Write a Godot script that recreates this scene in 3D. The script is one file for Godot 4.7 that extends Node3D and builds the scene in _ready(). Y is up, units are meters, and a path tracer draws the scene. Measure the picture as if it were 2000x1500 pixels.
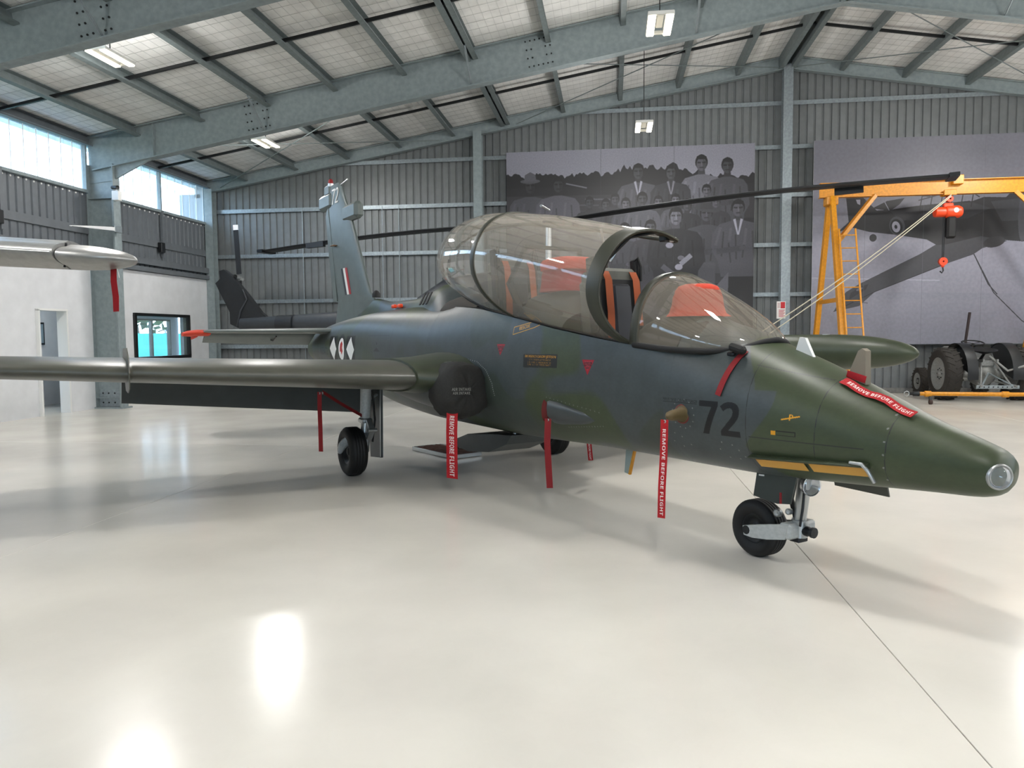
extends Node3D
# World: x runs along the end wall to the right, y up, -z towards the end wall; metres.
# The jet is built in its own axes: x forward from the nose wheel, y up, z to its right-hand side.

const WALL_L := -10.85
const WALL_R := 19.25
const WALL_B := -19.7
const WALL_F := 15.0
const RIDGE_X := 4.2
const EAVE := 5.68
const SLOPE := 0.166

var M := {}
var used := {}
var rng := RandomNumberGenerator.new()


class B:
	# collects triangles; commit() makes one named MeshInstance3D
	var v := PackedVector3Array()
	var n := PackedVector3Array()
	var uv := PackedVector2Array()
	var idx := PackedInt32Array()

	func tri(a: Vector3, b: Vector3, c: Vector3, nn := Vector3.ZERO) -> void:
		var nor := nn if nn != Vector3.ZERO else (b - a).cross(c - a).normalized()
		var k := v.size()
		v.append_array([a, b, c])
		n.append_array([nor, nor, nor])
		uv.append_array([Vector2.ZERO, Vector2.ZERO, Vector2.ZERO])
		idx.append_array([k, k + 2, k + 1])

	func quad(a: Vector3, b: Vector3, c: Vector3, d: Vector3, flip := false) -> B:
		var nor := (c - a).cross(d - b).normalized()
		if flip:
			nor = -nor
		var k := v.size()
		v.append_array([a, b, c, d])
		n.append_array([nor, nor, nor, nor])
		uv.append_array([Vector2(0, 1), Vector2(1, 1), Vector2(1, 0), Vector2(0, 0)])
		if flip:
			idx.append_array([k, k + 1, k + 2, k, k + 2, k + 3])
		else:
			idx.append_array([k, k + 2, k + 1, k, k + 3, k + 2])
		return self

	func box(c: Vector3, s: Vector3, bs := Basis()) -> B:
		var h := s * 0.5
		var p: Array[Vector3] = []
		for i in 8:
			p.append(c + bs * Vector3(h.x if i & 1 else -h.x, h.y if i & 2 else -h.y, h.z if i & 4 else -h.z))
		quad(p[4], p[5], p[7], p[6])
		quad(p[1], p[0], p[2], p[3])
		quad(p[5], p[1], p[3], p[7])
		quad(p[0], p[4], p[6], p[2])
		quad(p[6], p[7], p[3], p[2])
		quad(p[0], p[1], p[5], p[4])
		return self

	func cbox(c: Vector3, s: Vector3, e: float, bs := Basis()) -> B:
		# box with chamfered edges
		var h := s * 0.5
		var g := func(x: float, y: float, z: float, k: int) -> Vector3:
			var q := Vector3(x * (h.x - (e if k != 0 else 0.0)), y * (h.y - (e if k != 1 else 0.0)), z * (h.z - (e if k != 2 else 0.0)))
			return c + bs * q
		for sg in [-1.0, 1.0]:
			quad(g.call(sg, -1.0, -1.0, 0), g.call(sg, 1.0, -1.0, 0), g.call(sg, 1.0, 1.0, 0), g.call(sg, -1.0, 1.0, 0), sg < 0)
			quad(g.call(-1.0, sg, -1.0, 1), g.call(-1.0, sg, 1.0, 1), g.call(1.0, sg, 1.0, 1), g.call(1.0, sg, -1.0, 1), sg < 0)
			quad(g.call(-1.0, -1.0, sg, 2), g.call(1.0, -1.0, sg, 2), g.call(1.0, 1.0, sg, 2), g.call(-1.0, 1.0, sg, 2), sg < 0)
		for a in [-1.0, 1.0]:
			for b in [-1.0, 1.0]:
				var f: bool = a * b < 0
				quad(g.call(a, b, -1.0, 0), g.call(a, b, -1.0, 1), g.call(a, b, 1.0, 1), g.call(a, b, 1.0, 0), f)
				quad(g.call(-1.0, a, b, 1), g.call(-1.0, a, b, 2), g.call(1.0, a, b, 2), g.call(1.0, a, b, 1), f)
				quad(g.call(b, -1.0, a, 2), g.call(b, -1.0, a, 0), g.call(b, 1.0, a, 0), g.call(b, 1.0, a, 2), f)
				for d in [-1.0, 1.0]:
					if a * b * d > 0:
						tri(g.call(a, b, d, 0), g.call(a, b, d, 1), g.call(a, b, d, 2))
					else:
						tri(g.call(a, b, d, 0), g.call(a, b, d, 2), g.call(a, b, d, 1))
		return self

	func bar(a: Vector3, b: Vector3, w: float, h: float, up := Vector3.UP) -> B:
		var d := (b - a).normalized()
		if absf(d.dot(up)) > 0.99:
			up = Vector3.RIGHT
		var x := d.cross(up).normalized()
		var y := x.cross(d)
		return box((a + b) * 0.5, Vector3(w, h, a.distance_to(b)), Basis(x, y, -d))

	func loft(rings: Array, closed := true, cap0 := false, cap1 := false) -> B:
		# rings of equal length, smooth normals; outward is right-handed for ring order x ring advance
		var k := v.size()
		var nr := rings.size()
		var m: int = rings[0].size()
		var acc := PackedVector3Array()
		acc.resize(nr * m)
		var tris := PackedInt32Array()
		for r in nr:
			for i in m:
				v.append(rings[r][i])
				uv.append(Vector2(float(i) / maxi(1, m - 1), float(r) / maxi(1, nr - 1)))
		for r in nr - 1:
			for i in (m if closed else m - 1):
				var a := r * m + i
				var b := r * m + (i + 1) % m
				var c := a + m
				var d := b + m
				for t in [[a, b, d], [a, d, c]]:
					var fn := (v[k + t[1]] - v[k + t[0]]).cross(v[k + t[2]] - v[k + t[0]])
					if fn.length_squared() < 1e-18:
						continue
					for q in t:
						acc[q] += fn
					tris.append_array([k + t[0], k + t[2], k + t[1]])
		for q in acc:
			n.append(q.normalized() if q.length_squared() > 1e-20 else Vector3.UP)
		idx.append_array(tris)
		if cap0:
			fan(rings[0], true)
		if cap1:
			fan(rings[nr - 1], false)
		return self

	func fan(ring: Array, flip: bool) -> void:
		var c := Vector3.ZERO
		for q in ring:
			c += q
		c /= ring.size()
		for i in ring.size():
			var a: Vector3 = ring[i]
			var b: Vector3 = ring[(i + 1) % ring.size()]
			if a.distance_squared_to(b) < 1e-14:
				continue
			if flip:
				tri(c, b, a)
			else:
				tri(c, a, b)

	static func circle(c: Vector3, x: Vector3, y: Vector3, seg := 16) -> Array:
		var out := []
		for i in seg:
			var t := TAU * i / seg
			out.append(c + x * cos(t) + y * sin(t))
		return out

	func tube(pts: Array, r, seg := 10, caps := true) -> B:
		# r: one radius, or one for each point
		var rings := []
		var side := Vector3.ZERO
		for i in pts.size():
			var d: Vector3 = (pts[mini(i + 1, pts.size() - 1)] - pts[maxi(i - 1, 0)]).normalized()
			if side == Vector3.ZERO:
				side = d.cross(Vector3.UP if absf(d.y) < 0.9 else Vector3.RIGHT).normalized()
			side = (side - d * side.dot(d)).normalized()
			var rad: float = r[i] if r is Array else r
			rings.append(circle(pts[i], side * rad, d.cross(side) * rad, seg))
		return loft(rings, true, caps, caps)

	func lathe(o: Vector3, axis: Vector3, prof: Array, seg := 24) -> B:
		# prof: [along, radius] pairs; a repeated pair makes a crease
		var d := axis.normalized()
		var x := d.cross(Vector3.UP if absf(d.y) < 0.9 else Vector3.RIGHT).normalized()
		var y := d.cross(x)
		var rings := []
		for q in prof:
			if rings.size() and q[0] == prof[rings.size() - 1][0] and q[1] == prof[rings.size() - 1][1]:
				pass
			rings.append(circle(o + d * q[0], x * maxf(q[1], 1e-4), y * maxf(q[1], 1e-4), seg))
		var from := 0
		for i in range(1, prof.size()):
			if i == prof.size() - 1 or (prof[i][0] == prof[i + 1][0] and prof[i][1] == prof[i + 1][1]):
				loft(rings.slice(from, i + 1))
				from = i + 1
		return self

	func extrude(poly: PackedVector2Array, t: Transform3D, depth: float) -> B:
		# polygon in t's xy plane, pushed along its z by depth (centred)
		if Geometry2D.is_polygon_clockwise(poly):
			poly = poly.duplicate()
			poly.reverse()
		var f := t * Vector3(0, 0, 0)
		var dz := t.basis.z * depth * 0.5
		var tr := Geometry2D.triangulate_polygon(poly)
		var P := []
		for q in poly:
			P.append(t * Vector3(q.x, q.y, 0))
		for i in range(0, tr.size(), 3):
			var a: Vector3 = P[tr[i]]
			var b: Vector3 = P[tr[i + 1]]
			var c: Vector3 = P[tr[i + 2]]
			if (b - a).cross(c - a).dot(t.basis.z) < 0:
				var w := b
				b = c
				c = w
			tri(a + dz, b + dz, c + dz)
			tri(a - dz, c - dz, b - dz)
		for i in P.size():
			var a: Vector3 = P[i]
			var b: Vector3 = P[(i + 1) % P.size()]
			quad(a - dz, b - dz, b + dz, a + dz)
		return self

	func strip(pts: Array, widths, side: Vector3, thick := 0.003) -> B:
		# a ribbon along pts, its width towards side
		var rings := []
		for i in pts.size():
			var d: Vector3 = (pts[mini(i + 1, pts.size() - 1)] - pts[maxi(i - 1, 0)]).normalized()
			var w: float = (widths[i] if widths is Array else widths) * 0.5
			var s := (side - d * side.dot(d)).normalized()
			var t := d.cross(s) * thick * 0.5
			rings.append([pts[i] - s * w - t, pts[i] + s * w - t, pts[i] + s * w + t, pts[i] - s * w + t])
		var k := v.size()
		loft(rings, true, true, true)
		var L := maxi(1, rings.size() - 1)
		for r in rings.size():
			for i in 4:
				uv[k + r * 4 + i] = Vector2(1.0 if i in [1, 2] else 0.0, float(r) / L)
		return self

	func map_uv(f: Callable) -> B:
		for i in v.size():
			uv[i] = f.call(v[i])
		return self

	func mesh() -> ArrayMesh:
		var a := []
		a.resize(Mesh.ARRAY_MAX)
		a[Mesh.ARRAY_VERTEX] = v
		a[Mesh.ARRAY_NORMAL] = n
		a[Mesh.ARRAY_TEX_UV] = uv
		a[Mesh.ARRAY_INDEX] = idx
		var m := ArrayMesh.new()
		m.add_surface_from_arrays(Mesh.PRIMITIVE_TRIANGLES, a)
		return m


class Pic:
	# a small painter on an Image; coordinates in pixels
	var im: Image
	var w: int
	var h: int

	func _init(ww: int, hh: int, c: Color) -> void:
		w = ww
		h = hh
		im = Image.create(w, h, false, Image.FORMAT_RGB8)
		im.fill(c)

	func poly(pts: Array, c: Color) -> void:
		var y0 := 1e9
		var y1 := -1e9
		for q in pts:
			y0 = minf(y0, q.y)
			y1 = maxf(y1, q.y)
		for y in range(maxi(0, int(y0)), mini(h - 1, int(y1)) + 1):
			var xs: Array[float] = []
			var yy := y + 0.5
			for i in pts.size():
				var a: Vector2 = pts[i]
				var b: Vector2 = pts[(i + 1) % pts.size()]
				if (a.y <= yy) != (b.y <= yy):
					xs.append(a.x + (yy - a.y) / (b.y - a.y) * (b.x - a.x))
			xs.sort()
			for i in range(0, xs.size() - 1, 2):
				var xa := maxi(0, int(round(xs[i])))
				var xb := mini(w, int(round(xs[i + 1])))
				if xb > xa:
					im.fill_rect(Rect2i(xa, y, xb - xa, 1), c)

	func oval(c: Vector2, rx: float, ry: float, col: Color, turn := 0.0) -> void:
		var pts := []
		for i in 28:
			pts.append(c + Vector2(cos(TAU * i / 28.0) * rx, sin(TAU * i / 28.0) * ry).rotated(turn))
		poly(pts, col)

	func line(pts: Array, wd: float, col: Color) -> void:
		for i in pts.size() - 1:
			var d: Vector2 = (pts[i + 1] - pts[i]).normalized() * wd * 0.5
			var s := Vector2(-d.y, d.x)
			poly([pts[i] - s - d * 0.5, pts[i + 1] - s + d * 0.5, pts[i + 1] + s + d * 0.5, pts[i] + s - d * 0.5], col)

	func text(s: String, at: Vector2, height: float, col: Color, bold := true, turn := 0.0, stretch := 1.0, face := "Droid Sans") -> void:
		# centred at the point; height of a capital letter in pixels
		var t := TextMesh.new()
		var f := SystemFont.new()
		f.font_names = PackedStringArray([face])
		f.font_weight = 700 if bold else 400
		t.font = f
		t.text = s
		t.font_size = 64
		t.pixel_size = 1.0
		t.depth = 0.0
		var a := t.get_mesh_arrays()
		var vs: PackedVector3Array = a[Mesh.ARRAY_VERTEX]
		var ix: PackedInt32Array = a[Mesh.ARRAY_INDEX] if a[Mesh.ARRAY_INDEX] != null else PackedInt32Array(range(vs.size()))
		var lo := Vector2(1e9, 1e9)
		var hi := Vector2(-1e9, -1e9)
		for q in vs:
			lo = lo.min(Vector2(q.x, q.y))
			hi = hi.max(Vector2(q.x, q.y))
		var k := height / 46.0
		var mid := (lo + hi) * 0.5
		for i in range(0, ix.size(), 3):
			var p := []
			for j in 3:
				var q := vs[ix[i + j]]
				p.append(at + Vector2((q.x - mid.x) * k * stretch, -(q.y - mid.y) * k).rotated(turn))
			poly(p, col)

	func speckle(nz: FastNoiseLite, amount: float, sx := 1.0, sy := 1.0) -> void:
		for y in h:
			for x in w:
				var c := im.get_pixel(x, y)
				var g := 1.0 + amount * nz.get_noise_2d(x * sx, y * sy)
				im.set_pixel(x, y, Color(c.r * g, c.g * g, c.b * g))

	func tex() -> ImageTexture:
		return ImageTexture.create_from_image(im)


func numbered(called: String) -> String:
	if not used.has(called):
		used[called] = 0
		return called
	used[called] += 1
	return "%s_%03d" % [called, used[called]]


func put(b: B, called: String, m: Material, parent: Node3D = null) -> MeshInstance3D:
	var o := MeshInstance3D.new()
	o.mesh = b.mesh()
	o.material_override = m
	if parent == null:
		o.name = numbered(called)
		add_child(o)
	else:
		o.name = called
		parent.add_child(o, true)
	return o


func copy_mesh(src: MeshInstance3D, called: String, at: Transform3D, parent: Node3D, m: Material = null) -> MeshInstance3D:
	var o := MeshInstance3D.new()
	o.mesh = src.mesh
	o.material_override = m if m else src.material_override
	o.name = called
	parent.add_child(o, true)
	o.transform = at
	return o


func thing(called: String, label: String, category: String, at := Vector3.ZERO, turn := 0.0, group := "") -> Node3D:
	var o := Node3D.new()
	o.name = numbered(called)
	add_child(o)
	o.position = at
	o.rotation.y = turn
	return tag(o, label, category, group)


func tag(o: Node3D, label: String, category: String, group := "") -> Node3D:
	o.set_meta("label", label)
	o.set_meta("category", category)
	if group:
		o.set_meta("group", group)
	return o


func part(called: String, parent: Node3D, at := Vector3.ZERO) -> Node3D:
	var o := Node3D.new()
	o.name = called
	parent.add_child(o, true)
	o.position = at
	return o


func structure(o: Node3D) -> Node3D:
	o.set_meta("kind", "structure")
	return o


func root_part(called: String) -> Node3D:
	var o := Node3D.new()
	o.name = numbered(called)
	add_child(o)
	return structure(o)


func mat(key: String, c: Color, rough := 0.6, metal := 0.0) -> StandardMaterial3D:
	var m := StandardMaterial3D.new()
	m.resource_name = key
	m.albedo_color = c
	m.roughness = rough
	m.metallic = metal
	M[key] = m
	return m


func noise(freq: float, octaves := 3, sd := 1) -> FastNoiseLite:
	var f := FastNoiseLite.new()
	f.seed = sd
	f.frequency = freq
	f.fractal_octaves = octaves
	return f


func noise_tex(freq: float, lo: Color, hi: Color, size := 512, octaves := 4, sd := 1) -> NoiseTexture2D:
	var t := NoiseTexture2D.new()
	t.width = size
	t.height = size
	t.seamless = true
	t.noise = noise(freq, octaves, sd)
	var g := Gradient.new()
	g.set_color(0, lo)
	g.set_color(1, hi)
	t.color_ramp = g
	return t


func grain(m: StandardMaterial3D, freq: float, lo: float, hi: float, scale := 1.0, sd := 1) -> StandardMaterial3D:
	# an even mottling of the material's own colour
	m.albedo_texture = noise_tex(freq, Color(lo, lo, lo), Color(hi, hi, hi), 512, 4, sd)
	m.uv1_triplanar = true
	m.uv1_world_triplanar = true
	m.uv1_scale = Vector3.ONE * scale
	return m


func ceil_y(x: float) -> float:
	return EAVE + SLOPE * (x - WALL_L) if x < RIDGE_X else EAVE + SLOPE * (RIDGE_X - WALL_L) - SLOPE * (x - RIDGE_X)


func look(a: Array, x: float) -> float:
	# smooth curve through [x, y] pairs with rising x
	var n := a.size()
	if x <= a[0][0]:
		return a[0][1]
	if x >= a[n - 1][0]:
		return a[n - 1][1]
	var i := 0
	while a[i + 1][0] < x:
		i += 1
	var h: float = a[i + 1][0] - a[i][0]
	var d: float = (a[i + 1][1] - a[i][1]) / h
	var d0: float = (a[i][1] - a[i - 1][1]) / (a[i][0] - a[i - 1][0]) if i > 0 else d
	var d1: float = (a[i + 2][1] - a[i + 1][1]) / (a[i + 2][0] - a[i + 1][0]) if i < n - 2 else d
	var m0 := 0.0 if d0 * d <= 0 else 2 * d0 * d / (d0 + d)
	var m1 := 0.0 if d1 * d <= 0 else 2 * d1 * d / (d1 + d)
	if i == 0:
		m0 = d
	if i == n - 2:
		m1 = d
	var t = (x - a[i][0]) / h
	return a[i][1] * (1 + 2 * t) * (1 - t) * (1 - t) + a[i + 1][1] * t * t * (3 - 2 * t) + h * (m0 * t * (1 - t) * (1 - t) - m1 * t * t * (1 - t))


func _ready() -> void:
	rng.seed = 7
	# ---- camera
	var cam := Camera3D.new()
	cam.name = "camera"
	add_child(cam)
	cam.position = Vector3(0, 1.5, 0)
	cam.rotation_degrees = Vector3(-3.731, 7.521, -0.434)
	cam.fov = 53.74
	cam.near = 0.05
	cam.far = 400.0
	cam.current = true
	# ---- sky: bright overcast
	var env := Environment.new()
	env.background_mode = Environment.BG_SKY
	var sky := Sky.new()
	var sm := ProceduralSkyMaterial.new()
	sm.sky_top_color = Color(0.66, 0.83, 1.0)
	sm.sky_horizon_color = Color(0.84, 0.93, 1.0)
	sm.ground_bottom_color = Color(0.30, 0.33, 0.26)
	sm.ground_horizon_color = Color(0.55, 0.60, 0.55)
	sm.sky_energy_multiplier = 1.0
	sky.sky_material = sm
	env.sky = sky
	env.background_energy_multiplier = SKY_ENERGY
	env.tonemap_mode = Environment.TONE_MAPPER_LINEAR
	env.tonemap_exposure = EXPOSURE
	env.sdfgi_enabled = true
	env.ssao_enabled = true
	env.ssil_enabled = true
	var we := WorldEnvironment.new()
	we.name = "environment"
	we.environment = env
	add_child(we)
	materials()
	lamps()
	hangar_floor()
	hangar_roof()
	hangar_back()
	hangar_left()
	hangar_far_sides()
	office()
	outside()
	jet()
	jet_loose()
	posters()
	helicopter()
	gantry()
	tractor()
	tow_bar()
	silver_wing()
	small_things()


const SKY_ENERGY := 13.0
const EXPOSURE := 1.08
const LAMP_ENERGY := 9.0
const LAMP_GLOW := 5.0
const SIDE := 0.48


func materials() -> void:
	grain(mat("steel", Color(0.545, 0.59, 0.60), 0.55, 0.0), 0.02, 0.88, 1.0, 0.7, 3)
	grain(mat("purlin", Color(0.46, 0.50, 0.505), 0.5, 0.1), 0.02, 0.85, 1.0, 0.7, 4)
	grain(mat("galvanised", Color(0.62, 0.66, 0.68), 0.42, 0.55), 0.03, 0.85, 1.0, 0.8, 5)
	grain(mat("cladding", Color(0.455, 0.47, 0.475), 0.45, 0.1), 0.015, 0.92, 1.0, 0.5, 6)
	grain(mat("dark_cladding", Color(0.42, 0.44, 0.46), 0.5, 0.1), 0.015, 0.92, 1.0, 0.5, 7)
	grain(mat("insulation", Color(0.93, 0.93, 0.92), 0.7), 0.012, 0.9, 1.0, 0.35, 8)
	mat("mesh_wire", Color(0.62, 0.62, 0.62), 0.5, 0.5)
	grain(mat("white_panel", Color(0.86, 0.865, 0.875), 0.6), 0.012, 0.95, 1.0, 0.4, 9)
	grain(mat("concrete", Color(0.5, 0.5, 0.49), 0.85), 0.03, 0.8, 1.0, 0.6, 10)
	mat("white_paint", Color(0.88, 0.88, 0.87), 0.35)
	mat("dark_frame", Color(0.045, 0.05, 0.055), 0.4)
	mat("black_rubber", Color(0.035, 0.036, 0.04), 0.7)
	mat("dark_metal", Color(0.10, 0.11, 0.12), 0.45, 0.3)
	mat("chrome", Color(0.85, 0.86, 0.88), 0.12, 1.0)
	mat("bare_metal", Color(0.68, 0.69, 0.69), 0.35, 0.8)
	grain(mat("red_tape", Color(0.54, 0.05, 0.075), 0.75), 0.05, 0.85, 1.0, 3.0, 11)
	mat("lettering_white", Color(0.88, 0.86, 0.84), 0.8)
	mat("yellow_paint", Color(0.86, 0.57, 0.07), 0.4)
	grain(M.yellow_paint, 0.03, 0.82, 1.0, 1.0, 12)
	mat("orange_paint", Color(0.88, 0.26, 0.08), 0.4)
	var pane := mat("polycarbonate", Color(0.86, 0.94, 1.0, 0.45), 0.08)
	pane.transparency = BaseMaterial3D.TRANSPARENCY_ALPHA
	var g := mat("window_glass", Color(0.75, 0.85, 0.85, 0.12), 0.03)
	g.transparency = BaseMaterial3D.TRANSPARENCY_ALPHA
	var e := mat("lamp_tube", Color(1, 0.98, 0.92), 0.5)
	e.emission_enabled = true
	e.emission = Color(1.0, 0.96, 0.86)
	e.emission_energy_multiplier = LAMP_GLOW


func hangar_floor() -> void:
	var m := mat("floor_epoxy", Color(0.872, 0.855, 0.818), 0.21)
	m.metallic_specular = 0.38
	m.albedo_texture = noise_tex(0.006, Color(0.93, 0.93, 0.93), Color(1, 1, 1), 1024, 5, 21)
	m.uv1_triplanar = true
	m.uv1_world_triplanar = true
	m.uv1_scale = Vector3.ONE * 0.11
	m.roughness_texture = noise_tex(0.01, Color(0.75, 0.75, 0.75), Color(1, 1, 1), 512, 4, 22)
	m.roughness_texture_channel = BaseMaterial3D.TEXTURE_CHANNEL_RED
	var f := root_part("floor")
	# slabs with a saw cut between them; the cut that shows runs towards the end wall
	var xs := [WALL_L - 3.0, -4.15, 1.30, 6.75, 12.2, WALL_R + 0.3]
	var zs := [WALL_B - 1.5, -9.9, 0.1, WALL_F + 0.3]
	for i in xs.size() - 1:
		for j in zs.size() - 1:
			var b := B.new()
			var a := Vector3(xs[i] + 0.002, 0, zs[j] + 0.002)
			var c := Vector3(xs[i + 1] - 0.002, 0, zs[j + 1] - 0.002)
			b.cbox(Vector3((a.x + c.x) / 2, -0.1, (a.z + c.z) / 2), Vector3(c.x - a.x, 0.2, c.z - a.z), 0.002)
			put(b, "slab", m, f)
	var u := B.new()
	u.box(Vector3((WALL_L + WALL_R) / 2, -0.26, -2), Vector3(36, 0.1, 42))
	put(u, "subfloor", mat("joint_filler", Color(0.33, 0.31, 0.29), 0.8), f)


func c_beam(b: B, a: Vector3, c: Vector3, up: Vector3, dep: float, fl: float, t := 0.008) -> void:
	# channel section: web and two flanges, top edge along a-c
	var d := (c - a).normalized()
	var x := d.cross(up).normalized()
	b.bar(a - up * dep / 2, c - up * dep / 2, t, dep, up)
	for k in [t / 2, dep - t / 2]:
		b.bar(a - up * k + x * fl / 2, c - up * k + x * fl / 2, fl, t, up)
	b.bar(a - up * (dep - 0.015) + x * fl, c - up * (dep - 0.015) + x * fl, t, 0.03, up)


func i_beam(b: B, a: Vector3, c: Vector3, up: Vector3, dep: float, fl: float, tw := 0.014, tf := 0.02) -> void:
	b.bar(a - up * dep / 2, c - up * dep / 2, tw, dep, up)
	b.bar(a - up * tf / 2, c - up * tf / 2, fl, tf, up)
	b.bar(a - up * (dep - tf / 2), c - up * (dep - tf / 2), fl, tf, up)


func hangar_roof() -> void:
	var r := root_part("ceiling")
	var ridge_y := ceil_y(RIDGE_X)
	# roof sheets with blanket, two thick slopes
	for sd in [-1, 1]:
		var x1: float = WALL_L - 0.6 if sd < 0 else WALL_R + 0.6
		var b := B.new()
		var y1 := ceil_y(x1)
		var poly := PackedVector2Array([Vector2(RIDGE_X, ridge_y), Vector2(x1, y1), Vector2(x1, y1 + 0.15), Vector2(RIDGE_X, ridge_y + 0.15)])
		b.extrude(poly, Transform3D(Basis(), Vector3(0, 0, (WALL_B + WALL_F) / 2)), WALL_F - WALL_B + 1.0)
		put(b, "insulation_blanket", M.insulation, r)
	# wire mesh under the blanket
	var w := B.new()
	for sd in [-1, 1]:
		var x1: float = WALL_L if sd < 0 else WALL_R
		var z := WALL_B
		while z < 2.0:
			w.bar(Vector3(RIDGE_X, ridge_y - 0.012, z), Vector3(x1, ceil_y(x1) - 0.012, z), 0.003, 0.003)
			z += 0.3
		for k in range(1, 100):
			var x: float = RIDGE_X + sd * k * 0.15
			if x < WALL_L or x > 12:
				continue
			w.bar(Vector3(x, ceil_y(x) - 0.016, WALL_B), Vector3(x, ceil_y(x) - 0.016, 2), 0.0025, 0.0025)
	put(w, "wire_mesh", M.mesh_wire, r).set_meta("kind", "stuff")
	# purlins
	for sd in [-1, 1]:
		for k in 10:
			var x: float = RIDGE_X + sd * (1.24 + 1.415 * k)
			if absf(x - RIDGE_X) > 15.0:
				continue
			var b := B.new()
			var up := Vector3(sd * SLOPE, 1, 0).normalized()
			var y := ceil_y(x) - 0.02
			c_beam(b, Vector3(x, y, WALL_F), Vector3(x, y, WALL_B), up, 0.2, 0.09)
			if sd < 0 and k == 4:
				c_beam(b, Vector3(x - 0.14, y - 0.02, WALL_F), Vector3(x - 0.14, y - 0.02, WALL_B), up, 0.22, 0.09)
			put(b, "purlin", M.purlin, r)
	for q in [-0.2, 0.07]:
		var b := B.new()
		c_beam(b, Vector3(RIDGE_X + q, ridge_y - 0.03, WALL_F), Vector3(RIDGE_X + q, ridge_y - 0.03, WALL_B), Vector3.UP, 0.3, 0.1)
		put(b, "ridge_purlin", M.purlin, r)
	# eaves members
	for x in [WALL_L + 0.02, WALL_R - 0.02]:
		var b := B.new()
		c_beam(b, Vector3(x, EAVE - 0.0, WALL_F), Vector3(x, EAVE - 0.0, WALL_B), Vector3.UP, 0.2, 0.09)
		put(b, "eaves_purlin", M.dark_cladding, r)
	# bridging lines across the purlins, one a bay
	var zf := [WALL_B + 0.2, -14.85, -9.95, -5.05, -0.15, 4.75, 9.65, WALL_F - 0.2]
	for i in zf.size() - 1:
		for sd in [-1, 1]:
			var x1: float = WALL_L + 0.1 if sd < 0 else WALL_R - 0.1
			var zm: float = (zf[i] + zf[i + 1]) / 2
			var b := B.new()
			b.bar(Vector3(RIDGE_X, ridge_y - 0.15, zm), Vector3(x1, ceil_y(x1) - 0.15, zm), 0.05, 0.05)
			put(b, "bridging_bar", M.dark_metal, r)
	# portal frames
	for i in zf.size():
		var z: float = zf[i]
		var last: bool = i == 0 or i == zf.size() - 1
		var dep := 0.30 if last else 0.70
		for sd in [-1, 1]:
			var x1: float = WALL_L if sd < 0 else WALL_R
			var b := B.new()
			var dx: float = x1 - RIDGE_X
			var up := Vector3(sd * SLOPE, 1, 0).normalized()
			var a := Vector3(RIDGE_X, ridge_y - 0.02, z)
			var c := Vector3(x1, ceil_y(x1) - 0.02, z)
			i_beam(b, a, c, up, dep, 0.16 if last else 0.21)
			if not last:
				# haunch over the column and stiffener plates
				var q := PackedVector2Array([Vector2(x1, ceil_y(x1) - 0.1), Vector2(x1 - sd * 1.5, ceil_y(x1 - sd * 1.5) - 0.1), Vector2(x1 - sd * 1.5, ceil_y(x1 - sd * 1.5) - dep), Vector2(x1 - sd * 0.5, ceil_y(x1) - dep - 0.22), Vector2(x1, ceil_y(x1) - dep - 0.26)])
				b.extrude(q, Transform3D(Basis(), Vector3(0, 0, z)), 0.05)
				b.bar(Vector3(x1 - sd * 1.5, ceil_y(x1 - sd * 1.5) - 0.06, z), Vector3(x1 - sd * 1.5, ceil_y(x1 - sd * 1.5) - dep, z), 0.19, 0.016, Vector3.RIGHT)
			var beam := put(b, "rafter", M.steel, r)
			# bolt heads at the splice
			if i in [1, 2] and sd < 0 or i == 1:
				for g in [[0.36, 0.0], [0.74, 0.0]]:
					var bb := B.new()
					for row in 4:
						for col in 6:
							if row in [1, 2] and col in [2, 3]:
								continue
							var t: float = g[0] + col * 0.006
							var p := a.lerp(c, t) - up * (0.09 + row * 0.16) + Vector3(0, 0, 0.012)
							bb.lathe(p, Vector3(0, 0, 1), [[0.0, 0.016], [0.012, 0.016], [0.012, 0.016], [0.0121, 0.0]], 6)
					put(bb, "splice_bolts", M.dark_metal, beam).set_meta("kind", "stuff")
			# fly braces from a purlin down to the lower flange
			if not last and z < 0:
				for k in ([1, 4, 7] if sd < 0 else [1, 4]):
					var x: float = RIDGE_X + sd * (1.24 + 1.415 * k)
					var fb := B.new()
					fb.bar(Vector3(x, ceil_y(x) - 0.2, z + 0.75), Vector3(x, ceil_y(x) - dep + 0.01, z + 0.08), 0.045, 0.006)
					fb.bar(Vector3(x, ceil_y(x) - 0.2, z + 0.75), Vector3(x, ceil_y(x) - dep + 0.01, z + 0.08), 0.006, 0.04)
					put(fb, "fly_brace", M.galvanised, r)
	# rod bracing in the end bay
	for q in [[-10.4, WALL_B + 0.3, -4.4, -15.0], [-4.4, WALL_B + 0.3, -10.4, -15.0], [-2.4, WALL_B + 0.3, 4.0, -15.0], [4.0, WALL_B + 0.3, -2.4, -15.0], [10.4, WALL_B + 0.3, 4.4, -15.0], [4.4, WALL_B + 0.3, 10.4, -15.0]]:
		var b := B.new()
		b.tube([Vector3(q[0], ceil_y(q[0]) - 0.27, q[1]), Vector3(q[2], ceil_y(q[2]) - 0.27, q[3])], 0.011, 6)
		put(b, "bracing_rod", M.purlin, r)


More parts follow.
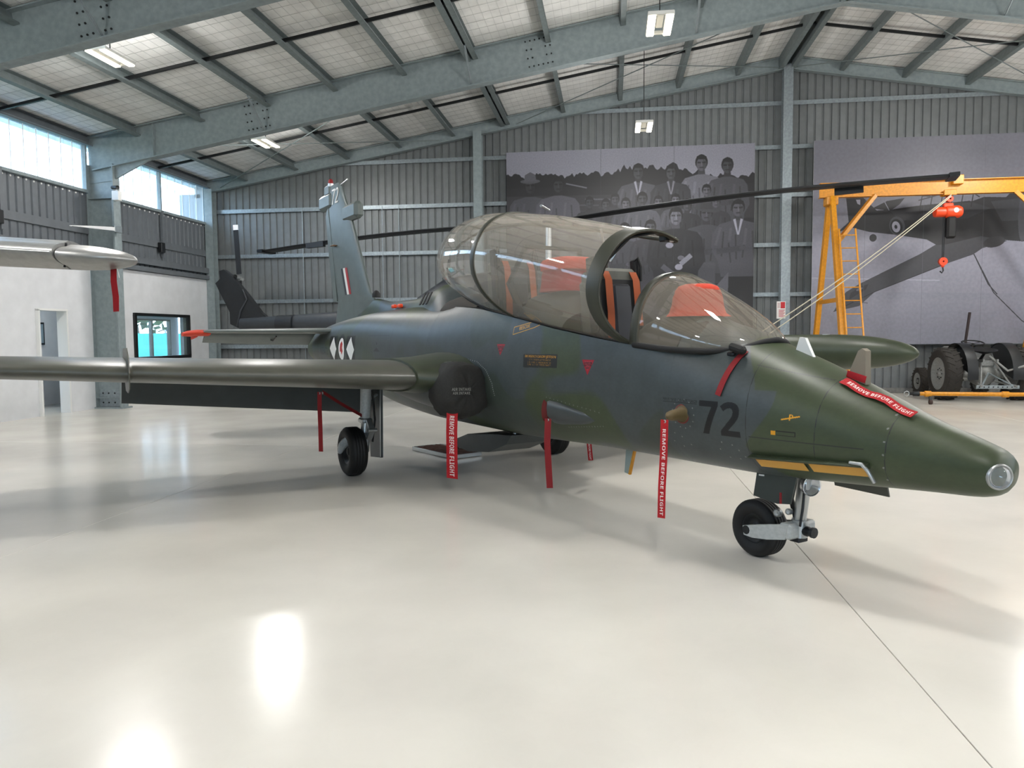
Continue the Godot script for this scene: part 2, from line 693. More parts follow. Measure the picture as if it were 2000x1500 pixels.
func ribbed(b: B, x0: float, x1: float, y0: Callable, y1: Callable, pitch := 0.19, deep := 0.03, axis_z := false, at := 0.0, into := -1.0) -> void:
	# sheet with narrow ribs pressed outwards; runs along x (or z), faces the room
	var prof := []
	var x := x0
	while x < x1 - 0.001:
		prof.append(Vector2(x, 0))
		var r := x + pitch * 0.5
		if r + 0.03 < x1:
			prof.append(Vector2(r - 0.028, 0))
			prof.append(Vector2(r - 0.014, deep))
			prof.append(Vector2(r + 0.014, deep))
			prof.append(Vector2(r + 0.028, 0))
		x += pitch
	prof.append(Vector2(x1, 0))
	for i in prof.size() - 1:
		var p: Vector2 = prof[i]
		var q: Vector2 = prof[i + 1]
		if axis_z:
			b.quad(Vector3(at + into * p.y, y0.call(p.x), p.x), Vector3(at + into * q.y, y0.call(q.x), q.x), Vector3(at + into * q.y, y1.call(q.x), q.x), Vector3(at + into * p.y, y1.call(p.x), p.x), into < 0)
		else:
			b.quad(Vector3(p.x, y0.call(p.x), at + into * p.y), Vector3(q.x, y0.call(q.x), at + into * q.y), Vector3(q.x, y1.call(q.x), at + into * q.y), Vector3(p.x, y1.call(p.x), at + into * p.y), into > 0)


func hangar_back() -> void:
	var w := root_part("wall_back")
	var b := B.new()
	var xs := WALL_L - 0.3
	while xs < WALL_R + 0.3:
		var p := B.new()
		ribbed(p, xs, minf(xs + 0.76, WALL_R + 0.3), func(_x): return 0.05, func(x): return ceil_y(x) + 0.02, 0.19, 0.03, false, WALL_B, -1.0)
		put(p, "cladding_sheet", M.cladding, w)
		xs += 0.76
	b = B.new()
	b.box(Vector3((WALL_L + WALL_R) / 2, 2.7, WALL_B - 0.12), Vector3(32, 5.4, 0.1))
	b.extrude(PackedVector2Array([Vector2(WALL_L - 0.5, 5.3), Vector2(WALL_R + 0.5, 5.3), Vector2(WALL_R + 0.5, ceil_y(WALL_R)), Vector2(RIDGE_X, ceil_y(RIDGE_X) + 0.1), Vector2(WALL_L - 0.5, ceil_y(WALL_L))]), Transform3D(Basis(), Vector3(0, 0, WALL_B - 0.12)), 0.1)
	put(b, "outer_skin", M.cladding, w)
	b = B.new()
	b.cbox(Vector3((WALL_L + WALL_R) / 2, 0.06, WALL_B + 0.06), Vector3(30.1, 0.12, 0.16), 0.01)
	put(b, "kerb", M.concrete, w)
	var posts := [WALL_L + 0.12, -3.4, RIDGE_X, 11.8, WALL_R - 0.12]
	for x in posts:
		b = B.new()
		var t := ceil_y(x) - 0.25
		var wd := 0.22
		b.box(Vector3(x, t / 2, WALL_B + 0.36), Vector3(wd, t, 0.014))
		b.box(Vector3(x, t / 2, WALL_B + 0.14), Vector3(wd, t, 0.014))
		b.box(Vector3(x, t / 2, WALL_B + 0.25), Vector3(0.012, t, 0.21))
		b.box(Vector3(x, 0.012, WALL_B + 0.25), Vector3(0.34, 0.024, 0.36))
		put(b, "wind_post", M.galvanised if x == RIDGE_X else M.steel, w)
	for y in [1.22, 2.44, 3.66, 4.87, 6.03, 7.08]:
		for i in posts.size() - 1:
			var x0: float = posts[i]
			var x1: float = posts[i + 1]
			# the top rails stop where the roof comes down to them
			var lim: float = WALL_L + (y + 0.2 - EAVE) / SLOPE
			x0 = maxf(x0, lim)
			x1 = minf(x1, 2 * RIDGE_X - lim)
			if x1 - x0 < 0.3:
				continue
			b = B.new()
			c_beam(b, Vector3(x1, y + 0.05, WALL_B + 0.01), Vector3(x0, y + 0.05, WALL_B + 0.01), Vector3(0, 0, -1), 0.1, 0.07)
			b.box(Vector3((x0 + x1) / 2, y, WALL_B + 0.1), Vector3(x1 - x0, 0.09, 0.006))
			put(b, "girt", M.galvanised, w)
	for x in [-8.2, -6.0, -5.55]:
		b = B.new()
		b.tube([Vector3(x, 0.15, WALL_B + 0.12), Vector3(x, 4.9, WALL_B + 0.12)], 0.011, 6)
		put(b, "sag_rod", M.galvanised, w)


func hangar_left() -> void:
	var w := root_part("wall_left")
	var zs := [WALL_B, -14.85, -9.95, -5.05, -0.15, 4.75, 9.65, WALL_F]
	# columns
	for z in zs.slice(1, 7):
		var b := B.new()
		var t := 5.1
		b.box(Vector3(-10.86, t / 2, z), Vector3(0.02, t, 0.22))
		b.box(Vector3(-10.275, t / 2, z), Vector3(0.02, t, 0.22))
		b.box(Vector3(-10.57, t / 2, z), Vector3(0.57, t, 0.014))
		b.box(Vector3(-10.57, 0.015, z), Vector3(0.72, 0.03, 0.34))
		for y in [0.22, 3.1, 4.4]:
			b.box(Vector3(-10.57, y, z), Vector3(0.57, 0.014, 0.2))
		var c := put(b, "column", M.steel, w)
		var bb := B.new()
		for y in [0.12, 0.32]:
			for x in [-10.75, -10.62, -10.48]:
				bb.lathe(Vector3(x, y, z + 0.007), Vector3(0, 0, 1), [[0.0, 0.02], [0.014, 0.02], [0.014, 0.02], [0.0141, 0.0]], 6)
		put(bb, "bolt_heads", M.dark_metal, c)
		if z == -14.85:
			var pb := B.new()
			pb.box(Vector3(-10.57, 0.22, z + 0.012), Vector3(0.5, 0.36, 0.012))
			put(pb, "base_cleat", M.galvanised, c)
	var duct := B.new()
	duct.cbox(Vector3(-10.24, 2.2, -14.70), Vector3(0.05, 4.36, 0.06), 0.006)
	put(duct, "cable_duct", M.steel, w)
	# lower white lining, one panel for each stretch, with the door and the office window left open
	var dz0 := -13.92
	var dz1 := -13.13
	var wz0 := -18.38
	var wz1 := -16.10
	for i in zs.size() - 1:
		var a: float = zs[i] + (0.0 if i == 0 else 0.12)
		var c: float = zs[i + 1] - 0.12
		var cuts := [[a, c, 0.0, 3.03]]
		if i == 0:
			cuts = [[a, wz0, 0.0, 3.03], [wz1, c, 0.0, 3.03], [wz0, wz1, 0.0, 0.98], [wz0, wz1, 2.06, 3.03]]
		elif i == 1:
			cuts = [[a, dz0, 0.0, 3.03], [dz1, c, 0.0, 3.03], [dz0, dz1, 2.04, 3.03]]
		var b := B.new()
		for q in cuts:
			b.box(Vector3(WALL_L - 0.06, (q[2] + q[3]) / 2, (q[0] + q[1]) / 2), Vector3(0.12, q[3] - q[2], q[1] - q[0]))
		put(b, "lining_panel", M.white_panel, w)
		b = B.new()
		b.box(Vector3(WALL_L + 0.02, 3.09, (a + c) / 2), Vector3(0.16, 0.1, c - a))
		b.box(Vector3(WALL_L + 0.06, 3.27, (a + c) / 2), Vector3(0.06, 0.14, c - a))
		put(b, "ledge_beam", M.dark_cladding, w)
		# dark ribbed sheets above the lining
		b = B.new()
		ribbed(b, a - 0.12, c + 0.12, func(_x): return 3.03, func(_x): return 4.55, 0.19, 0.03, true, WALL_L - 0.04, -1.0)
		put(b, "upper_sheet", M.dark_cladding, w)
		b = B.new()
		b.box(Vector3(WALL_L - 0.17, 2.3, (a + c) / 2), Vector3(0.1, 4.5, c - a + 0.3)) if i > 1 else b.box(Vector3(WALL_L - 0.17, 3.8, (a + c) / 2), Vector3(0.1, 1.5, c - a + 0.3))
		put(b, "outer_skin", M.dark_cladding, w)
		for y in [3.72]:
			b = B.new()
			c_beam(b, Vector3(WALL_L + 0.0, y + 0.1, a), Vector3(WALL_L + 0.0, y + 0.1, c), Vector3.UP, 0.16, 0.07)
			put(b, "girt", M.dark_cladding, w)
		# mid post of the bay, with a junction box on it
		var zm := (a + c) / 2
		b = B.new()
		b.box(Vector3(WALL_L + 0.03, 4.0, zm), Vector3(0.06, 1.1, 0.07))
		put(b, "stud", M.dark_cladding, w)
		b = B.new()
		b.cbox(Vector3(WALL_L + 0.06, 3.66, zm + 0.1), Vector3(0.1, 0.24, 0.16), 0.01)
		put(b, "junction_box", M.dark_metal, w)
		# fixing screws under the sill
		b = B.new()
		var z := a + 0.1
		while z < c:
			b.lathe(Vector3(WALL_L - 0.035, 4.47, z), Vector3.RIGHT, [[0.0, 0.02], [0.012, 0.018], [0.016, 0.0]], 8)
			z += 0.19
		put(b, "screw_heads", M.white_paint, w).set_meta("kind", "stuff")
		# clerestory: two translucent lights a bay in a metal frame
		var wn := root_part("window_%d" % (i + 1))
		b = B.new()
		for y in [4.54, 5.52]:
			b.box(Vector3(WALL_L - 0.02, y, (a + c) / 2), Vector3(0.12, 0.06, c - a))
		for zz in [a + 0.02, zm, c - 0.02]:
			b.box(Vector3(WALL_L - 0.02, 5.03, zz), Vector3(0.1, 0.96, 0.05))
		put(b, "window_frame", M.steel, wn)
		for k in 2:
			b = B.new()
			var z0 := a + 0.04 if k == 0 else zm + 0.02
			var z1 := zm - 0.02 if k == 0 else c - 0.04
			var nq := 40
			for s in nq:
				var p0 := lerpf(z0, z1, float(s) / nq)
				var p1 := lerpf(z0, z1, float(s + 1) / nq)
				var d0 := 0.012 if s % 4 < 2 else 0.0
				var d1 := 0.012 if (s + 1) % 4 < 2 else 0.0
				b.quad(Vector3(WALL_L - 0.03 - d0, 4.56, p0), Vector3(WALL_L - 0.03 - d1, 4.56, p1), Vector3(WALL_L - 0.03 - d1, 5.5, p1), Vector3(WALL_L - 0.03 - d0, 5.5, p0), true)
			put(b, "translucent_pane", M.polycarbonate, wn)
			for s in range(1, 7):
				b = B.new()
				b.box(Vector3(WALL_L - 0.02, 5.03, lerpf(z0, z1, s / 7.0)), Vector3(0.012, 0.94, 0.014))
				put(b, "glazing_rib", M.white_paint, wn)
	var top := B.new()
	top.box(Vector3(WALL_L - 0.12, 5.68, (WALL_B + WALL_F) / 2), Vector3(0.18, 0.3, WALL_F - WALL_B))
	put(top, "fascia", M.dark_cladding, w)
	# door opening to the office: jambs and head
	var dn := root_part("door_1")
	var db := B.new()
	db.box(Vector3(WALL_L - 0.04, 1.02, dz0 + 0.02), Vector3(0.22, 2.04, 0.04))
	db.box(Vector3(WALL_L - 0.04, 1.02, dz1 - 0.02), Vector3(0.22, 2.04, 0.04))
	db.box(Vector3(WALL_L - 0.04, 2.05, (dz0 + dz1) / 2), Vector3(0.22, 0.04, dz1 - dz0))
	put(db, "door_frame", M.white_paint, dn)
	db = B.new()
	db.cbox(Vector3(WALL_L - 0.16 - 0.38, 1.0, dz1 - 0.06), Vector3(0.74, 1.98, 0.036), 0.004)
	put(db, "door_leaf", M.white_paint, dn)
	var on := root_part("window_20")
	var ob := B.new()
	for y in [1.01, 2.03]:
		ob.box(Vector3(WALL_L - 0.02, y, (wz0 + wz1) / 2), Vector3(0.16, 0.07, wz1 - wz0))
	for z in [wz0 + 0.03, wz1 - 0.03]:
		ob.box(Vector3(WALL_L - 0.02, 1.52, z), Vector3(0.16, 1.0, 0.07))
	put(ob, "window_frame", M.dark_frame, on)
	ob = B.new()
	ob.box(Vector3(WALL_L - 0.02, 1.52, (wz0 + wz1) / 2), Vector3(0.008, 0.98, wz1 - wz0 - 0.1))
	put(ob, "pane", M.window_glass, on)


func hangar_far_sides() -> void:
	# the sides behind the camera and to its right
	var w := root_part("wall_right")
	var b := B.new()
	b.box(Vector3(WALL_R + 0.1, 2.3, (WALL_B + WALL_F) / 2), Vector3(0.2, 4.6, WALL_F - WALL_B))
	b.box(Vector3(WALL_R + 0.1, 5.65, (WALL_B + WALL_F) / 2), Vector3(0.2, 0.3, WALL_F - WALL_B))
	put(b, "lining_panel", M.cladding, w)
	var zs := [WALL_B, -14.85, -9.95, -5.05, -0.15, 4.75, 9.65, WALL_F]
	for i in zs.size() - 1:
		b = B.new()
		b.box(Vector3(WALL_R + 0.1, 5.05, (zs[i] + zs[i + 1]) / 2), Vector3(0.01, 0.95, zs[i + 1] - zs[i] - 0.25))
		put(b, "translucent_pane", M.polycarbonate, w)
		if i:
			b = B.new()
			b.box(Vector3(WALL_R - 0.25, 2.6, zs[i]), Vector3(0.6, 5.2, 0.2))
			b.box(Vector3(WALL_R + 0.1, 5.05, zs[i]), Vector3(0.2, 0.95, 0.25))
			put(b, "column", M.steel, w)
	w = root_part("wall_front")
	# a wide hangar door stands open behind the camera
	b = B.new()
	var d0 := 1.5
	var d1 := 6.5
	b.box(Vector3((WALL_L + d0) / 2 - 0.2, 2.6, WALL_F + 0.1), Vector3(d0 - WALL_L + 0.6, 5.2, 0.2))
	b.box(Vector3((WALL_R + d1) / 2 + 0.2, 2.6, WALL_F + 0.1), Vector3(WALL_R - d1 + 0.6, 5.2, 0.2))
	b.extrude(PackedVector2Array([Vector2(WALL_L - 0.5, 4.6), Vector2(WALL_R + 0.5, 4.6), Vector2(WALL_R + 0.5, ceil_y(WALL_R)), Vector2(RIDGE_X, ceil_y(RIDGE_X) + 0.1), Vector2(WALL_L - 0.5, ceil_y(WALL_L))]), Transform3D(Basis(), Vector3(0, 0, WALL_F + 0.1)), 0.2)
	put(b, "cladding_sheet", M.cladding, w)


func lamps() -> void:
	var proto: Node3D = null
	var spots := []
	for i in 4:
		for j in 4:
			spots.append(Vector3(-7.35 + 7.98 * i, 5.6, -15.7 + 5.08 * j))
	for k in spots.size():
		var p: Vector3 = spots[k]
		if proto == null:
			proto = Node3D.new()
			var f := B.new()
			f.cbox(Vector3(0, 0.05, -0.33), Vector3(0.34, 0.05, 0.04), 0.006)
			f.cbox(Vector3(0, 0.05, 0.33), Vector3(0.34, 0.05, 0.04), 0.006)
			f.cbox(Vector3(0, 0.09, 0), Vector3(0.1, 0.06, 0.4), 0.01)
			put(f, "frame", M.white_paint, proto)
			for x in [-0.115, 0.115]:
				var h := B.new()
				h.cbox(Vector3(x, 0.045, 0), Vector3(0.115, 0.04, 0.7), 0.008)
				put(h, "housing", M.white_paint, proto)
				var t := B.new()
				t.cbox(Vector3(x, 0.015, 0), Vector3(0.1, 0.022, 0.68), 0.008)
				put(t, "light_tube", M.lamp_tube, proto)
		var o: Node3D = proto.duplicate()
		o.name = numbered("high_bay_light")
		add_child(o)
		o.position = p
		var lab := "twin-tube white high bay light hanging under the roof"
		if k == 0:
			lab = "twin-tube high bay light under the roof between the tail fin and the clerestory windows"
		elif k == 1:
			lab = "twin-tube high bay light close under the roof over the silver wing tip"
		elif k == 4:
			lab = "twin-tube high bay light on a long cable in front of the end wall"
		elif k == 5:
			lab = "twin-tube high bay light hanging in front of the big roof rafter"
		tag(o, lab, "lamp", "high bay lights")
		var c := B.new()
		var top := ceil_y(p.x) - p.y - 0.03
		c.tube([Vector3(0, 0.1, 0), Vector3(0, top, 0)], 0.008, 6)
		put(c, "cable", M.dark_metal, o)
		# light from the tubes: most of it downwards, the rest sideways
		for q in [[Vector3(0, -0.005, 0), Vector3(-90, 0, 0), Vector2(0.33, 0.68), 0.95], [Vector3(0, 0.01, 0.356), Vector3(-12, 180, 0), Vector2(0.33, 0.06), SIDE], [Vector3(0, 0.01, -0.356), Vector3(-12, 0, 0), Vector2(0.33, 0.06), SIDE], [Vector3(0.18, 0.01, 0), Vector3(-12, -90, 0), Vector2(0.68, 0.06), SIDE], [Vector3(-0.18, 0.01, 0), Vector3(-12, 90, 0), Vector2(0.68, 0.06), SIDE]]:
			var l := AreaLight3D.new()
			l.name = "lamp_light"
			l.area_size = q[2]
			l.light_color = Color(1.0, 0.99, 0.975)
			l.light_energy = LAMP_ENERGY * q[3] * (0.5 if p.x < -7.0 and q[3] == SIDE else 1.0)
			l.area_range = 60.0
			l.shadow_enabled = true
			o.add_child(l, true)
			l.position = q[0]
			l.rotation_degrees = q[1]
	proto.free()


func office() -> void:
	# the small room behind the lining, with its own windows to the outside
	var o := root_part("wall_office")
	var x1 := -12.65
	var b := B.new()
	var ws := [[-20.5, -18.75], [-13.2, -10.9]]
	var z := -20.9
	for q in ws:
		b.box(Vector3(x1 - 0.06, 1.3, (z + q[0]) / 2), Vector3(0.12, 2.6, q[0] - z))
		b.box(Vector3(x1 - 0.06, 0.45, (q[0] + q[1]) / 2), Vector3(0.12, 0.9, q[1] - q[0]))
		b.box(Vector3(x1 - 0.06, 2.3, (q[0] + q[1]) / 2), Vector3(0.12, 0.6, q[1] - q[0]))
		z = q[1]
	b.box(Vector3(x1 - 0.06, 1.3, (z - 9.9) / 2), Vector3(0.12, 2.6, -9.9 - z))
	put(b, "lining_panel", M.white_panel, o)
	b = B.new()
	b.box(Vector3((x1 + WALL_L) / 2, 1.3, -20.95), Vector3(1.7, 2.6, 0.1))
	b.box(Vector3((x1 + WALL_L) / 2, 1.3, -9.95), Vector3(1.7, 2.6, 0.1))
	put(b, "end_panel", M.white_panel, o)
	b = B.new()
	b.box(Vector3(WALL_L - 0.06, 1.3, (WALL_B - 20.95) / 2), Vector3(0.1, 2.6, 1.3))
	put(b, "end_return", M.white_panel, o)
	b = B.new()
	b.box(Vector3((x1 + WALL_L) / 2 - 0.06, 2.62, -15.4), Vector3(1.7, 0.1, 11.3))
	put(b, "office_ceiling", M.white_panel, o)
	for q in ws:
		var wn := root_part("window_%d" % (21 + ws.find(q)))
		b = B.new()
		for y in [0.92, 1.98]:
			b.box(Vector3(x1 - 0.05, y, (q[0] + q[1]) / 2), Vector3(0.1, 0.05, q[1] - q[0]))
		for zz in [q[0] + 0.02, (q[0] + q[1]) / 2, q[1] - 0.02]:
			b.box(Vector3(x1 - 0.05, 1.45, zz), Vector3(0.1, 1.06, 0.05))
		put(b, "window_frame", M.dark_frame, wn)
		for s in 2:
			b = B.new()
			var zc: float = q[0] + (q[1] - q[0]) * (0.25 + 0.5 * s)
			b.box(Vector3(x1 - 0.05, 1.45, zc), Vector3(0.008, 1.0, (q[1] - q[0]) / 2 - 0.06))
			put(b, "pane", M.window_glass, wn)


	# flat ceiling light of the office
	var ol := thing("office_light", "flat white ceiling light in the office behind the doorway", "lamp", Vector3(-11.75, 2.5, -14.7))
	b = B.new()
	b.cbox(Vector3(0, 0.035, 0), Vector3(0.34, 0.06, 1.2), 0.01)
	put(b, "housing", M.white_paint, ol)
	b = B.new()
	b.box(Vector3(0, 0.002, 0), Vector3(0.3, 0.006, 1.14))
	put(b, "light_panel", M.lamp_tube, ol)
	var l := AreaLight3D.new()
	l.name = "office_lamp_light"
	l.area_size = Vector2(0.3, 1.14)
	l.light_color = Color(0.86, 0.94, 1.0)
	l.light_energy = 1.2
	l.area_range = 30.0
	l.shadow_enabled = true
	ol.add_child(l)
	l.position = Vector3(0, -0.006, 0)
	l.rotation_degrees = Vector3(-90, 0, 0)


func outside() -> void:
	var g := root_part("ground_outside")
	var b := B.new()
	b.box(Vector3(-43, -0.35, 0), Vector3(60, 0.1, 140))
	b.box(Vector3(4, -0.35, 50), Vector3(36, 0.1, 68))
	put(b, "grass_surface", grain(mat("outdoor_ground", Color(0.36, 0.42, 0.25), 0.9), 0.03, 0.7, 1.0, 0.3, 31), g)
	b = B.new()
	b.box(Vector3(4, -0.27, 35), Vector3(30, 0.1, 39))
	put(b, "apron_surface", M.concrete, g)
	# turquoise shade cloth on a fence, and trees behind it
	var f := thing("shade_cloth_fence", "turquoise shade cloth fence seen through the office window", "fence", Vector3(-17.5, -0.3, -30))
	b = B.new()
	for i in 12:
		b.tube([Vector3(0, 0, i * 2.0), Vector3(0, 2.1, i * 2.0)], 0.03, 6)
	put(b, "post", M.galvanised, f).set_meta("kind", "stuff")
	var rings := []
	for i in 89:
		var zz := i * 0.25
		var dx := 0.03 * sin(zz * 3.1) + 0.05
		rings.append([Vector3(dx, 0.05, zz), Vector3(dx + 0.01, 1.0, zz), Vector3(dx, 1.95, zz)])
	b = B.new()
	b.loft(rings, false)
	put(b, "cloth", mat("shade_cloth", Color(0.10, 0.62, 0.58), 0.8), f)
	var tm := grain(mat("tree_leaves", Color(0.22, 0.40, 0.14), 0.8), 0.05, 0.5, 1.0, 1.0, 33)
	var bark := mat("bark", Color(0.30, 0.25, 0.20), 0.9)
	for i in 6:
		var t := thing("tree", "leafy green tree behind the turquoise fence outside the office", "tree", Vector3(-22.0 - (i % 3) * 1.6, -0.3, -33 + i * 3.6), i * 1.1, "trees outside the office")
		var tb := B.new()
		tb.tube([Vector3.ZERO, Vector3(0.05, 1.2, 0), Vector3(0, 2.4, 0.1)], [0.16, 0.12, 0.07], 8)
		put(tb, "trunk", bark, t)
		tb = B.new()
		for k in 260:
			var dir := Vector3(rng.randfn(), rng.randfn() * 0.8, rng.randfn()).normalized()
			var c := Vector3(0, 3.1, 0) + dir * rng.randf_range(0.5, 1.9)
			var e1 := Vector3(rng.randfn(), rng.randfn(), rng.randfn()).normalized() * 0.28
			var e2 := e1.cross(dir).normalized() * 0.16
			tb.quad(c - e1, c + e2, c + e1, c - e2)
		put(tb, "crown", tm, t)


const JET_AT := Vector3(1.009, 0, -5.190)
const JET_TURN := -0.8946
const BOT := [[-9.45, 1.06], [-8.6, 0.97], [-7.5, 0.82], [-6.5, 0.68], [-5.5, 0.57], [-4.5, 0.52], [-3.0, 0.515], [-1.3, 0.56], [0.0, 0.572], [0.77, 0.615], [1.2, 0.645], [1.38, 0.655], [1.47, 0.675], [1.515, 0.72], [1.535, 0.80]]
const TOP := [[-9.45, 1.56], [-8.6, 1.70], [-7.5, 1.79], [-6.5, 1.84], [-5.5, 1.86], [-4.2, 1.88], [-3.0, 2.02], [-2.0, 2.05], [-0.8, 1.93], [-0.45, 1.62], [-0.05, 1.50], [0.09, 1.44], [0.4, 1.33], [0.8, 1.165], [1.17, 1.01], [1.38, 0.94], [1.47, 0.905], [1.515, 0.865], [1.535, 0.80]]
const WID := [[-9.45, 0.30], [-8.6, 0.36], [-7.5, 0.44], [-6.5, 0.51], [-5.5, 0.56], [-4.2, 0.58], [-3.0, 0.57], [-2.0, 0.53], [-1.0, 0.47], [-0.05, 0.415], [0.4, 0.36], [0.8, 0.29], [1.17, 0.21], [1.38, 0.162], [1.47, 0.13], [1.515, 0.088], [1.535, 0.001]]
const MID := [[-9.45, 1.30], [-6.5, 1.30], [-4.5, 1.22], [-3.0, 1.15], [-1.0, 1.05], [0.0, 0.98], [0.8, 0.86], [1.2, 0.81], [1.535, 0.80]]
const SILL := [[-4.2, 1.82], [-3.2, 1.76], [-2.5, 1.665], [-1.7, 1.535], [-0.85, 1.42], [-0.37, 1.38], [0.0, 1.38]]
const EXP := 2.25


func skin_z(u: float, v: float) -> float:
	# half width of the fuselage at a height
	var m := look(MID, u)
	var t := (v - m) / (look(TOP, u) - m) if v > m else (m - v) / (m - look(BOT, u))
	return look(WID, u) * pow(maxf(0.0, 1.0 - pow(minf(1.0, absf(t)), EXP)), 1.0 / EXP)


func half_ring(u: float, top_cut := 9.0, n := 26) -> Array:
	# right-hand half of a fuselage section, from the top (or the sill) down to the keel
	var m := look(MID, u)
	var tp := look(TOP, u)
	var bt := look(BOT, u)
	var w := look(WID, u)
	var a0 := PI / 2
	if top_cut < tp:
		a0 = asin(pow((top_cut - m) / (tp - m), EXP / 2.0))
	var out := []
	for i in n:
		var a := lerpf(a0, -PI / 2, float(i) / (n - 1))
		var sv := pow(absf(sin(a)), 2.0 / EXP) * signf(sin(a))
		out.append(Vector3(u, m + (sv * (tp - m) if sv > 0 else sv * (m - bt)), w * pow(absf(cos(a)), 2.0 / EXP)))
	return out


func mirrored(ring: Array) -> Array:
	var o := []
	for i in range(ring.size() - 1, -1, -1):
		o.append(Vector3(ring[i].x, ring[i].y, -ring[i].z))
	return o


func seam(b: B) -> void:
	for i in b.v.size():
		if absf(b.v[i].z) < 2e-4:
			b.n[i] = Vector3(b.n[i].x, b.n[i].y, 0).normalized() if absf(b.n[i].y) + absf(b.n[i].x) > 0.01 else b.n[i]


func frange(a: float, b: float, n: int) -> Array:
	var o := []
	for i in n:
		o.append(lerpf(a, b, float(i) / (n - 1)))
	return o


func camo(u0: float, u1: float, wpx: int, hpx: int, sd: int) -> Pic:
	# the painted scheme: slate grey and olive with soft, wandering borders
	var p := Pic.new(wpx, hpx, Color.BLACK)
	var n1 := noise(0.55, 2, sd)
	var n2 := noise(5.0, 3, sd + 5)
	var n3 := noise(22.0, 2, sd + 9)
	var grey := Color(0.232, 0.257, 0.260)
	var olive := Color(0.220, 0.256, 0.172)
	var moss := Color(0.208, 0.236, 0.196)
	for y in hpx:
		var v := 2.4 - 2.0 * (y + 0.5) / hpx
		for x in wpx:
			var u := lerpf(u0, u1, (x + 0.5) / wpx)
			var k := n1.get_noise_2d(u * 1.0, v * 1.5 + 7.0)
			if u > -0.6:
				k = lerpf(k, -0.5, smoothstep(-0.6, -0.2, u))
			var edge := 0.24 + 0.12 * sin(v * 7.0) + (0.14 if v > 1.15 else 0.0) * -1.0
			if v < 0.80:
				edge += (0.80 - v) * 1.2
			k = lerpf(k, 0.6, smoothstep(edge - 0.035, edge + 0.035, u))
			if u > -4.2 and u < -0.4:
				k -= 0.2
			var c := grey.lerp(olive, smoothstep(0.06, 0.14, k))
			c = c.lerp(moss, smoothstep(-0.16, -0.26, n1.get_noise_2d(u * 1.4 + 40.0, v * 1.4)) * 0.6 * (1.0 if u < -0.5 else 0.0))
			var g := 1.0 + 0.07 * n2.get_noise_2d(u, v) + 0.05 * n3.get_noise_2d(u, v * 2.0)
			p.im.set_pixel(x, y, Color(c.r * g, c.g * g, c.b * g))
	return p


func skin_mat(key: String, p: Pic) -> StandardMaterial3D:
	var m := mat(key, Color.WHITE, 0.42)
	m.albedo_texture = p.tex()
	m.texture_repeat = false
	m.metallic_specular = 0.45
	return m


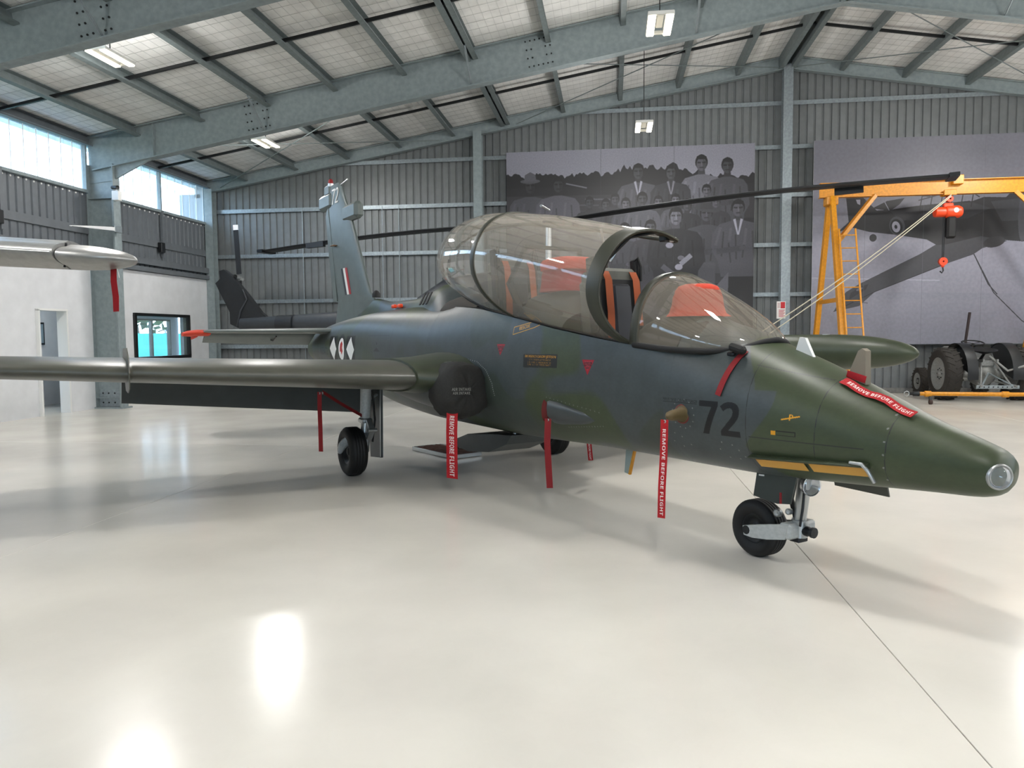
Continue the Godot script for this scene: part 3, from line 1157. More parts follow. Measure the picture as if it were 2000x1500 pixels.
func jet_paint() -> void:
	# front: u -4.2..1.6, rear: u -9.6..-3.8; both v 0.4..2.4
	var f0 := camo(-4.2, 1.6, 1024, 352, 3)
	var r0 := camo(-9.6, -3.8, 1024, 352, 3)
	f0.im.resize(2048, 704, Image.INTERPOLATE_BILINEAR)
	r0.im.resize(2048, 704, Image.INTERPOLATE_BILINEAR)
	for p in [f0, r0]:
		p.w = 2048
		p.h = 704
	var line := Color(0.13, 0.14, 0.14)
	var F := func(u: float, v: float) -> Vector2: return Vector2((u + 4.2) / 5.8 * 2048, (2.4 - v) / 2.0 * 704)
	var R := func(u: float, v: float) -> Vector2: return Vector2((u + 9.6) / 5.8 * 2048, (2.4 - v) / 2.0 * 704)
	# panel seams
	for q in [[0.17, 0.4, 1.38], [0.62, 0.74, 1.3], [1.0, 0.5, 1.2]]:
		f0.line([F.call(q[0], q[1]), F.call(q[0] + 0.02, q[2])], 1.6, line)
	f0.line([F.call(0.2, 0.86), F.call(0.9, 0.86)], 1.3, line)
	f0.line([F.call(0.17, 1.30), F.call(0.62, 1.22)], 1.2, line)
	for u in [-3.1, -1.05]:
		f0.line([F.call(u, 0.4), F.call(u, 1.45)], 1.0, line.lightened(0.1))
	for q in [[-7.55, 0.4, 1.8], [-6.1, 0.8, 1.9], [-5.15, 0.8, 1.9], [-4.3, 0.5, 1.9], [-8.55, 0.7, 1.7]]:
		r0.line([R.call(q[0], q[1]), R.call(q[0], q[2])], 1.8, line)
	for q in [[-5.99, 1.5, -5.22, 1.12], [-6.6, 1.02, -6.1, 0.86]]:
		r0.line([R.call(q[0], q[1]), R.call(q[2], q[1]), R.call(q[2], q[3]), R.call(q[0], q[3]), R.call(q[0], q[1])], 1.8, line)
	f0.line([F.call(-2.4, 1.03), F.call(-1.2, 1.03)], 1.0, line.lightened(0.08))
	# rivets
	var riv := Color(0.44, 0.45, 0.44)
	for i in 14:
		f0.oval(F.call(-1.84 + i * 0.05, 0.975 - 0.006 * i), 1.7, 1.7, riv)
		f0.oval(F.call(-1.66 + i * 0.036, 0.735 + 0.004 * i), 1.7, 1.7, riv)
	for i in 13:
		var a := TAU * i / 13.0
		f0.oval(F.call(-0.32, 0.96) + Vector2(cos(a), sin(a)) * 34.0, 1.8, 1.8, riv)
	for q in [[-0.02, 0.80], [0.06, 0.79], [0.1, 0.76], [-0.05, 0.75], [0.0, 0.70], [0.08, 0.70], [0.13, 0.72], [-0.42, 0.82], [-0.36, 0.80], [-0.45, 0.76], [-0.38, 0.73], [-0.30, 0.75], [-0.5, 0.79]]:
		f0.oval(F.call(q[0], q[1]), 1.8, 1.8, riv)
	# rivet row round the intake fairing
	var arc := [Vector2(-4.12, 1.25), Vector2(-3.7, 1.275), Vector2(-3.25, 1.275), Vector2(-2.95, 1.245), Vector2(-2.78, 1.17), Vector2(-2.68, 1.05), Vector2(-2.66, 0.92)]
	for i in arc.size() - 1:
		for k in 7:
			var q: Vector2 = arc[i].lerp(arc[i + 1], k / 7.0)
			f0.oval(F.call(q.x, q.y), 2.0, 2.0, Color(0.62, 0.63, 0.62))
	for i in 7:
		f0.oval(F.call(1.0, 0.7 + 0.07 * i), 2.0, 2.0, riv)
	for i in 30:
		r0.oval(R.call(-7.62 + 0.002 * i, 1.0 + 0.025 * i), 1.6, 1.6, riv.darkened(0.2))
	var f1 := Pic.new(8, 8, Color.BLACK)
	f1.im = f0.im.duplicate()
	var r1 := Pic.new(8, 8, Color.BLACK)
	r1.im = r0.im.duplicate()
	M.skin_front_port = skin_mat("jet_skin_port", f1)
	M.skin_rear_port = skin_mat("jet_skin_rear_port", r1)
	# markings on the right-hand side
	var ink := Color(0.022, 0.025, 0.032)
	var yel := Color(0.80, 0.56, 0.10)
	var red := Color(0.58, 0.06, 0.13)
	f0.text("72", F.call(-0.02, 0.955), 76, ink, true, 0.0, 1.02)
	f0.line([F.call(-0.5, 1.035), F.call(-0.2, 1.035)], 1.2, ink)
	f0.text("PITOT TUBE  DO NOT TOUCH", F.call(-0.35, 1.05), 6, ink, false)
	for q in [[-2.61, 1.415, 0.14, 0.105], [-1.38, 1.30, 0.145, 0.12]]:
		f0.poly([F.call(q[0], q[1]), F.call(q[0] + q[2], q[1]), F.call(q[0] + q[2] * 0.5, q[1] - q[3])], red)
		f0.poly([F.call(q[0] + 0.025, q[1] - 0.012), F.call(q[0] + q[2] - 0.025, q[1] - 0.012), F.call(q[0] + q[2] * 0.5, q[1] - q[3] + 0.03)], red.lightened(0.12))
		f0.text("DANGER", F.call(q[0] + q[2] * 0.5, q[1] - 0.024), 6, ink, true)
		f0.text("EJECTION", F.call(q[0] + q[2] * 0.5, q[1] - 0.045), 5, ink, true)
		f0.text("SEAT", F.call(q[0] + q[2] * 0.5, q[1] - 0.063), 5, ink, true)
	f0.poly([F.call(-2.17, 1.33), F.call(-1.69, 1.335), F.call(-1.69, 1.225), F.call(-2.165, 1.215)], Color(0.09, 0.09, 0.09))
	f0.text("EMERGENCY CANOPY JETTISON", F.call(-1.93, 1.31), 7.5, yel, true)
	for i in 3:
		f0.text(["1. OPEN DOOR TO ACCESS HANDLE", "2. PULL OUT TO LENGTH ABOUT 2M", "3. PULL AND FIRE JETTISON CHARGE"][i], F.call(-1.94, 1.284 - 0.022 * i), 5.2, yel.darkened(0.15), false)
	# rescue arrow
	var ra := [F.call(-2.37, 1.50), F.call(-2.37, 1.565), F.call(-2.06, 1.615), F.call(-1.98, 1.585), F.call(-2.06, 1.56), F.call(-2.37, 1.50)]
	f0.line(ra, 2.2, yel)
	f0.text("RESCUE", F.call(-2.21, 1.565), 11, yel, true, -0.17)
	# yellow inspection marks on the nose
	f0.text("P", F.call(0.48, 1.0), 13, yel, true)
	f0.line([F.call(0.42, 0.985), F.call(0.53, 1.01)], 3.0, yel)
	f0.poly([F.call(0.355, 0.915), F.call(0.385, 0.915), F.call(0.385, 0.888), F.call(0.355, 0.888)], yel)
	f0.line([F.call(0.39, 0.915), F.call(0.51, 0.915), F.call(0.51, 0.89), F.call(0.39, 0.89)], 1.6, ink)
	M.skin_front = skin_mat("jet_skin", f0)
	# rear: roundel between two diamonds, serial
	for u in [-7.72, -6.76]:
		r0.poly([R.call(u - 0.22, 1.50), R.call(u + 0.22, 1.50), R.call(u + 0.22, 1.12), R.call(u - 0.22, 1.12)], ink)
		r0.poly([R.call(u - 0.2, 1.31), R.call(u, 1.485), R.call(u + 0.2, 1.31), R.call(u, 1.135)], Color(0.86, 0.86, 0.85))
	var rc: Vector2 = R.call(-7.24, 1.31)
	r0.oval(rc, 76, 76, ink)
	r0.oval(rc, 56, 56, Color(0.86, 0.86, 0.85))
	r0.poly([rc + Vector2(-30, 14), rc + Vector2(-22, -26), rc + Vector2(4, -40), rc + Vector2(24, -26), rc + Vector2(14, -6), rc + Vector2(26, 10), rc + Vector2(2, 30), rc + Vector2(-10, 12)], Color(0.70, 0.10, 0.10))
	r0.text("NZ6472", R.call(-8.30, 1.27), 40, ink, true, 0.0, 0.9)
	r0.poly([R.call(-8.42, 1.13), R.call(-8.02, 1.13), R.call(-8.02, 1.07), R.call(-8.42, 1.07)], Color(0.72, 0.68, 0.30))
	for q in [[-5.6, 1.40], [-5.6, 1.18], [-6.35, 1.18]]:
		r0.oval(R.call(q[0], q[1]), 5, 5, ink)
	r0.poly([R.call(-5.72, 1.30), R.call(-5.48, 1.30), R.call(-5.6, 1.35)], line)
	M.skin_rear = skin_mat("jet_skin_rear", r0)
	# plain painted pieces
	for q in [["olive", Color(0.215, 0.247, 0.172), 0.42], ["slate", Color(0.24, 0.262, 0.266), 0.42], ["tail_grey", Color(0.34, 0.375, 0.365), 0.45], ["wing_paint", Color(0.315, 0.315, 0.28), 0.36]]:
		var m := mat(q[0], q[1], q[2])
		grain(m, 0.01, 0.86, 1.0, 0.9, 41)
	grain(mat("cover_cloth", Color(0.165, 0.16, 0.15), 0.85), 0.04, 0.75, 1.0, 2.0, 43)
	grain(mat("gear_white", Color(0.72, 0.73, 0.72), 0.4), 0.04, 0.85, 1.0, 1.5, 44)
	grain(mat("tyre", Color(0.04, 0.041, 0.046), 0.65), 0.04, 0.75, 1.0, 2.0, 45)
	grain(mat("cloth_orange", Color(0.80, 0.24, 0.14), 0.85), 0.04, 0.85, 1.0, 3.0, 46)
	grain(mat("cloth_red", Color(0.68, 0.05, 0.10), 0.8), 0.04, 0.85, 1.0, 3.0, 47)
	mat("strap_orange", Color(0.56, 0.265, 0.115), 0.8)
	mat("seat_black", Color(0.05, 0.055, 0.065), 0.6)
	mat("tub_black", Color(0.035, 0.037, 0.042), 0.7)
	mat("canopy_frame", Color(0.20, 0.205, 0.165), 0.45)
	mat("coaming", Color(0.22, 0.20, 0.175), 0.8)
	mat("grey_box", Color(0.30, 0.30, 0.27), 0.6)
	var g := mat("canopy_glass", Color(0.76, 0.72, 0.66, 0.34), 0.04)
	g.transparency = BaseMaterial3D.TRANSPARENCY_ALPHA
	var g2 := mat("windscreen_glass", Color(0.66, 0.62, 0.55, 0.26), 0.03)
	g2.transparency = BaseMaterial3D.TRANSPARENCY_ALPHA
	var lens := mat("lamp_lens", Color(0.92, 0.93, 0.95, 0.15), 0.05)
	lens.transparency = BaseMaterial3D.TRANSPARENCY_ALPHA


func hull(j: Node3D) -> void:
	var uvf := func(p: Vector3) -> Vector2: return Vector2((p.x + 4.2) / 5.8, (2.4 - p.y) / 2.0)
	var uvr := func(p: Vector3) -> Vector2: return Vector2((p.x + 9.6) / 5.8, (2.4 - p.y) / 2.0)
	# nose: whole sections; cockpit: cut at the sill; rear: whole sections
	var nose := []
	for u in frange(-0.45, 1.2, 26) + frange(1.25, 1.535, 14):
		nose.append(half_ring(u))
	var mid := []
	for u in frange(-4.1, -0.45, 34):
		mid.append(half_ring(u, look(SILL, u)))
	var rear := []
	for u in frange(-9.45, -4.1, 44):
		rear.append(half_ring(u))
	for q in [["nose", nose, uvf, "skin_front"], ["centre_fuselage", mid, uvf, "skin_front"], ["rear_fuselage", rear, uvr, "skin_rear"]]:
		var host := part(q[0], j)
		for sd in 2:
			var b := B.new()
			var rings := []
			for r in q[1]:
				rings.append(r if sd == 0 else mirrored(r))
			b.loft(rings, false)
			seam(b)
			b.map_uv(q[2])
			put(b, "skin", M[q[3] + ("_port" if sd else "")], host)
		if q[0] == "nose":
			var lb := B.new()
			# landing light in the nose tip
			lb.lathe(Vector3(1.474, 0.785, 0.060), Vector3(0.88, -0.05, 0.5), [[0.02, 0.066], [0.04, 0.066], [0.046, 0.062], [0.046, 0.062], [0.046, 0.055], [0.03, 0.052]], 24)
			put(lb, "light_rim", M.bare_metal, host)
			lb = B.new()
			lb.lathe(Vector3(1.474, 0.785, 0.060), Vector3(0.88, -0.05, 0.5), [[0.030, 0.0], [0.032, 0.02], [0.040, 0.052]], 24)
			put(lb, "reflector", M.chrome, host)
			lb = B.new()
			lb.lathe(Vector3(1.474, 0.785, 0.060), Vector3(0.88, -0.05, 0.5), [[0.044, 0.054], [0.062, 0.035], [0.070, 0.0]], 24)
			put(lb, "lens", M.lamp_lens, host)
	# closing walls of the cockpit and the tail
	var cb := B.new()
	for u in [-0.46, -4.09]:
		var h := half_ring(u)
		cb.fan(h + mirrored(h), u > -1)
	put(cb, "bulkhead", M.tub_black, j)
	cb = B.new()
	cb.lathe(Vector3(-9.3, 1.31, 0), Vector3(-1, 0, 0), [[0.0, 0.275], [0.12, 0.27], [0.28, 0.25], [0.28, 0.25], [0.28, 0.235], [0.0, 0.24], [-0.6, 0.2], [-0.6, 0.2], [-0.6, 0.001]], 32)
	put(cb, "tail_pipe", M.dark_metal, j)
	# cockpit tub
	cb = B.new()
	var rings := []
	for u in frange(-4.08, -0.47, 24):
		var s := look(SILL, u)
		var z := skin_z(u, s) - 0.012
		var zi := z - 0.05
		rings.append([Vector3(u, s + 0.005, z), Vector3(u, s + 0.008, zi), Vector3(u, s - 0.25, zi + 0.02), Vector3(u, s - 0.28, zi - 0.13), Vector3(u, 0.95, zi - 0.13), Vector3(u, 0.95, -zi + 0.13), Vector3(u, s - 0.28, -zi + 0.13), Vector3(u, s - 0.25, -zi - 0.02), Vector3(u, s + 0.008, -zi), Vector3(u, s + 0.005, -z)])
	for i in rings.size() - 1:
		for k in 9:
			cb.quad(rings[i][k], rings[i][k + 1], rings[i + 1][k + 1], rings[i + 1][k])
	put(cb, "cockpit_tub", M.tub_black, j)
	# spine behind the canopy, running into the fin
	cb = B.new()
	rings = []
	var sp_t := [[-7.6, 2.0], [-7.0, 2.03], [-6.3, 1.96], [-5.6, 1.965], [-5.0, 2.04], [-4.6, 2.10], [-4.2, 2.02], [-3.98, 1.86]]
	var sp_w := [[-7.6, 0.08], [-7.0, 0.09], [-6.3, 0.11], [-5.6, 0.15], [-5.0, 0.22], [-4.6, 0.29], [-4.2, 0.34], [-3.98, 0.3]]
	for u in frange(-7.6, -3.98, 34):
		var t := look(sp_t, u)
		var w := look(sp_w, u)
		var base: float = look(TOP, u) - 0.25
		var r := []
		for i in 15:
			r.append(Vector3(u, base + (t - base) * pow(maxf(0.0, sin(PI * i / 14.0)), 0.7), -w * 1.25 + 2.5 * w * i / 14.0))
		rings.append(r)
	cb.loft(rings, false)
	cb.map_uv(uvr)
	put(cb, "spine", M.skin_rear_port, j)
	for i in 3:
		cb = B.new()
		var u := -4.62 - i * 0.12
		cb.bar(Vector3(u, 1.86, 0.315 - i * 0.015), Vector3(u - 0.05, 2.0, 0.22 - i * 0.015), 0.035, 0.012, Vector3(0, 0.6, 0.8))
		put(cb, "vent_slot", M.tub_black, j)


func intake(j: Node3D, sd: float) -> void:
	# bulged duct beside the fuselage that the wing grows out of
	var b := B.new()
	var rings := []
	var ks := [[-5.6, 0.10, 0.55], [-5.2, 0.16, 0.56], [-4.6, 0.205, 0.62], [-4.0, 0.235, 0.68], [-3.5, 0.245, 0.72], [-3.15, 0.24, 0.735], [-2.95, 0.225, 0.735], [-2.90, 0.20, 0.735]]
	for q in ks:
		var r := []
		for i in 24:
			var a := -TAU * i / 24.0 * sd
			var x := cos(a)
			var y := sin(a)
			r.append(Vector3(q[0], 1.0 + 0.04 * (-2.9 - q[0]) / 2.0 + y * q[1], sd * (q[2] + 0.22 * x * (1.0 if x > 0 else 1.4))))
		rings.append(r)
	b.loft(rings, true, true, true)
	put(b, "intake_duct", M.slate, j)


func airfoil(t: float, cut := 1.0, n := 15) -> Array:
	# closed outline, x 0 (nose) to cut; upper surface first from the tail forwards
	var o := []
	for i in n:
		var x := cut * (0.5 + 0.5 * cos(PI * i / (n - 1)))
		o.append(Vector2(x, 5 * t * (0.2969 * sqrt(x) - 0.126 * x - 0.3516 * x * x + 0.2843 * x * x * x - 0.1036 * x * x * x * x) * 1.12))
	for i in range(1, n):
		var x := cut * (0.5 - 0.5 * cos(PI * i / (n - 1)))
		o.append(Vector2(x, -5 * t * (0.2969 * sqrt(x) - 0.126 * x - 0.3516 * x * x + 0.2843 * x * x * x - 0.1036 * x * x * x * x) * 0.92))
	return o


func panel(b: B, stations: Array, sd: float, cut := 1.0) -> void:
	# stations: [z, leading edge x, chord, y, thickness]
	var rings := []
	for q in stations:
		var r := []
		for p in airfoil(q[4], cut):
			r.append(Vector3(q[1] - p.x * q[2], q[3] + p.y * q[2], sd * q[0]))
		if sd > 0:
			r.reverse()
		rings.append(r)
	b.loft(rings, true, true, true)


func wing_y(z: float) -> float:
	return 1.035 + 0.048 * z


func wing(j: Node3D, sd: float) -> void:
	var w := part("wing", j)
	var le := func(z: float) -> float: return -3.08 - 0.19 * (z - 0.9)
	var ch := func(z: float) -> float: return 2.32 - 0.17 * (z - 0.9)
	var b := B.new()
	var st := []
	for z in [0.5, 1.0, 1.6, 2.2, 2.8, 3.47]:
		st.append([z, le.call(z), ch.call(z), wing_y(z), 0.135 - 0.006 * z])
	panel(b, st, sd, 0.78)
	put(b, "inner_panel", M.wing_paint, w)
	b = B.new()
	st = []
	for z in [3.47, 4.0, 4.5, 5.0, 5.28]:
		st.append([z, le.call(z), ch.call(z), wing_y(z), 0.135 - 0.006 * z])
	panel(b, st, sd, 1.0)
	put(b, "outer_panel", M.wing_paint, w)
	# lowered flap
	b = B.new()
	var rings := []
	for z in [0.78, 1.6, 2.5, 3.45]:
		var hx: float = le.call(z) - ch.call(z) * 0.80
		var hy := wing_y(z) - 0.035
		var c = 0.50 - 0.05 * (z - 0.8)
		var dir := Vector2(-0.42, -0.907)
		var nor := Vector2(dir.y, -dir.x) * -1.0
		var r := []
		for q in [[0.0, 0.0], [0.02, 0.035], [0.1, 0.05], [0.4, 0.04], [0.75, 0.02], [1.0, 0.004], [1.0, -0.004], [0.7, -0.012], [0.3, -0.02], [0.06, -0.025]]:
			var p: Vector2 = Vector2(hx, hy) + dir * q[0] * c + nor * q[1]
			r.append(Vector3(p.x, p.y, sd * z))
		if sd > 0:
			r.reverse()
		rings.append(r)
	b.loft(rings, true, true, true)
	put(b, "flap", M.slate, w)
	# wing fence
	b = B.new()
	var fz := 3.5
	var fl: float = le.call(fz)
	var fy := wing_y(fz)
	b.extrude(PackedVector2Array([Vector2(fl - 0.55, fy + 0.11), Vector2(fl - 0.45, fy + 0.20), Vector2(fl - 0.1, fy + 0.21), Vector2(fl + 0.04, fy + 0.13), Vector2(fl + 0.08, fy + 0.0), Vector2(fl + 0.05, fy - 0.12), Vector2(fl - 0.1, fy - 0.17), Vector2(fl - 0.3, fy - 0.16)]), Transform3D(Basis(), Vector3(0, 0, sd * fz)), 0.008)
	put(b, "wing_fence", M.wing_paint, w)
	# fillet skin at the root
	b = B.new()
	rings = []
	for z in [0.50, 0.78, 1.0, 1.12]:
		var k: float = (1.12 - z) / 0.62
		var r := []
		for p in airfoil(0.135 + 0.06 * k * k, 0.95):
			r.append(Vector3(le.call(z) + 0.05 + 0.1 * k - p.x * (ch.call(z) + 0.1), wing_y(z) + p.y * (ch.call(z) + 0.1) * 1.02, sd * z))
		if sd > 0:
			r.reverse()
		rings.append(r)
	b.loft(rings, true, true, true)
	put(b, "root_fillet", M.olive, w)
	# tip tank
	var t := part("tip_tank", j)
	b = B.new()
	var prof := []
	for i in 13:
		var a := PI / 2 * i / 12.0
		prof.append([-1.25 * cos(a) + 1.25, 0.243 * sin(a)])
	prof.append_array([[1.9, 0.243], [2.3, 0.236], [2.8, 0.19], [3.2, 0.12], [3.5, 0.03], [3.52, 0.0]])
	b.lathe(Vector3(-2.06, 1.225, sd * 5.25), Vector3(-1, 0, 0), prof, 28)
	put(b, "tank_shell", M.olive, t)
	b = B.new()
	b.lathe(Vector3(-3.4, 1.46, sd * 5.25), Vector3(0, 1, 0), [[0.0, 0.05], [0.012, 0.048], [0.012, 0.048], [0.0125, 0.0]], 14)
	put(b, "filler_cap", M.bare_metal, t)
	b = B.new()
	b.extrude(PackedVector2Array([Vector2(-4.9, 0.03), Vector2(-5.55, 0.16), Vector2(-5.62, 0.0), Vector2(-5.55, -0.16)]), Transform3D(Basis(), Vector3(0, 1.225, sd * 5.45)), 0.01)
	put(b, "tank_fin", M.olive, t)


func tail(j: Node3D) -> void:
	for sd in [1.0, -1.0]:
		var t := part("tailplane", j)
		var b := B.new()
		panel(b, [[0.28, -8.08, 1.05, 1.575, 0.09], [1.1, -8.25, 0.88, 1.578, 0.085], [2.02, -8.45, 0.68, 1.58, 0.08], [2.1, -8.52, 0.5, 1.58, 0.06]], sd, 0.75)
		put(b, "stabiliser", M.tail_grey, t)
		b = B.new()
		var rings := []
		for q in [[0.34, -8.88, 0.42], [1.1, -8.90, 0.38], [2.02, -8.95, 0.30]]:
			var r := []
			for p in [[0.0, 0.03], [0.3, 0.025], [1.0, 0.004], [1.0, -0.004], [0.3, -0.025], [0.0, -0.03]]:
				r.append(Vector3(q[1] - p[0] * q[2] * 0.96, 1.565 + p[1] - p[0] * q[2] * 0.5, sd * q[0]))
			if sd < 0:
				r.reverse()
			rings.append(r)
		b.loft(rings, true, true, true)
		put(b, "elevator", M.tail_grey, t)
		b = B.new()
		b.tube([Vector3(-8.75, 1.50, sd * 1.0), Vector3(-8.95, 1.43, sd * 1.0), Vector3(-9.1, 1.44, sd * 1.0)], 0.012, 6)
		put(b, "hinge_arm", M.dark_metal, t)
	var f := part("fin", j)
	# fin: lofted sections from the root up
	var fs := [[1.70, -7.0, 2.2, 0.055], [2.02, -7.02, 2.0, 0.062], [2.14, -7.2, 1.78, 0.07], [2.5, -7.43, 1.65, 0.075], [2.95, -7.72, 1.48, 0.078], [3.3, -7.94, 1.32, 0.08], [3.62, -8.2, 1.10, 0.08], [3.86, -8.38, 0.86, 0.08], [3.95, -8.52, 0.60, 0.06]]
	var rings := []
	var sk: StandardMaterial3D = M.tail_grey
	for q in fs:
		var r := []
		var o := airfoil(q[3], 0.8, 13)
		for p in o:
			r.append(Vector3(q[1] - p.x * q[2], q[0], p.y * q[2]))
		rings.append(r)
	var b := B.new()
	b.loft(rings, true, true, true)
	put(b, "fin_skin", sk, f)
	b = B.new()
	rings = []
	for q in [[2.06, -8.64, 0.30], [2.86, -8.80, 0.32], [3.5, -8.98, 0.26], [3.62, -9.0, 0.16]]:
		var r := []
		for p in [[0.0, 0.035], [0.1, 0.035], [1.0, 0.005], [1.0, -0.005], [0.1, -0.035], [0.0, -0.035]]:
			r.append(Vector3(q[1] - p[0] * q[2], q[0], p[1]))
		r.reverse()
		rings.append(r)
	b.loft(rings, true, true, true)
	put(b, "rudder", sk, f)
	# antenna housings fore and aft
	b = B.new()
	b.cbox(Vector3(-7.93, 3.40, 0), Vector3(0.62, 0.26, 0.15), 0.05)
	put(b, "antenna_housing", sk, f)
	b = B.new()
	b.cbox(Vector3(-9.12, 3.72, 0), Vector3(0.62, 0.26, 0.14), 0.05)
	b.cbox(Vector3(-9.05, 3.9, 0), Vector3(0.28, 0.18, 0.09), 0.03)
	put(b, "antenna_housing", sk, f)
	b = B.new()
	b.lathe(Vector3(-8.95, 3.95, 0), Vector3.UP, [[0.0, 0.045], [0.05, 0.045], [0.05, 0.045], [0.055, 0.0]], 14)
	put(b, "beacon_base", M.bare_metal, f)
	b = B.new()
	b.lathe(Vector3(-8.95, 4.0, 0), Vector3.UP, [[0.0, 0.04], [0.05, 0.038], [0.075, 0.02], [0.08, 0.0]], 14)
	put(b, "beacon", M.red_tape, f)
	b = B.new()
	b.tube([Vector3(-8.56, 3.88, 0), Vector3(-8.12, 3.93, 0)], [0.014, 0.01], 8)
	put(b, "pitot_tube", M.bare_metal, f)
	# fin flash and number, on the right-hand side
	var fz := func(u: float, v: float) -> float:
		# half thickness of the fin there
		var i := 0
		while i < fs.size() - 2 and fs[i + 1][0] < v:
			i += 1
		var k: float = (v - fs[i][0]) / (fs[i + 1][0] - fs[i][0])
		var lx: float = lerpf(fs[i][1], fs[i + 1][1], k)
		var c: float = lerpf(fs[i][2], fs[i + 1][2], k)
		var t: float = lerpf(fs[i][3], fs[i + 1][3], k)
		var x: float = clampf((lx - u) / c, 0.0, 1.0)
		return 5 * t * c * (0.2969 * sqrt(x) - 0.126 * x - 0.3516 * x * x + 0.2843 * x * x * x - 0.1036 * x * x * x * x) * 1.12
	var cols := [[0.0, "flash_red", Color(0.60, 0.08, 0.10)], [1.0, "flash_white", Color(0.85, 0.84, 0.82)], [2.0, "flash_blue", Color(0.06, 0.065, 0.10)]]
	for q in cols:
		b = B.new()
		for i in 6:
			var v0 := lerpf(2.14, 2.56, i / 6.0)
			var v1 := lerpf(2.14, 2.56, (i + 1) / 6.0)
			var p := []
			for c in [[v0, 0.0], [v0, 1.0], [v1, 1.0], [v1, 0.0]]:
				var u: float = -7.86 - (c[0] - 2.14) * 0.42 - (q[0] + c[1]) * 0.105
				p.append(Vector3(u, c[0], fz.call(u, c[0]) + 0.004))
			b.quad(p[1], p[0], p[3], p[2])
		put(b, q[1], mat(q[1], q[2], 0.5), f)
	b = B.new()
	var tm := TextMesh.new()
	var fo := SystemFont.new()
	fo.font_names = PackedStringArray(["Droid Sans"])
	tm.font = fo
	tm.text = "72"
	tm.font_size = 64
	tm.pixel_size = 0.0053
	tm.depth = 0.004
	var o := MeshInstance3D.new()
	o.mesh = tm
	o.name = "tail_number"
	o.material_override = M.lettering_white
	f.add_child(o)
	o.position = Vector3(-8.6, 3.74, fz.call(-8.55, 3.74) + 0.004)
	o.rotation_degrees = Vector3(-4, 0, 0)
	b = B.new()
	b.cbox(Vector3(-8.62, 2.95, 0.075), Vector3(0.16, 0.012, 0.09), 0.004)
	put(b, "fin_strake", mat("brass", Color(0.55, 0.36, 0.20), 0.4, 0.6), f)


func canopy_w(u: float) -> float:
	return look([[-4.20, 0.02], [-4.15, 0.12], [-4.0, 0.225], [-3.7, 0.34], [-3.3, 0.42], [-2.8, 0.46], [-2.0, 0.46], [-0.88, 0.415]], u)


func canopy_top(u: float) -> float:
	return look([[-4.20, 2.0], [-4.15, 2.07], [-4.0, 2.17], [-3.7, 2.27], [-3.3, 2.33], [-2.8, 2.35], [-2.0, 2.25], [-1.4, 2.08], [-0.88, 1.89]], u)


func canopy_base(u: float) -> float:
	return look([[-4.20, 1.99], [-4.0, 1.965], [-3.4, 1.87], [-2.8, 1.75], [-2.0, 1.60], [-1.4, 1.50], [-0.88, 1.43]], u)


func canopy_open(p: Vector3) -> Vector3:
	# swung up about the hinge along the right-hand sill
	var h0 := Vector3(-0.88, 1.43, 0.415)
	var h1 := Vector3(-3.9, 1.94, 0.415)
	return h0 + Basis((h0 - h1).normalized(), deg_to_rad(CANOPY_DEG)) * (p - h0)


const CANOPY_DEG := 66.0


func canopy_ring(u: float, grow := 0.0, n := 33) -> Array:
	var w := canopy_w(u) + grow
	var y0 := canopy_base(u)
	var h := canopy_top(u) - y0 + grow
	var r := []
	for i in n:
		var a := PI * i / (n - 1)
		r.append(canopy_open(Vector3(u, y0 + h * pow(maxf(0.0, sin(a)), 0.86), -w * signf(cos(a)) * pow(absf(cos(a)), 0.9))))
	return r


func band(b: B, u0: float, u1: float, thick: float, off := 0.0) -> void:
	# a strap of metal round the canopy
	var rings := []
	var outer0 := canopy_ring(u0, thick + off)
	var outer1 := canopy_ring(u1, thick + off)
	var inner0 := canopy_ring(u0, off - thick)
	var inner1 := canopy_ring(u1, off - thick)
	for i in outer0.size():
		rings.append([inner0[i], outer0[i], outer1[i], inner1[i]])
	b.loft(rings, true, true, true)


func canopy(j: Node3D) -> void:
	var c := part("canopy", j)
	var b := B.new()
	var rings := []
	for u in frange(-4.20, -3.75, 14) + frange(-3.65, -0.90, 34):
		rings.append(canopy_ring(u))
	b.loft(rings, false)
	put(b, "canopy_glass", M.canopy_glass, c)
	b = B.new()
	band(b, -0.985, -0.87, 0.012)
	put(b, "front_frame", M.canopy_frame, c)
	b = B.new()
	band(b, -2.50, -2.44, 0.008)
	put(b, "middle_frame", M.canopy_frame, c)
	# lower frame rails
	for sd in [1.0, -1.0]:
		b = B.new()
		var pts := []
		for u in frange(-4.19, -0.9, 40):
			pts.append(canopy_open(Vector3(u, canopy_base(u) - 0.01, sd * canopy_w(u))))
		b.tube(pts, 0.016, 8)
		put(b, "sill_rail", M.canopy_frame if sd < 0 else M.tub_black, c)
	# mirror, latch gear and the detonating cord lines under the front frame
	b = B.new()
	b.tube([canopy_open(Vector3(-0.92, 1.60, -0.40)), canopy_open(Vector3(-0.98, 1.75, -0.28)), canopy_open(Vector3(-0.98, 1.84, -0.05))], 0.014, 8)
	b.cbox(canopy_open(Vector3(-0.95, 1.50, -0.40)), Vector3(0.07, 0.05, 0.05), 0.008)
	put(b, "latch_gear", M.dark_metal, c)
	b = B.new()
	b.cbox(canopy_open(Vector3(-1.02, 1.80, -0.12)), Vector3(0.02, 0.05, 0.12), 0.006, Basis(Vector3.RIGHT, 0.9))
	put(b, "mirror", M.chrome, c)
	b = B.new()
	b.cbox(canopy_open(Vector3(-0.93, 1.44, -0.42)), Vector3(0.05, 0.035, 0.035), 0.006)
	put(b, "sill_block", M.white_paint, c)
	# strut that holds the canopy up
	b = B.new()
	b.tube([Vector3(-1.95, 1.52, -0.36), canopy_open(Vector3(-1.75, 1.62, -0.44))], 0.011, 8)
	put(b, "prop_strut", M.bare_metal, c)


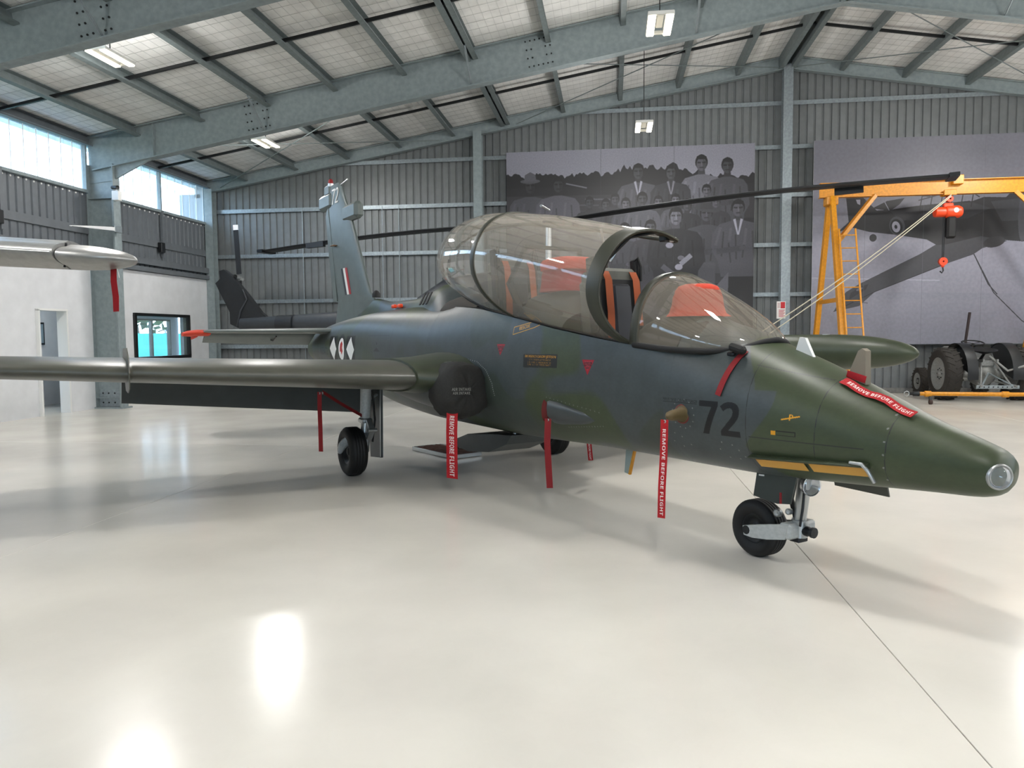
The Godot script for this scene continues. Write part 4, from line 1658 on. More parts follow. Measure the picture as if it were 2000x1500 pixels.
func windscreen(j: Node3D) -> void:
	var w := part("windscreen", j)
	var wid := [[-0.82, 0.435], [-0.6, 0.425], [-0.37, 0.395], [-0.2, 0.345], [-0.05, 0.255], [0.03, 0.175], [0.075, 0.09], [0.095, 0.01]]
	var base := [[-0.82, 1.42], [-0.37, 1.385], [-0.2, 1.38], [-0.02, 1.395], [0.095, 1.45]]
	var topp := [[-0.82, 1.945], [-0.72, 1.925], [-0.4, 1.775], [-0.1, 1.60], [0.04, 1.50], [0.095, 1.452]]
	var rings := []
	for u in frange(-0.82, 0.03, 22) + frange(0.04, 0.095, 8):
		var r := []
		var ww := look(wid, u)
		var y0 := look(base, u)
		var h := look(topp, u) - y0
		for i in 29:
			var a := PI * i / 28.0
			r.append(Vector3(u, y0 + h * pow(maxf(0.0, sin(a)), 0.85), -ww * signf(cos(a)) * pow(absf(cos(a)), 0.92)))
		rings.append(r)
	var b := B.new()
	b.loft(rings, false)
	put(b, "windscreen_glass", M.windscreen_glass, w)
	b = B.new()
	var arch: Array = rings[0]
	var rr := []
	for p in arch:
		var o := Vector3(0, p.y - 1.42, p.z).normalized()
		rr.append([p + o * -0.022 + Vector3(0.03, 0, 0), p + o * 0.012 + Vector3(0.03, 0, 0), p + o * 0.012 + Vector3(-0.035, 0, 0), p - o * 0.022 + Vector3(-0.035, 0, 0)])
	for q in rr:
		q.reverse()
	b.loft(rr, true, true, true)
	put(b, "arch_frame", M.canopy_frame, w)
	b = B.new()
	var pts := []
	for r in rings:
		pts.append(r[r.size() - 1])
	for i in range(rings.size() - 1, -1, -1):
		pts.append(rings[i][0])
	b.tube(pts, 0.022, 8)
	put(b, "base_frame", M.tub_black, w)
	# anti-glare coaming and instrument hood inside
	b = B.new()
	rings = []
	for u in [-0.95, -0.94, -0.8, -0.6, -0.4, -0.2, -0.05, 0.02]:
		var ww := look(wid, u) - 0.06
		var y0 := look(base, u) - 0.06
		var t := look([[-0.95, 1.60], [-0.8, 1.66], [-0.6, 1.66], [-0.4, 1.60], [-0.2, 1.52], [0.02, 1.44]], u)
		var r := []
		for i in 17:
			var a := PI * i / 16.0
			r.append(Vector3(u, y0 + (t - y0) * pow(maxf(0.0, sin(a)), 0.8), -maxf(ww, 0.02) * cos(a)))
		rings.append(r)
	b.loft(rings, false)
	put(b, "coaming", M.coaming, w)
	b = B.new()
	b.cbox(Vector3(-0.93, 1.38, 0), Vector3(0.06, 0.36, 0.62), 0.02)
	put(b, "instrument_panel", M.tub_black, w)


func seat(j: Node3D, at: Vector3) -> void:
	var s := part("ejection_seat", j, at)
	# origin at the foot of the back rest, facing forward
	var b := B.new()
	b.cbox(Vector3(-0.10, 0.50, 0), Vector3(0.13, 1.0, 0.44), 0.02, Basis(Vector3.BACK, 0.12))
	b.cbox(Vector3(-0.15, 0.86, 0.235), Vector3(0.10, 0.62, 0.03), 0.01, Basis(Vector3.BACK, 0.12))
	b.cbox(Vector3(-0.15, 0.86, -0.235), Vector3(0.10, 0.62, 0.03), 0.01, Basis(Vector3.BACK, 0.12))
	put(b, "seat_frame", M.tub_black, s)
	b = B.new()
	b.cbox(Vector3(-0.045, 0.62, 0), Vector3(0.06, 0.66, 0.19), 0.02, Basis(Vector3.BACK, 0.12))
	b.cbox(Vector3(0.14, 0.13, 0), Vector3(0.42, 0.12, 0.40), 0.03)
	put(b, "cushion", mat("seat_blue", Color(0.10, 0.11, 0.14), 0.55), s)
	b = B.new()
	b.cbox(Vector3(-0.24, 1.0, 0), Vector3(0.28, 0.14, 0.40), 0.03, Basis(Vector3.BACK, 0.12))
	b.cbox(Vector3(-0.30, 0.55, 0), Vector3(0.2, 0.9, 0.34), 0.03, Basis(Vector3.BACK, 0.12))
	put(b, "parachute_box", M.grey_box, s)
	for z in [-0.145, 0.145]:
		b = B.new()
		b.strip([Vector3(-0.22, 1.075, z), Vector3(-0.10, 1.05, z), Vector3(-0.055, 0.98, z), Vector3(-0.02, 0.72, z), Vector3(0.012, 0.42, z * 1.1), Vector3(0.05, 0.24, z * 1.2)], 0.07, Vector3.BACK, 0.006)
		put(b, "shoulder_strap", M.strap_orange, s)
		b = B.new()
		b.tube([Vector3(-0.1, 0.98, z * 1.62), Vector3(-0.10, 1.10, z * 1.62), Vector3(-0.12, 1.18, z * 1.5), Vector3(-0.14, 1.14, z * 1.35), Vector3(-0.13, 1.0, z * 1.4)], 0.013, 8)
		put(b, "firing_loop", M.tub_black, s)
	b = B.new()
	b.strip([Vector3(0.0, 0.5, 0.26), Vector3(0.06, 0.30, 0.25), Vector3(0.12, 0.12, 0.22), Vector3(0.2, 0.10, 0.10)], 0.055, Vector3(0.4, 0, 0.9), 0.006)
	put(b, "lap_strap", M.strap_orange, s)
	b = B.new()
	b.bar(Vector3(-0.08, 0.44, 0.29), Vector3(0.12, 0.48, 0.27), 0.012, 0.045)
	put(b, "warning_tab", M.red_tape, s)


func cockpit(j: Node3D) -> void:
	seat(j, Vector3(-1.42, 0.96, 0))
	seat(j, Vector3(-3.02, 1.18, 0))
	# side consoles with knobs
	for sd in [1.0, -1.0]:
		var c := part("side_console", j)
		var b := B.new()
		b.cbox(Vector3(-1.15, 1.24, sd * 0.32), Vector3(0.9, 0.10, 0.14), 0.01)
		b.cbox(Vector3(-2.65, 1.44, sd * 0.34), Vector3(0.9, 0.10, 0.16), 0.01)
		put(b, "console_body", M.tub_black, c)
		b = B.new()
		for i in 7:
			b.lathe(Vector3(-1.5 + i * 0.1, 1.29, sd * (0.31 + 0.03 * (i % 2))), Vector3.UP, [[0.0, 0.014], [0.02, 0.012], [0.02, 0.012], [0.021, 0.0]], 8)
		put(b, "knobs", M.white_paint, c).set_meta("kind", "stuff")
		b = B.new()
		b.tube([Vector3(-0.95, 1.3, sd * 0.30), Vector3(-0.92, 1.38, sd * 0.30), Vector3(-0.88, 1.42, sd * 0.28)], 0.018, 8)
		put(b, "throttle_lever", M.yellow_paint if sd > 0 else M.dark_metal, c)
	# partition and rear instrument shroud between the seats
	var p := part("rear_shroud", j)
	var b2 := B.new()
	var rings := []
	for u in [-2.52, -2.5, -2.2, -1.95, -1.80]:
		var t: float = look([[-2.52, 1.88], [-2.2, 1.90], [-1.95, 1.82], [-1.80, 1.70]], u)
		var r := []
		for i in 17:
			var a := PI * i / 16.0
			r.append(Vector3(u, 1.40 + (t - 1.40) * pow(maxf(0.0, sin(a)), 0.55), -0.40 * cos(a)))
		rings.append(r)
	b2.loft(rings, false, false, false)
	put(b2, "shroud_top", M.grey_box, p)
	b2 = B.new()
	b2.cbox(Vector3(-2.50, 1.5, 0), Vector3(0.05, 0.6, 0.66), 0.02)
	put(b2, "instrument_panel", M.tub_black, p)
	# bent black frame of the inner windscreen
	b2 = B.new()
	for sd in [1.0, -1.0]:
		b2.bar(Vector3(-2.28, 1.52, sd * 0.40), Vector3(-2.62, 1.98, sd * 0.40), 0.05, 0.03)
		b2.bar(Vector3(-2.62, 1.97, sd * 0.40), Vector3(-2.48, 2.30, sd * 0.30), 0.05, 0.03)
	b2.bar(Vector3(-2.48, 2.30, 0.31), Vector3(-2.48, 2.30, -0.31), 0.05, 0.03)
	put(b2, "blast_screen_frame", M.tub_black, p)
	b2 = B.new()
	b2.quad(Vector3(-2.6, 1.97, 0.39), Vector3(-2.6, 1.97, -0.39), Vector3(-2.48, 2.29, -0.30), Vector3(-2.48, 2.29, 0.30))
	put(b2, "blast_screen_glass", M.window_glass, p)
	# rear decking behind the second seat
	b2 = B.new()
	rings = []
	for u in [-4.15, -3.9, -3.6, -3.42]:
		var t: float = look([[-4.15, 1.93], [-3.9, 1.95], [-3.6, 1.93], [-3.42, 1.86]], u)
		var r := []
		for i in 15:
			var a := PI * i / 14.0
			r.append(Vector3(u, 1.55 + (t - 1.55) * pow(maxf(0.0, sin(a)), 0.6), -0.40 * cos(a)))
		rings.append(r)
	b2.loft(rings, false)
	put(b2, "rear_decking", M.coaming, j)


func tyre(b: B, at: Vector3, r: float, w: float) -> void:
	var prof := [[-w * 0.36, r * 0.52], [-w * 0.46, r * 0.62], [-w * 0.5, r * 0.78], [-w * 0.44, r * 0.90], [-w * 0.30, r * 0.97]]
	for i in 4:
		var x := -w * 0.26 + i * w * 0.15
		prof.append_array([[x, r], [x + w * 0.085, r], [x + w * 0.095, r * 0.982], [x + w * 0.135, r * 0.982]])
	prof.append_array([[w * 0.33, r * 0.965], [w * 0.44, r * 0.90], [w * 0.5, r * 0.78], [w * 0.46, r * 0.62], [w * 0.36, r * 0.52]])
	b.lathe(at, Vector3(0, 0, 1), prof, 40)


func hub(b: B, at: Vector3, r: float, w: float) -> void:
	b.lathe(at, Vector3(0, 0, 1), [[-w * 0.36, r * 0.53], [-w * 0.38, r * 0.44], [-w * 0.2, r * 0.40], [-w * 0.18, r * 0.2], [-w * 0.3, r * 0.15], [-w * 0.3, 0.0]], 24)
	b.lathe(at, Vector3(0, 0, -1), [[-w * 0.36, r * 0.53], [-w * 0.38, r * 0.44], [-w * 0.2, r * 0.40], [-w * 0.18, r * 0.2], [-w * 0.3, r * 0.15], [-w * 0.3, 0.0]], 24)


func nose_gear(j: Node3D) -> void:
	var g := part("nose_gear", j)
	var b := B.new()
	tyre(b, Vector3(-0.03, 0.192, 0), 0.192, 0.17)
	put(b, "tyre", M.tyre, g)
	b = B.new()
	hub(b, Vector3(-0.03, 0.192, 0), 0.192, 0.16)
	put(b, "wheel_hub", M.dark_metal, g)
	# polished strut, ahead of the wheel, and the trailing fork
	b = B.new()
	b.tube([Vector3(0.33, 0.66, 0), Vector3(0.305, 0.45, 0), Vector3(0.29, 0.30, 0)], [0.045, 0.042, 0.038], 16)
	b.tube([Vector3(0.29, 0.31, 0), Vector3(0.285, 0.20, 0)], 0.052, 16)
	put(b, "strut", M.bare_metal, g)
	b = B.new()
	for sd in [1.0, -1.0]:
		b.extrude(PackedVector2Array([Vector2(0.30, 0.285), Vector2(0.22, 0.28), Vector2(0.06, 0.245), Vector2(-0.06, 0.215), Vector2(-0.05, 0.155), Vector2(0.02, 0.15), Vector2(0.14, 0.165), Vector2(0.28, 0.195)]), Transform3D(Basis(), Vector3(0, 0, sd * 0.118)), 0.03)
	b.cbox(Vector3(0.27, 0.245, 0), Vector3(0.09, 0.10, 0.26), 0.015)
	put(b, "fork", M.gear_white, g)
	b = B.new()
	b.lathe(Vector3(-0.03, 0.192, -0.135), Vector3.BACK, [[0.0, 0.0], [0.0, 0.03], [0.27, 0.03], [0.27, 0.03], [0.27, 0.0]], 10)
	b.lathe(Vector3(0.335, 0.245, 0.0), Vector3.RIGHT, [[-0.03, 0.0], [-0.03, 0.032], [0.02, 0.032], [0.02, 0.026], [0.045, 0.026], [0.045, 0.034], [0.065, 0.034], [0.065, 0.034], [0.066, 0.0]], 14)
	b.cbox(Vector3(0.28, 0.185, 0), Vector3(0.08, 0.035, 0.09), 0.006)
	b.tube([Vector3(0.345, 0.56, 0.03), Vector3(0.345, 0.40, 0.045), Vector3(0.33, 0.28, 0.05)], 0.008, 6)
	b.tube([Vector3(0.24, 0.62, -0.03), Vector3(0.18, 0.42, -0.05), Vector3(0.22, 0.30, -0.05)], 0.018, 8)
	put(b, "steering_link", M.dark_metal, g)
	b = B.new()
	b.lathe(Vector3(0.18, 0.34, 0.07), Vector3.BACK, [[-0.01, 0.0], [-0.01, 0.026], [0.02, 0.026], [0.02, 0.014], [0.012, 0.012], [0.012, 0.0]], 12)
	b.lathe(Vector3(0.25, 0.36, 0.05), Vector3.BACK, [[-0.01, 0.0], [-0.01, 0.02], [0.02, 0.02], [0.02, 0.012], [0.014, 0.0]], 10)
	put(b, "linkage_lug", M.bare_metal, g)
	# taxi lamp
	var l := part("taxi_lamp", g)
	b = B.new()
	b.lathe(Vector3(0.36, 0.545, 0.01), Vector3(1, -0.05, 0.25), [[-0.05, 0.0], [-0.045, 0.03], [-0.01, 0.062], [0.02, 0.068], [0.03, 0.068], [0.03, 0.068], [0.03, 0.06], [0.0, 0.045], [-0.02, 0.0]], 22)
	put(b, "lamp_shell", M.chrome, l)
	b = B.new()
	b.lathe(Vector3(0.36, 0.545, 0.01), Vector3(1, -0.05, 0.25), [[0.026, 0.062], [0.04, 0.04], [0.045, 0.0]], 20)
	put(b, "lamp_glass", M.lamp_lens, l)
	# doors
	b = B.new()
	b.extrude(PackedVector2Array([Vector2(0.05, 0.60), Vector2(0.36, 0.62), Vector2(0.32, 0.42), Vector2(0.22, 0.405), Vector2(0.03, 0.425)]), Transform3D(Basis(Vector3.RIGHT, -0.06), Vector3(0, 0.01, 0.155)), 0.012)
	var d := put(b, "wheel_door", mat("door_green", Color(0.16, 0.195, 0.185), 0.4), g)
	b = B.new()
	b.bar(Vector3(0.275, 0.50, 0.17), Vector3(0.278, 0.43, 0.172), 0.016, 0.004, Vector3.BACK)
	put(b, "door_tab", M.red_tape, d)
	b = B.new()
	b.bar(Vector3(0.10, 0.585, 0.165), Vector3(0.14, 0.587, 0.165), 0.006, 0.01)
	put(b, "hinge_pin", M.white_paint, d)
	b = B.new()
	b.extrude(PackedVector2Array([Vector2(0.42, 0.61), Vector2(0.78, 0.625), Vector2(0.80, 0.53), Vector2(0.44, 0.54)]), Transform3D(Basis(), Vector3(0, 0, -0.14)), 0.012)
	put(b, "wheel_door", M.grey_box, g)


func main_gear(j: Node3D, sd: float) -> void:
	var g := part("main_gear", j)
	var at := Vector3(-4.40, 0.262, sd * 1.31)
	var b := B.new()
	tyre(b, at, 0.262, 0.20)
	put(b, "tyre", M.tyre, g)
	b = B.new()
	hub(b, at, 0.262, 0.19)
	put(b, "wheel_hub", M.dark_metal, g)
	b = B.new()
	b.tube([Vector3(-4.35, 1.02, sd * 1.16), Vector3(-4.36, 0.62, sd * 1.175)], [0.062, 0.055], 16)
	put(b, "strut", M.gear_white, g)
	b = B.new()
	b.tube([Vector3(-4.36, 0.64, sd * 1.175), Vector3(-4.37, 0.40, sd * 1.18)], [0.048, 0.045], 16)
	b.tube([Vector3(-4.37, 0.42, sd * 1.18), Vector3(-4.38, 0.25, sd * 1.19)], 0.055, 14)
	b.cbox(Vector3(-4.36, 0.59, sd * 1.175), Vector3(0.14, 0.05, 0.12), 0.012)
	b.cbox(Vector3(-4.36, 0.44, sd * 1.18), Vector3(0.13, 0.04, 0.12), 0.012)
	put(b, "oleo", M.bare_metal, g)
	b = B.new()
	for k in [[0.60, 0.50], [0.40, 0.50]]:
		b.bar(Vector3(-4.27, k[0], sd * 1.17), Vector3(-4.17, k[1], sd * 1.17), 0.06, 0.022)
	b.lathe(Vector3(-4.17, 0.50, sd * 1.17 - 0.05), Vector3.BACK, [[0.0, 0.0], [0.0, 0.022], [0.1, 0.022], [0.1, 0.022], [0.1, 0.0]], 10)
	put(b, "torque_link", M.bare_metal, g)
	# arm that carries the wheel, curving round its outer side
	b = B.new()
	var pts := []
	for k in 9:
		var t := k / 8.0
		pts.append(Vector3(-4.33 - 0.08 * t, 0.40 - 0.15 * t + 0.06 * sin(t * PI), sd * (1.18 + 0.265 * sin(t * PI * 0.5))))
	b.strip(pts, [0.07, 0.085, 0.095, 0.1, 0.1, 0.095, 0.09, 0.08, 0.05], Vector3(0.35, 1, 0), 0.03)
	put(b, "wheel_arm", M.gear_white, g)
	b = B.new()
	b.tube([Vector3(-4.28, 0.92, sd * 1.12), Vector3(-4.27, 0.6, sd * 1.1), Vector3(-4.3, 0.36, sd * 1.12)], 0.012, 6)
	put(b, "brake_hose", M.black_rubber, g)
	# leg door
	b = B.new()
	b.extrude(PackedVector2Array([Vector2(-4.74, 0.94), Vector2(-4.31, 0.96), Vector2(-4.34, 0.17), Vector2(-4.66, 0.14)]), Transform3D(Basis(), Vector3(0, 0, sd * 1.0)), 0.022)
	var d := put(b, "leg_door", M.slate, g)
	b = B.new()
	b.bar(Vector3(-4.325, 0.95, sd * 1.0), Vector3(-4.35, 0.18, sd * 1.0), 0.03, 0.02, Vector3.RIGHT)
	put(b, "door_edge", M.bare_metal, d)
	b = B.new()
	b.bar(Vector3(-4.4, 0.86, sd * 1.02), Vector3(-4.37, 0.80, sd * 1.14), 0.03, 0.02)
	put(b, "door_link", M.bare_metal, d)


func jet() -> void:
	jet_paint()
	var j := thing("jet_trainer", "grey and olive camouflaged two-seat jet trainer numbered 72 with raised canopy", "aircraft", JET_AT, JET_TURN)
	hull(j)
	for sd in [1.0, -1.0]:
		intake(j, sd)
		wing(j, sd)
		main_gear(j, sd)
	tail(j)
	cockpit(j)
	windscreen(j)
	canopy(j)
	nose_gear(j)
	# belly airbrake, hanging open
	var b := B.new()
	b.extrude(PackedVector2Array([Vector2(-2.85, 0.52), Vector2(-3.15, 0.50), Vector2(-3.75, 0.44), Vector2(-4.25, 0.29), Vector2(-3.75, 0.25), Vector2(-3.3, 0.30), Vector2(-2.95, 0.42)]), Transform3D(Basis(Vector3.RIGHT, 0.0), Vector3(0, 0, 0.0)), 0.5)
	put(b, "airbrake", M.slate, j)
	b = B.new()
	b.tube([Vector3(-3.0, 0.56, 0.12), Vector3(-2.98, 0.44, 0.12)], 0.02, 8)
	put(b, "airbrake_jack", M.bare_metal, j)
	# scoop on the right-hand side below the cockpit
	b = B.new()
	var rings := []
	for q in [[-1.80, 0.10, 0.075], [-1.7, 0.10, 0.07], [-1.45, 0.065, 0.05], [-1.2, 0.01, 0.005]]:
		var r := []
		var cv: float = 0.86 - (q[0] + 1.8) * 0.05
		var z := skin_z(q[0], cv)
		for p in [[1.0, -0.02], [0.85, 0.9], [0.3, 1.0], [-0.4, 0.9], [-1.0, -0.02]]:
			r.append(Vector3(q[0], cv + p[0] * q[1], z - 0.02 + p[1] * q[2]))
		rings.append(r)
	b.loft(rings, false)
	put(b, "air_scoop", M.slate, j)
	# probe with its collar
	b = B.new()
	b.lathe(Vector3(-0.33, 0.96, 0.40), Vector3(0.12, -0.03, 1), [[0.0, 0.062], [0.035, 0.058], [0.035, 0.058], [0.036, 0.045], [0.14, 0.035], [0.17, 0.028], [0.19, 0.012], [0.192, 0.0]], 18)
	put(b, "probe", mat("probe_tan", Color(0.36, 0.30, 0.18), 0.55), j)
	b = B.new()
	b.lathe(Vector3(-0.33, 0.96, 0.405), Vector3(0.12, 0.0, 1), [[0.0, 0.075], [0.028, 0.066], [0.03, 0.058]], 18)
	put(b, "probe_collar", mat("collar_red", Color(0.42, 0.13, 0.11), 0.6), j)
	# strake with yellow strip lights low on the nose
	b = B.new()
	var pts := []
	var edge := []
	for u in frange(0.19, 0.93, 12):
		var y: float = lerpf(0.735, 0.775, (u - 0.19) / 0.74)
		pts.append(Vector3(u, y, skin_z(u, y) - 0.005))
		edge.append(Vector3(u, y - 0.005, skin_z(u, y) + 0.045))
	rings = []
	for i in pts.size():
		rings.append([pts[i] + Vector3(0, 0.018, 0), edge[i] + Vector3(0, 0.004, 0), edge[i] - Vector3(0, 0.004, 0), pts[i] - Vector3(0, 0.02, 0)])
	b.loft(rings, true, true, true)
	var st := put(b, "nose_strake", M.olive, j)
	for k in [[0.21, 0.545], [0.575, 0.90]]:
		b = B.new()
		var us := frange(k[0], k[1], 9)
		for i in 8:
			var p := []
			for c in [[us[i], 0.0], [us[i + 1], 0.0], [us[i + 1], 1.0], [us[i], 1.0]]:
				var y: float = lerpf(0.735, 0.775, (c[0] - 0.19) / 0.74) - 0.055 + 0.05 * c[1] - 0.012
				p.append(Vector3(c[0] + 0.012 * (1 - c[1]), y, skin_z(c[0], y) + 0.012))
			b.quad(p[0], p[1], p[2], p[3])
		put(b, "formation_strip", mat("strip_yellow", Color(0.74, 0.55, 0.22), 0.5), st)
	b = B.new()
	var tip: Vector3 = edge[edge.size() - 1]
	b.tube([tip + Vector3(-0.09, 0.01, 0.0), tip + Vector3(-0.02, 0.012, 0), tip + Vector3(0.01, -0.02, -0.01), tip + Vector3(0.03, -0.085, -0.045)], 0.011, 8)
	put(b, "strake_trim", M.bare_metal, st)
	# blade antennas below and above, and the small white one ahead of the windscreen
	b = B.new()
	b.extrude(PackedVector2Array([Vector2(-1.24, 0.58), Vector2(-1.34, 0.58), Vector2(-1.36, 0.37), Vector2(-1.30, 0.36)]), Transform3D(Basis(), Vector3(0, 0, 0.06)), 0.02)
	put(b, "blade_antenna", mat("antenna_grey", Color(0.52, 0.57, 0.56), 0.5), j)
	b = B.new()
	b.bar(Vector3(-1.245, 0.56, 0.06), Vector3(-1.305, 0.36, 0.06), 0.022, 0.016)
	put(b, "antenna_edge", M.yellow_paint, j)
	b = B.new()
	b.extrude(PackedVector2Array([Vector2(0.36, 1.33), Vector2(0.22, 1.38), Vector2(0.25, 1.47), Vector2(0.29, 1.465)]), Transform3D(Basis(), Vector3(0, 0, -0.03)), 0.025)
	put(b, "temperature_probe", M.white_paint, j)
	b = B.new()
	b.extrude(PackedVector2Array([Vector2(0.725, 1.17), Vector2(0.645, 1.2), Vector2(0.71, 1.37), Vector2(0.725, 1.37)]), Transform3D(Basis(), Vector3(0, 0, 0.0)), 0.035)
	put(b, "blade_antenna", M.grey_box, j)
	# aerial mast seen over the canopy
	b = B.new()
	b.tube([canopy_open(Vector3(-2.2, 2.02, -0.47)), canopy_open(Vector3(-2.75, 1.72, -0.62))], 0.012, 8)
	put(b, "canopy_handle", M.bare_metal, j)
	b = B.new()
	b.lathe(Vector3(-6.95, 2.05, 0.02), Vector3.UP, [[0.0, 0.06], [0.05, 0.06], [0.09, 0.03], [0.1, 0.0]], 12)
	put(b, "strobe_light", M.tub_black, j)
	for u in [-6.05, -5.85]:
		b = B.new()
		b.cbox(Vector3(u, 1.885, 0.12), Vector3(0.1, 0.05, 0.05), 0.012)
		put(b, "red_plug", M.orange_paint, j)


func shift(b: B, by: Vector3) -> B:
	for i in b.v.size():
		b.v[i] += by
	return b


func at_jet(p: Vector3) -> Vector3:
	return JET_AT + Basis(Vector3.UP, JET_TURN) * p


func streamer_mat() -> StandardMaterial3D:
	if M.has("streamer"):
		return M.streamer
	var p := Pic.new(96, 768, Color(0.66, 0.05, 0.09))
	p.text("REMOVE BEFORE FLIGHT", Vector2(48, 408), 40, Color(0.90, 0.84, 0.82), true, PI / 2, 1.05)
	p.speckle(noise(0.05, 3, 5), 0.12)
	var m := mat("streamer", Color.WHITE, 0.8)
	m.albedo_texture = p.tex()
	m.texture_repeat = false
	m.backlight_enabled = true
	m.backlight = Color(0.10, 0.02, 0.02)
	return m


func ribbon(pts: Array, w: float, side: Vector3, label: String, printed := true) -> Node3D:
	# a warning streamer hanging from the jet; points in jet axes, first one is where it is tied
	var base: Vector3 = pts[0]
	var t := thing("warning_streamer", label, "streamer", at_jet(base), JET_TURN, "red warning streamers on the jet")
	var fine := []
	for i in pts.size() - 1:
		for k in 6:
			var a: Vector3 = pts[i].lerp(pts[i + 1], k / 6.0)
			fine.append(a - base)
	fine.append(pts[pts.size() - 1] - base)
	var b := B.new()
	b.strip(fine, w, side, 0.003)
	put(b, "tape", streamer_mat() if printed else M.red_tape, t)
	b = B.new()
	b.lathe(Vector3(0, -0.012, -0.004), Vector3.BACK, [[0.0, 0.012], [0.008, 0.012], [0.008, 0.006], [0.0, 0.006], [0.0, 0.012]], 12)
	put(b, "eyelet", M.bare_metal, t)
	return t


func jet_loose() -> void:
	# cloth cover over the right-hand engine intake
	var base := Vector3(-2.9, 0.78, 0.80)
	var t := thing("intake_cover", "dark grey cloth cover bulging over the jet's engine intake", "cover", at_jet(base), JET_TURN)
	var b := B.new()
	var rings := []
	var nz := noise(3.0, 3, 51)
	for k in 14:
		var q := k / 13.0
		var u := -3.16 + 0.36 * sin(q * PI / 2) if q < 0.9 else -2.80 + 0.004 * (q - 0.9)
		var sc := 1.05 * pow(maxf(0.0, 1.0 - pow(q, 3.2)), 0.6)
		var r := []
		for i in 36:
			var a := -TAU * i / 36.0
			var x := cos(a)
			var y := sin(a)
			var wr := 1.0 + 0.05 * nz.get_noise_3d(x * 2.2, y * 2.2, q * 1.5) + 0.03 * nz.get_noise_3d(x * 6.0, y * 6.0, q * 4.0)
			r.append(Vector3(u + 0.02 * nz.get_noise_3d(x * 3, y * 3, 9.0), 1.0 - 0.012 + y * 0.245 * sc * wr - (0.03 * sc if y < 0 else 0.0), 0.735 + 0.235 * x * sc * wr * (1.0 if x > 0 else 1.35)) - base)
		rings.append(r)
	b.loft(rings, true, false, true)
	put(b, "cloth", M.cover_cloth, t)
	var tm := TextMesh.new()
	var fo := SystemFont.new()
	fo.font_names = PackedStringArray(["Droid Sans"])
	tm.font = fo
	tm.text = "AIR INTAKE"
	tm.font_size = 32
	tm.pixel_size = 0.0011
	tm.depth = 0.002
	for k in 2:
		var o := MeshInstance3D.new()
		o.mesh = tm
		o.name = "stencil"
		o.material_override = mat("stencil_grey", Color(0.55, 0.54, 0.52), 0.8)
		t.add_child(o, true)
		o.position = Vector3(-2.765, 1.0 - k * 0.035, 0.83) - base
		o.rotation_degrees = Vector3(0, 62, 0)
		o.scale = Vector3.ONE * (0.9 if k else 1.0)
	b = B.new()
	b.tube([Vector3(-2.98, 0.76, 0.80) - base, Vector3(-3.0, 0.66, 0.79) - base, Vector3(-2.99, 0.58, 0.80) - base, Vector3(-3.01, 0.46, 0.80) - base], 0.007, 6)
	put(b, "draw_cord", M.black_rubber, t)
	b = B.new()
	b.lathe(Vector3(-3.01, 0.44, 0.80) - base, Vector3.UP, [[0.0, 0.0], [0.005, 0.012], [0.02, 0.012], [0.026, 0.0]], 8)
	put(b, "cord_toggle", M.bare_metal, t)
	var F := Vector3(1, 0, 0)
	ribbon([Vector3(-2.90, 0.80, 0.86), Vector3(-2.91, 0.6, 0.865), Vector3(-2.92, 0.4, 0.86), Vector3(-2.93, 0.15, 0.855)], 0.12, Vector3(0.8, 0, -0.5), "red REMOVE BEFORE FLIGHT streamer hanging from the grey intake cover")
	ribbon([Vector3(-1.80, 0.80, 0.525), Vector3(-1.79, 0.6, 0.54), Vector3(-1.78, 0.4, 0.535), Vector3(-1.77, 0.22, 0.53)], 0.055, Vector3(0.75, 0, -0.6), "narrow red streamer hanging from the scoop below the cockpit", false)
	ribbon([Vector3(-0.33, 0.93, 0.585), Vector3(-0.32, 0.70, 0.60), Vector3(-0.33, 0.48, 0.605), Vector3(-0.34, 0.27, 0.60)], 0.052, Vector3(0.85, 0, -0.5), "red REMOVE BEFORE FLIGHT streamer hanging from the tan probe beside the number 72")
	ribbon([Vector3(-3.86, 0.955, 1.82), Vector3(-3.87, 0.80, 1.82), Vector3(-3.86, 0.60, 1.82), Vector3(-3.86, 0.37, 1.82)], 0.045, Vector3(0.7, 0, -0.7), "dark red streamer hanging free below the wing by the flap", false)
	ribbon([Vector3(-3.86, 0.955, 1.79), Vector3(-4.08, 0.80, 1.52), Vector3(-4.30, 0.65, 1.235)], 0.036, Vector3(0, 1, 0.3), "dark red streamer stretched from the wing to the white undercarriage leg", false)
	ribbon([Vector3(-2.5, 0.555, -0.42), Vector3(-2.51, 0.40, -0.44), Vector3(-2.5, 0.26, -0.45)], 0.05, Vector3(0.8, 0, -0.5), "short red streamer under the belly ahead of the far main wheel", true)
	# scoop plug
	t = thing("scoop_plug", "crumpled dark red plug stuffed in the scoop below the cockpit", "cover", at_jet(Vector3(-1.83, 0.86, 0.50)), JET_TURN)
	b = B.new()
	rings = []
	for k in 5:
		var r := []
		for i in 12:
			var a := -TAU * i / 12.0
			var wob := 1.0 + 0.25 * nz.get_noise_3d(cos(a) * 2, sin(a) * 2, k * 0.9)
			r.append(Vector3(-0.03 + 0.045 * sin(k / 4.0 * PI / 2) - 0.01, 0.095 * sin(a) * wob * (1.0 - 0.2 * k), 0.045 * cos(a) * wob * (1.0 - 0.2 * k) + 0.0))
		rings.append(r)
	var flipped := []
	for r in rings:
		flipped.append(r)
	b.loft(flipped, true, true, true)
	put(b, "plug_cloth", mat("plug_red", Color(0.36, 0.07, 0.06), 0.8), t)
	# angle vane cover with its ribbon lying against the skin
	t = thing("vane_cover", "black padded vane cover on the nose below the windscreen", "cover", at_jet(Vector3(0.03, 1.40, 0.30)), JET_TURN)
	b = B.new()
	b.cbox(Vector3(0, 0, 0), Vector3(0.13, 0.052, 0.06), 0.018, Basis(Vector3.BACK, -0.25))
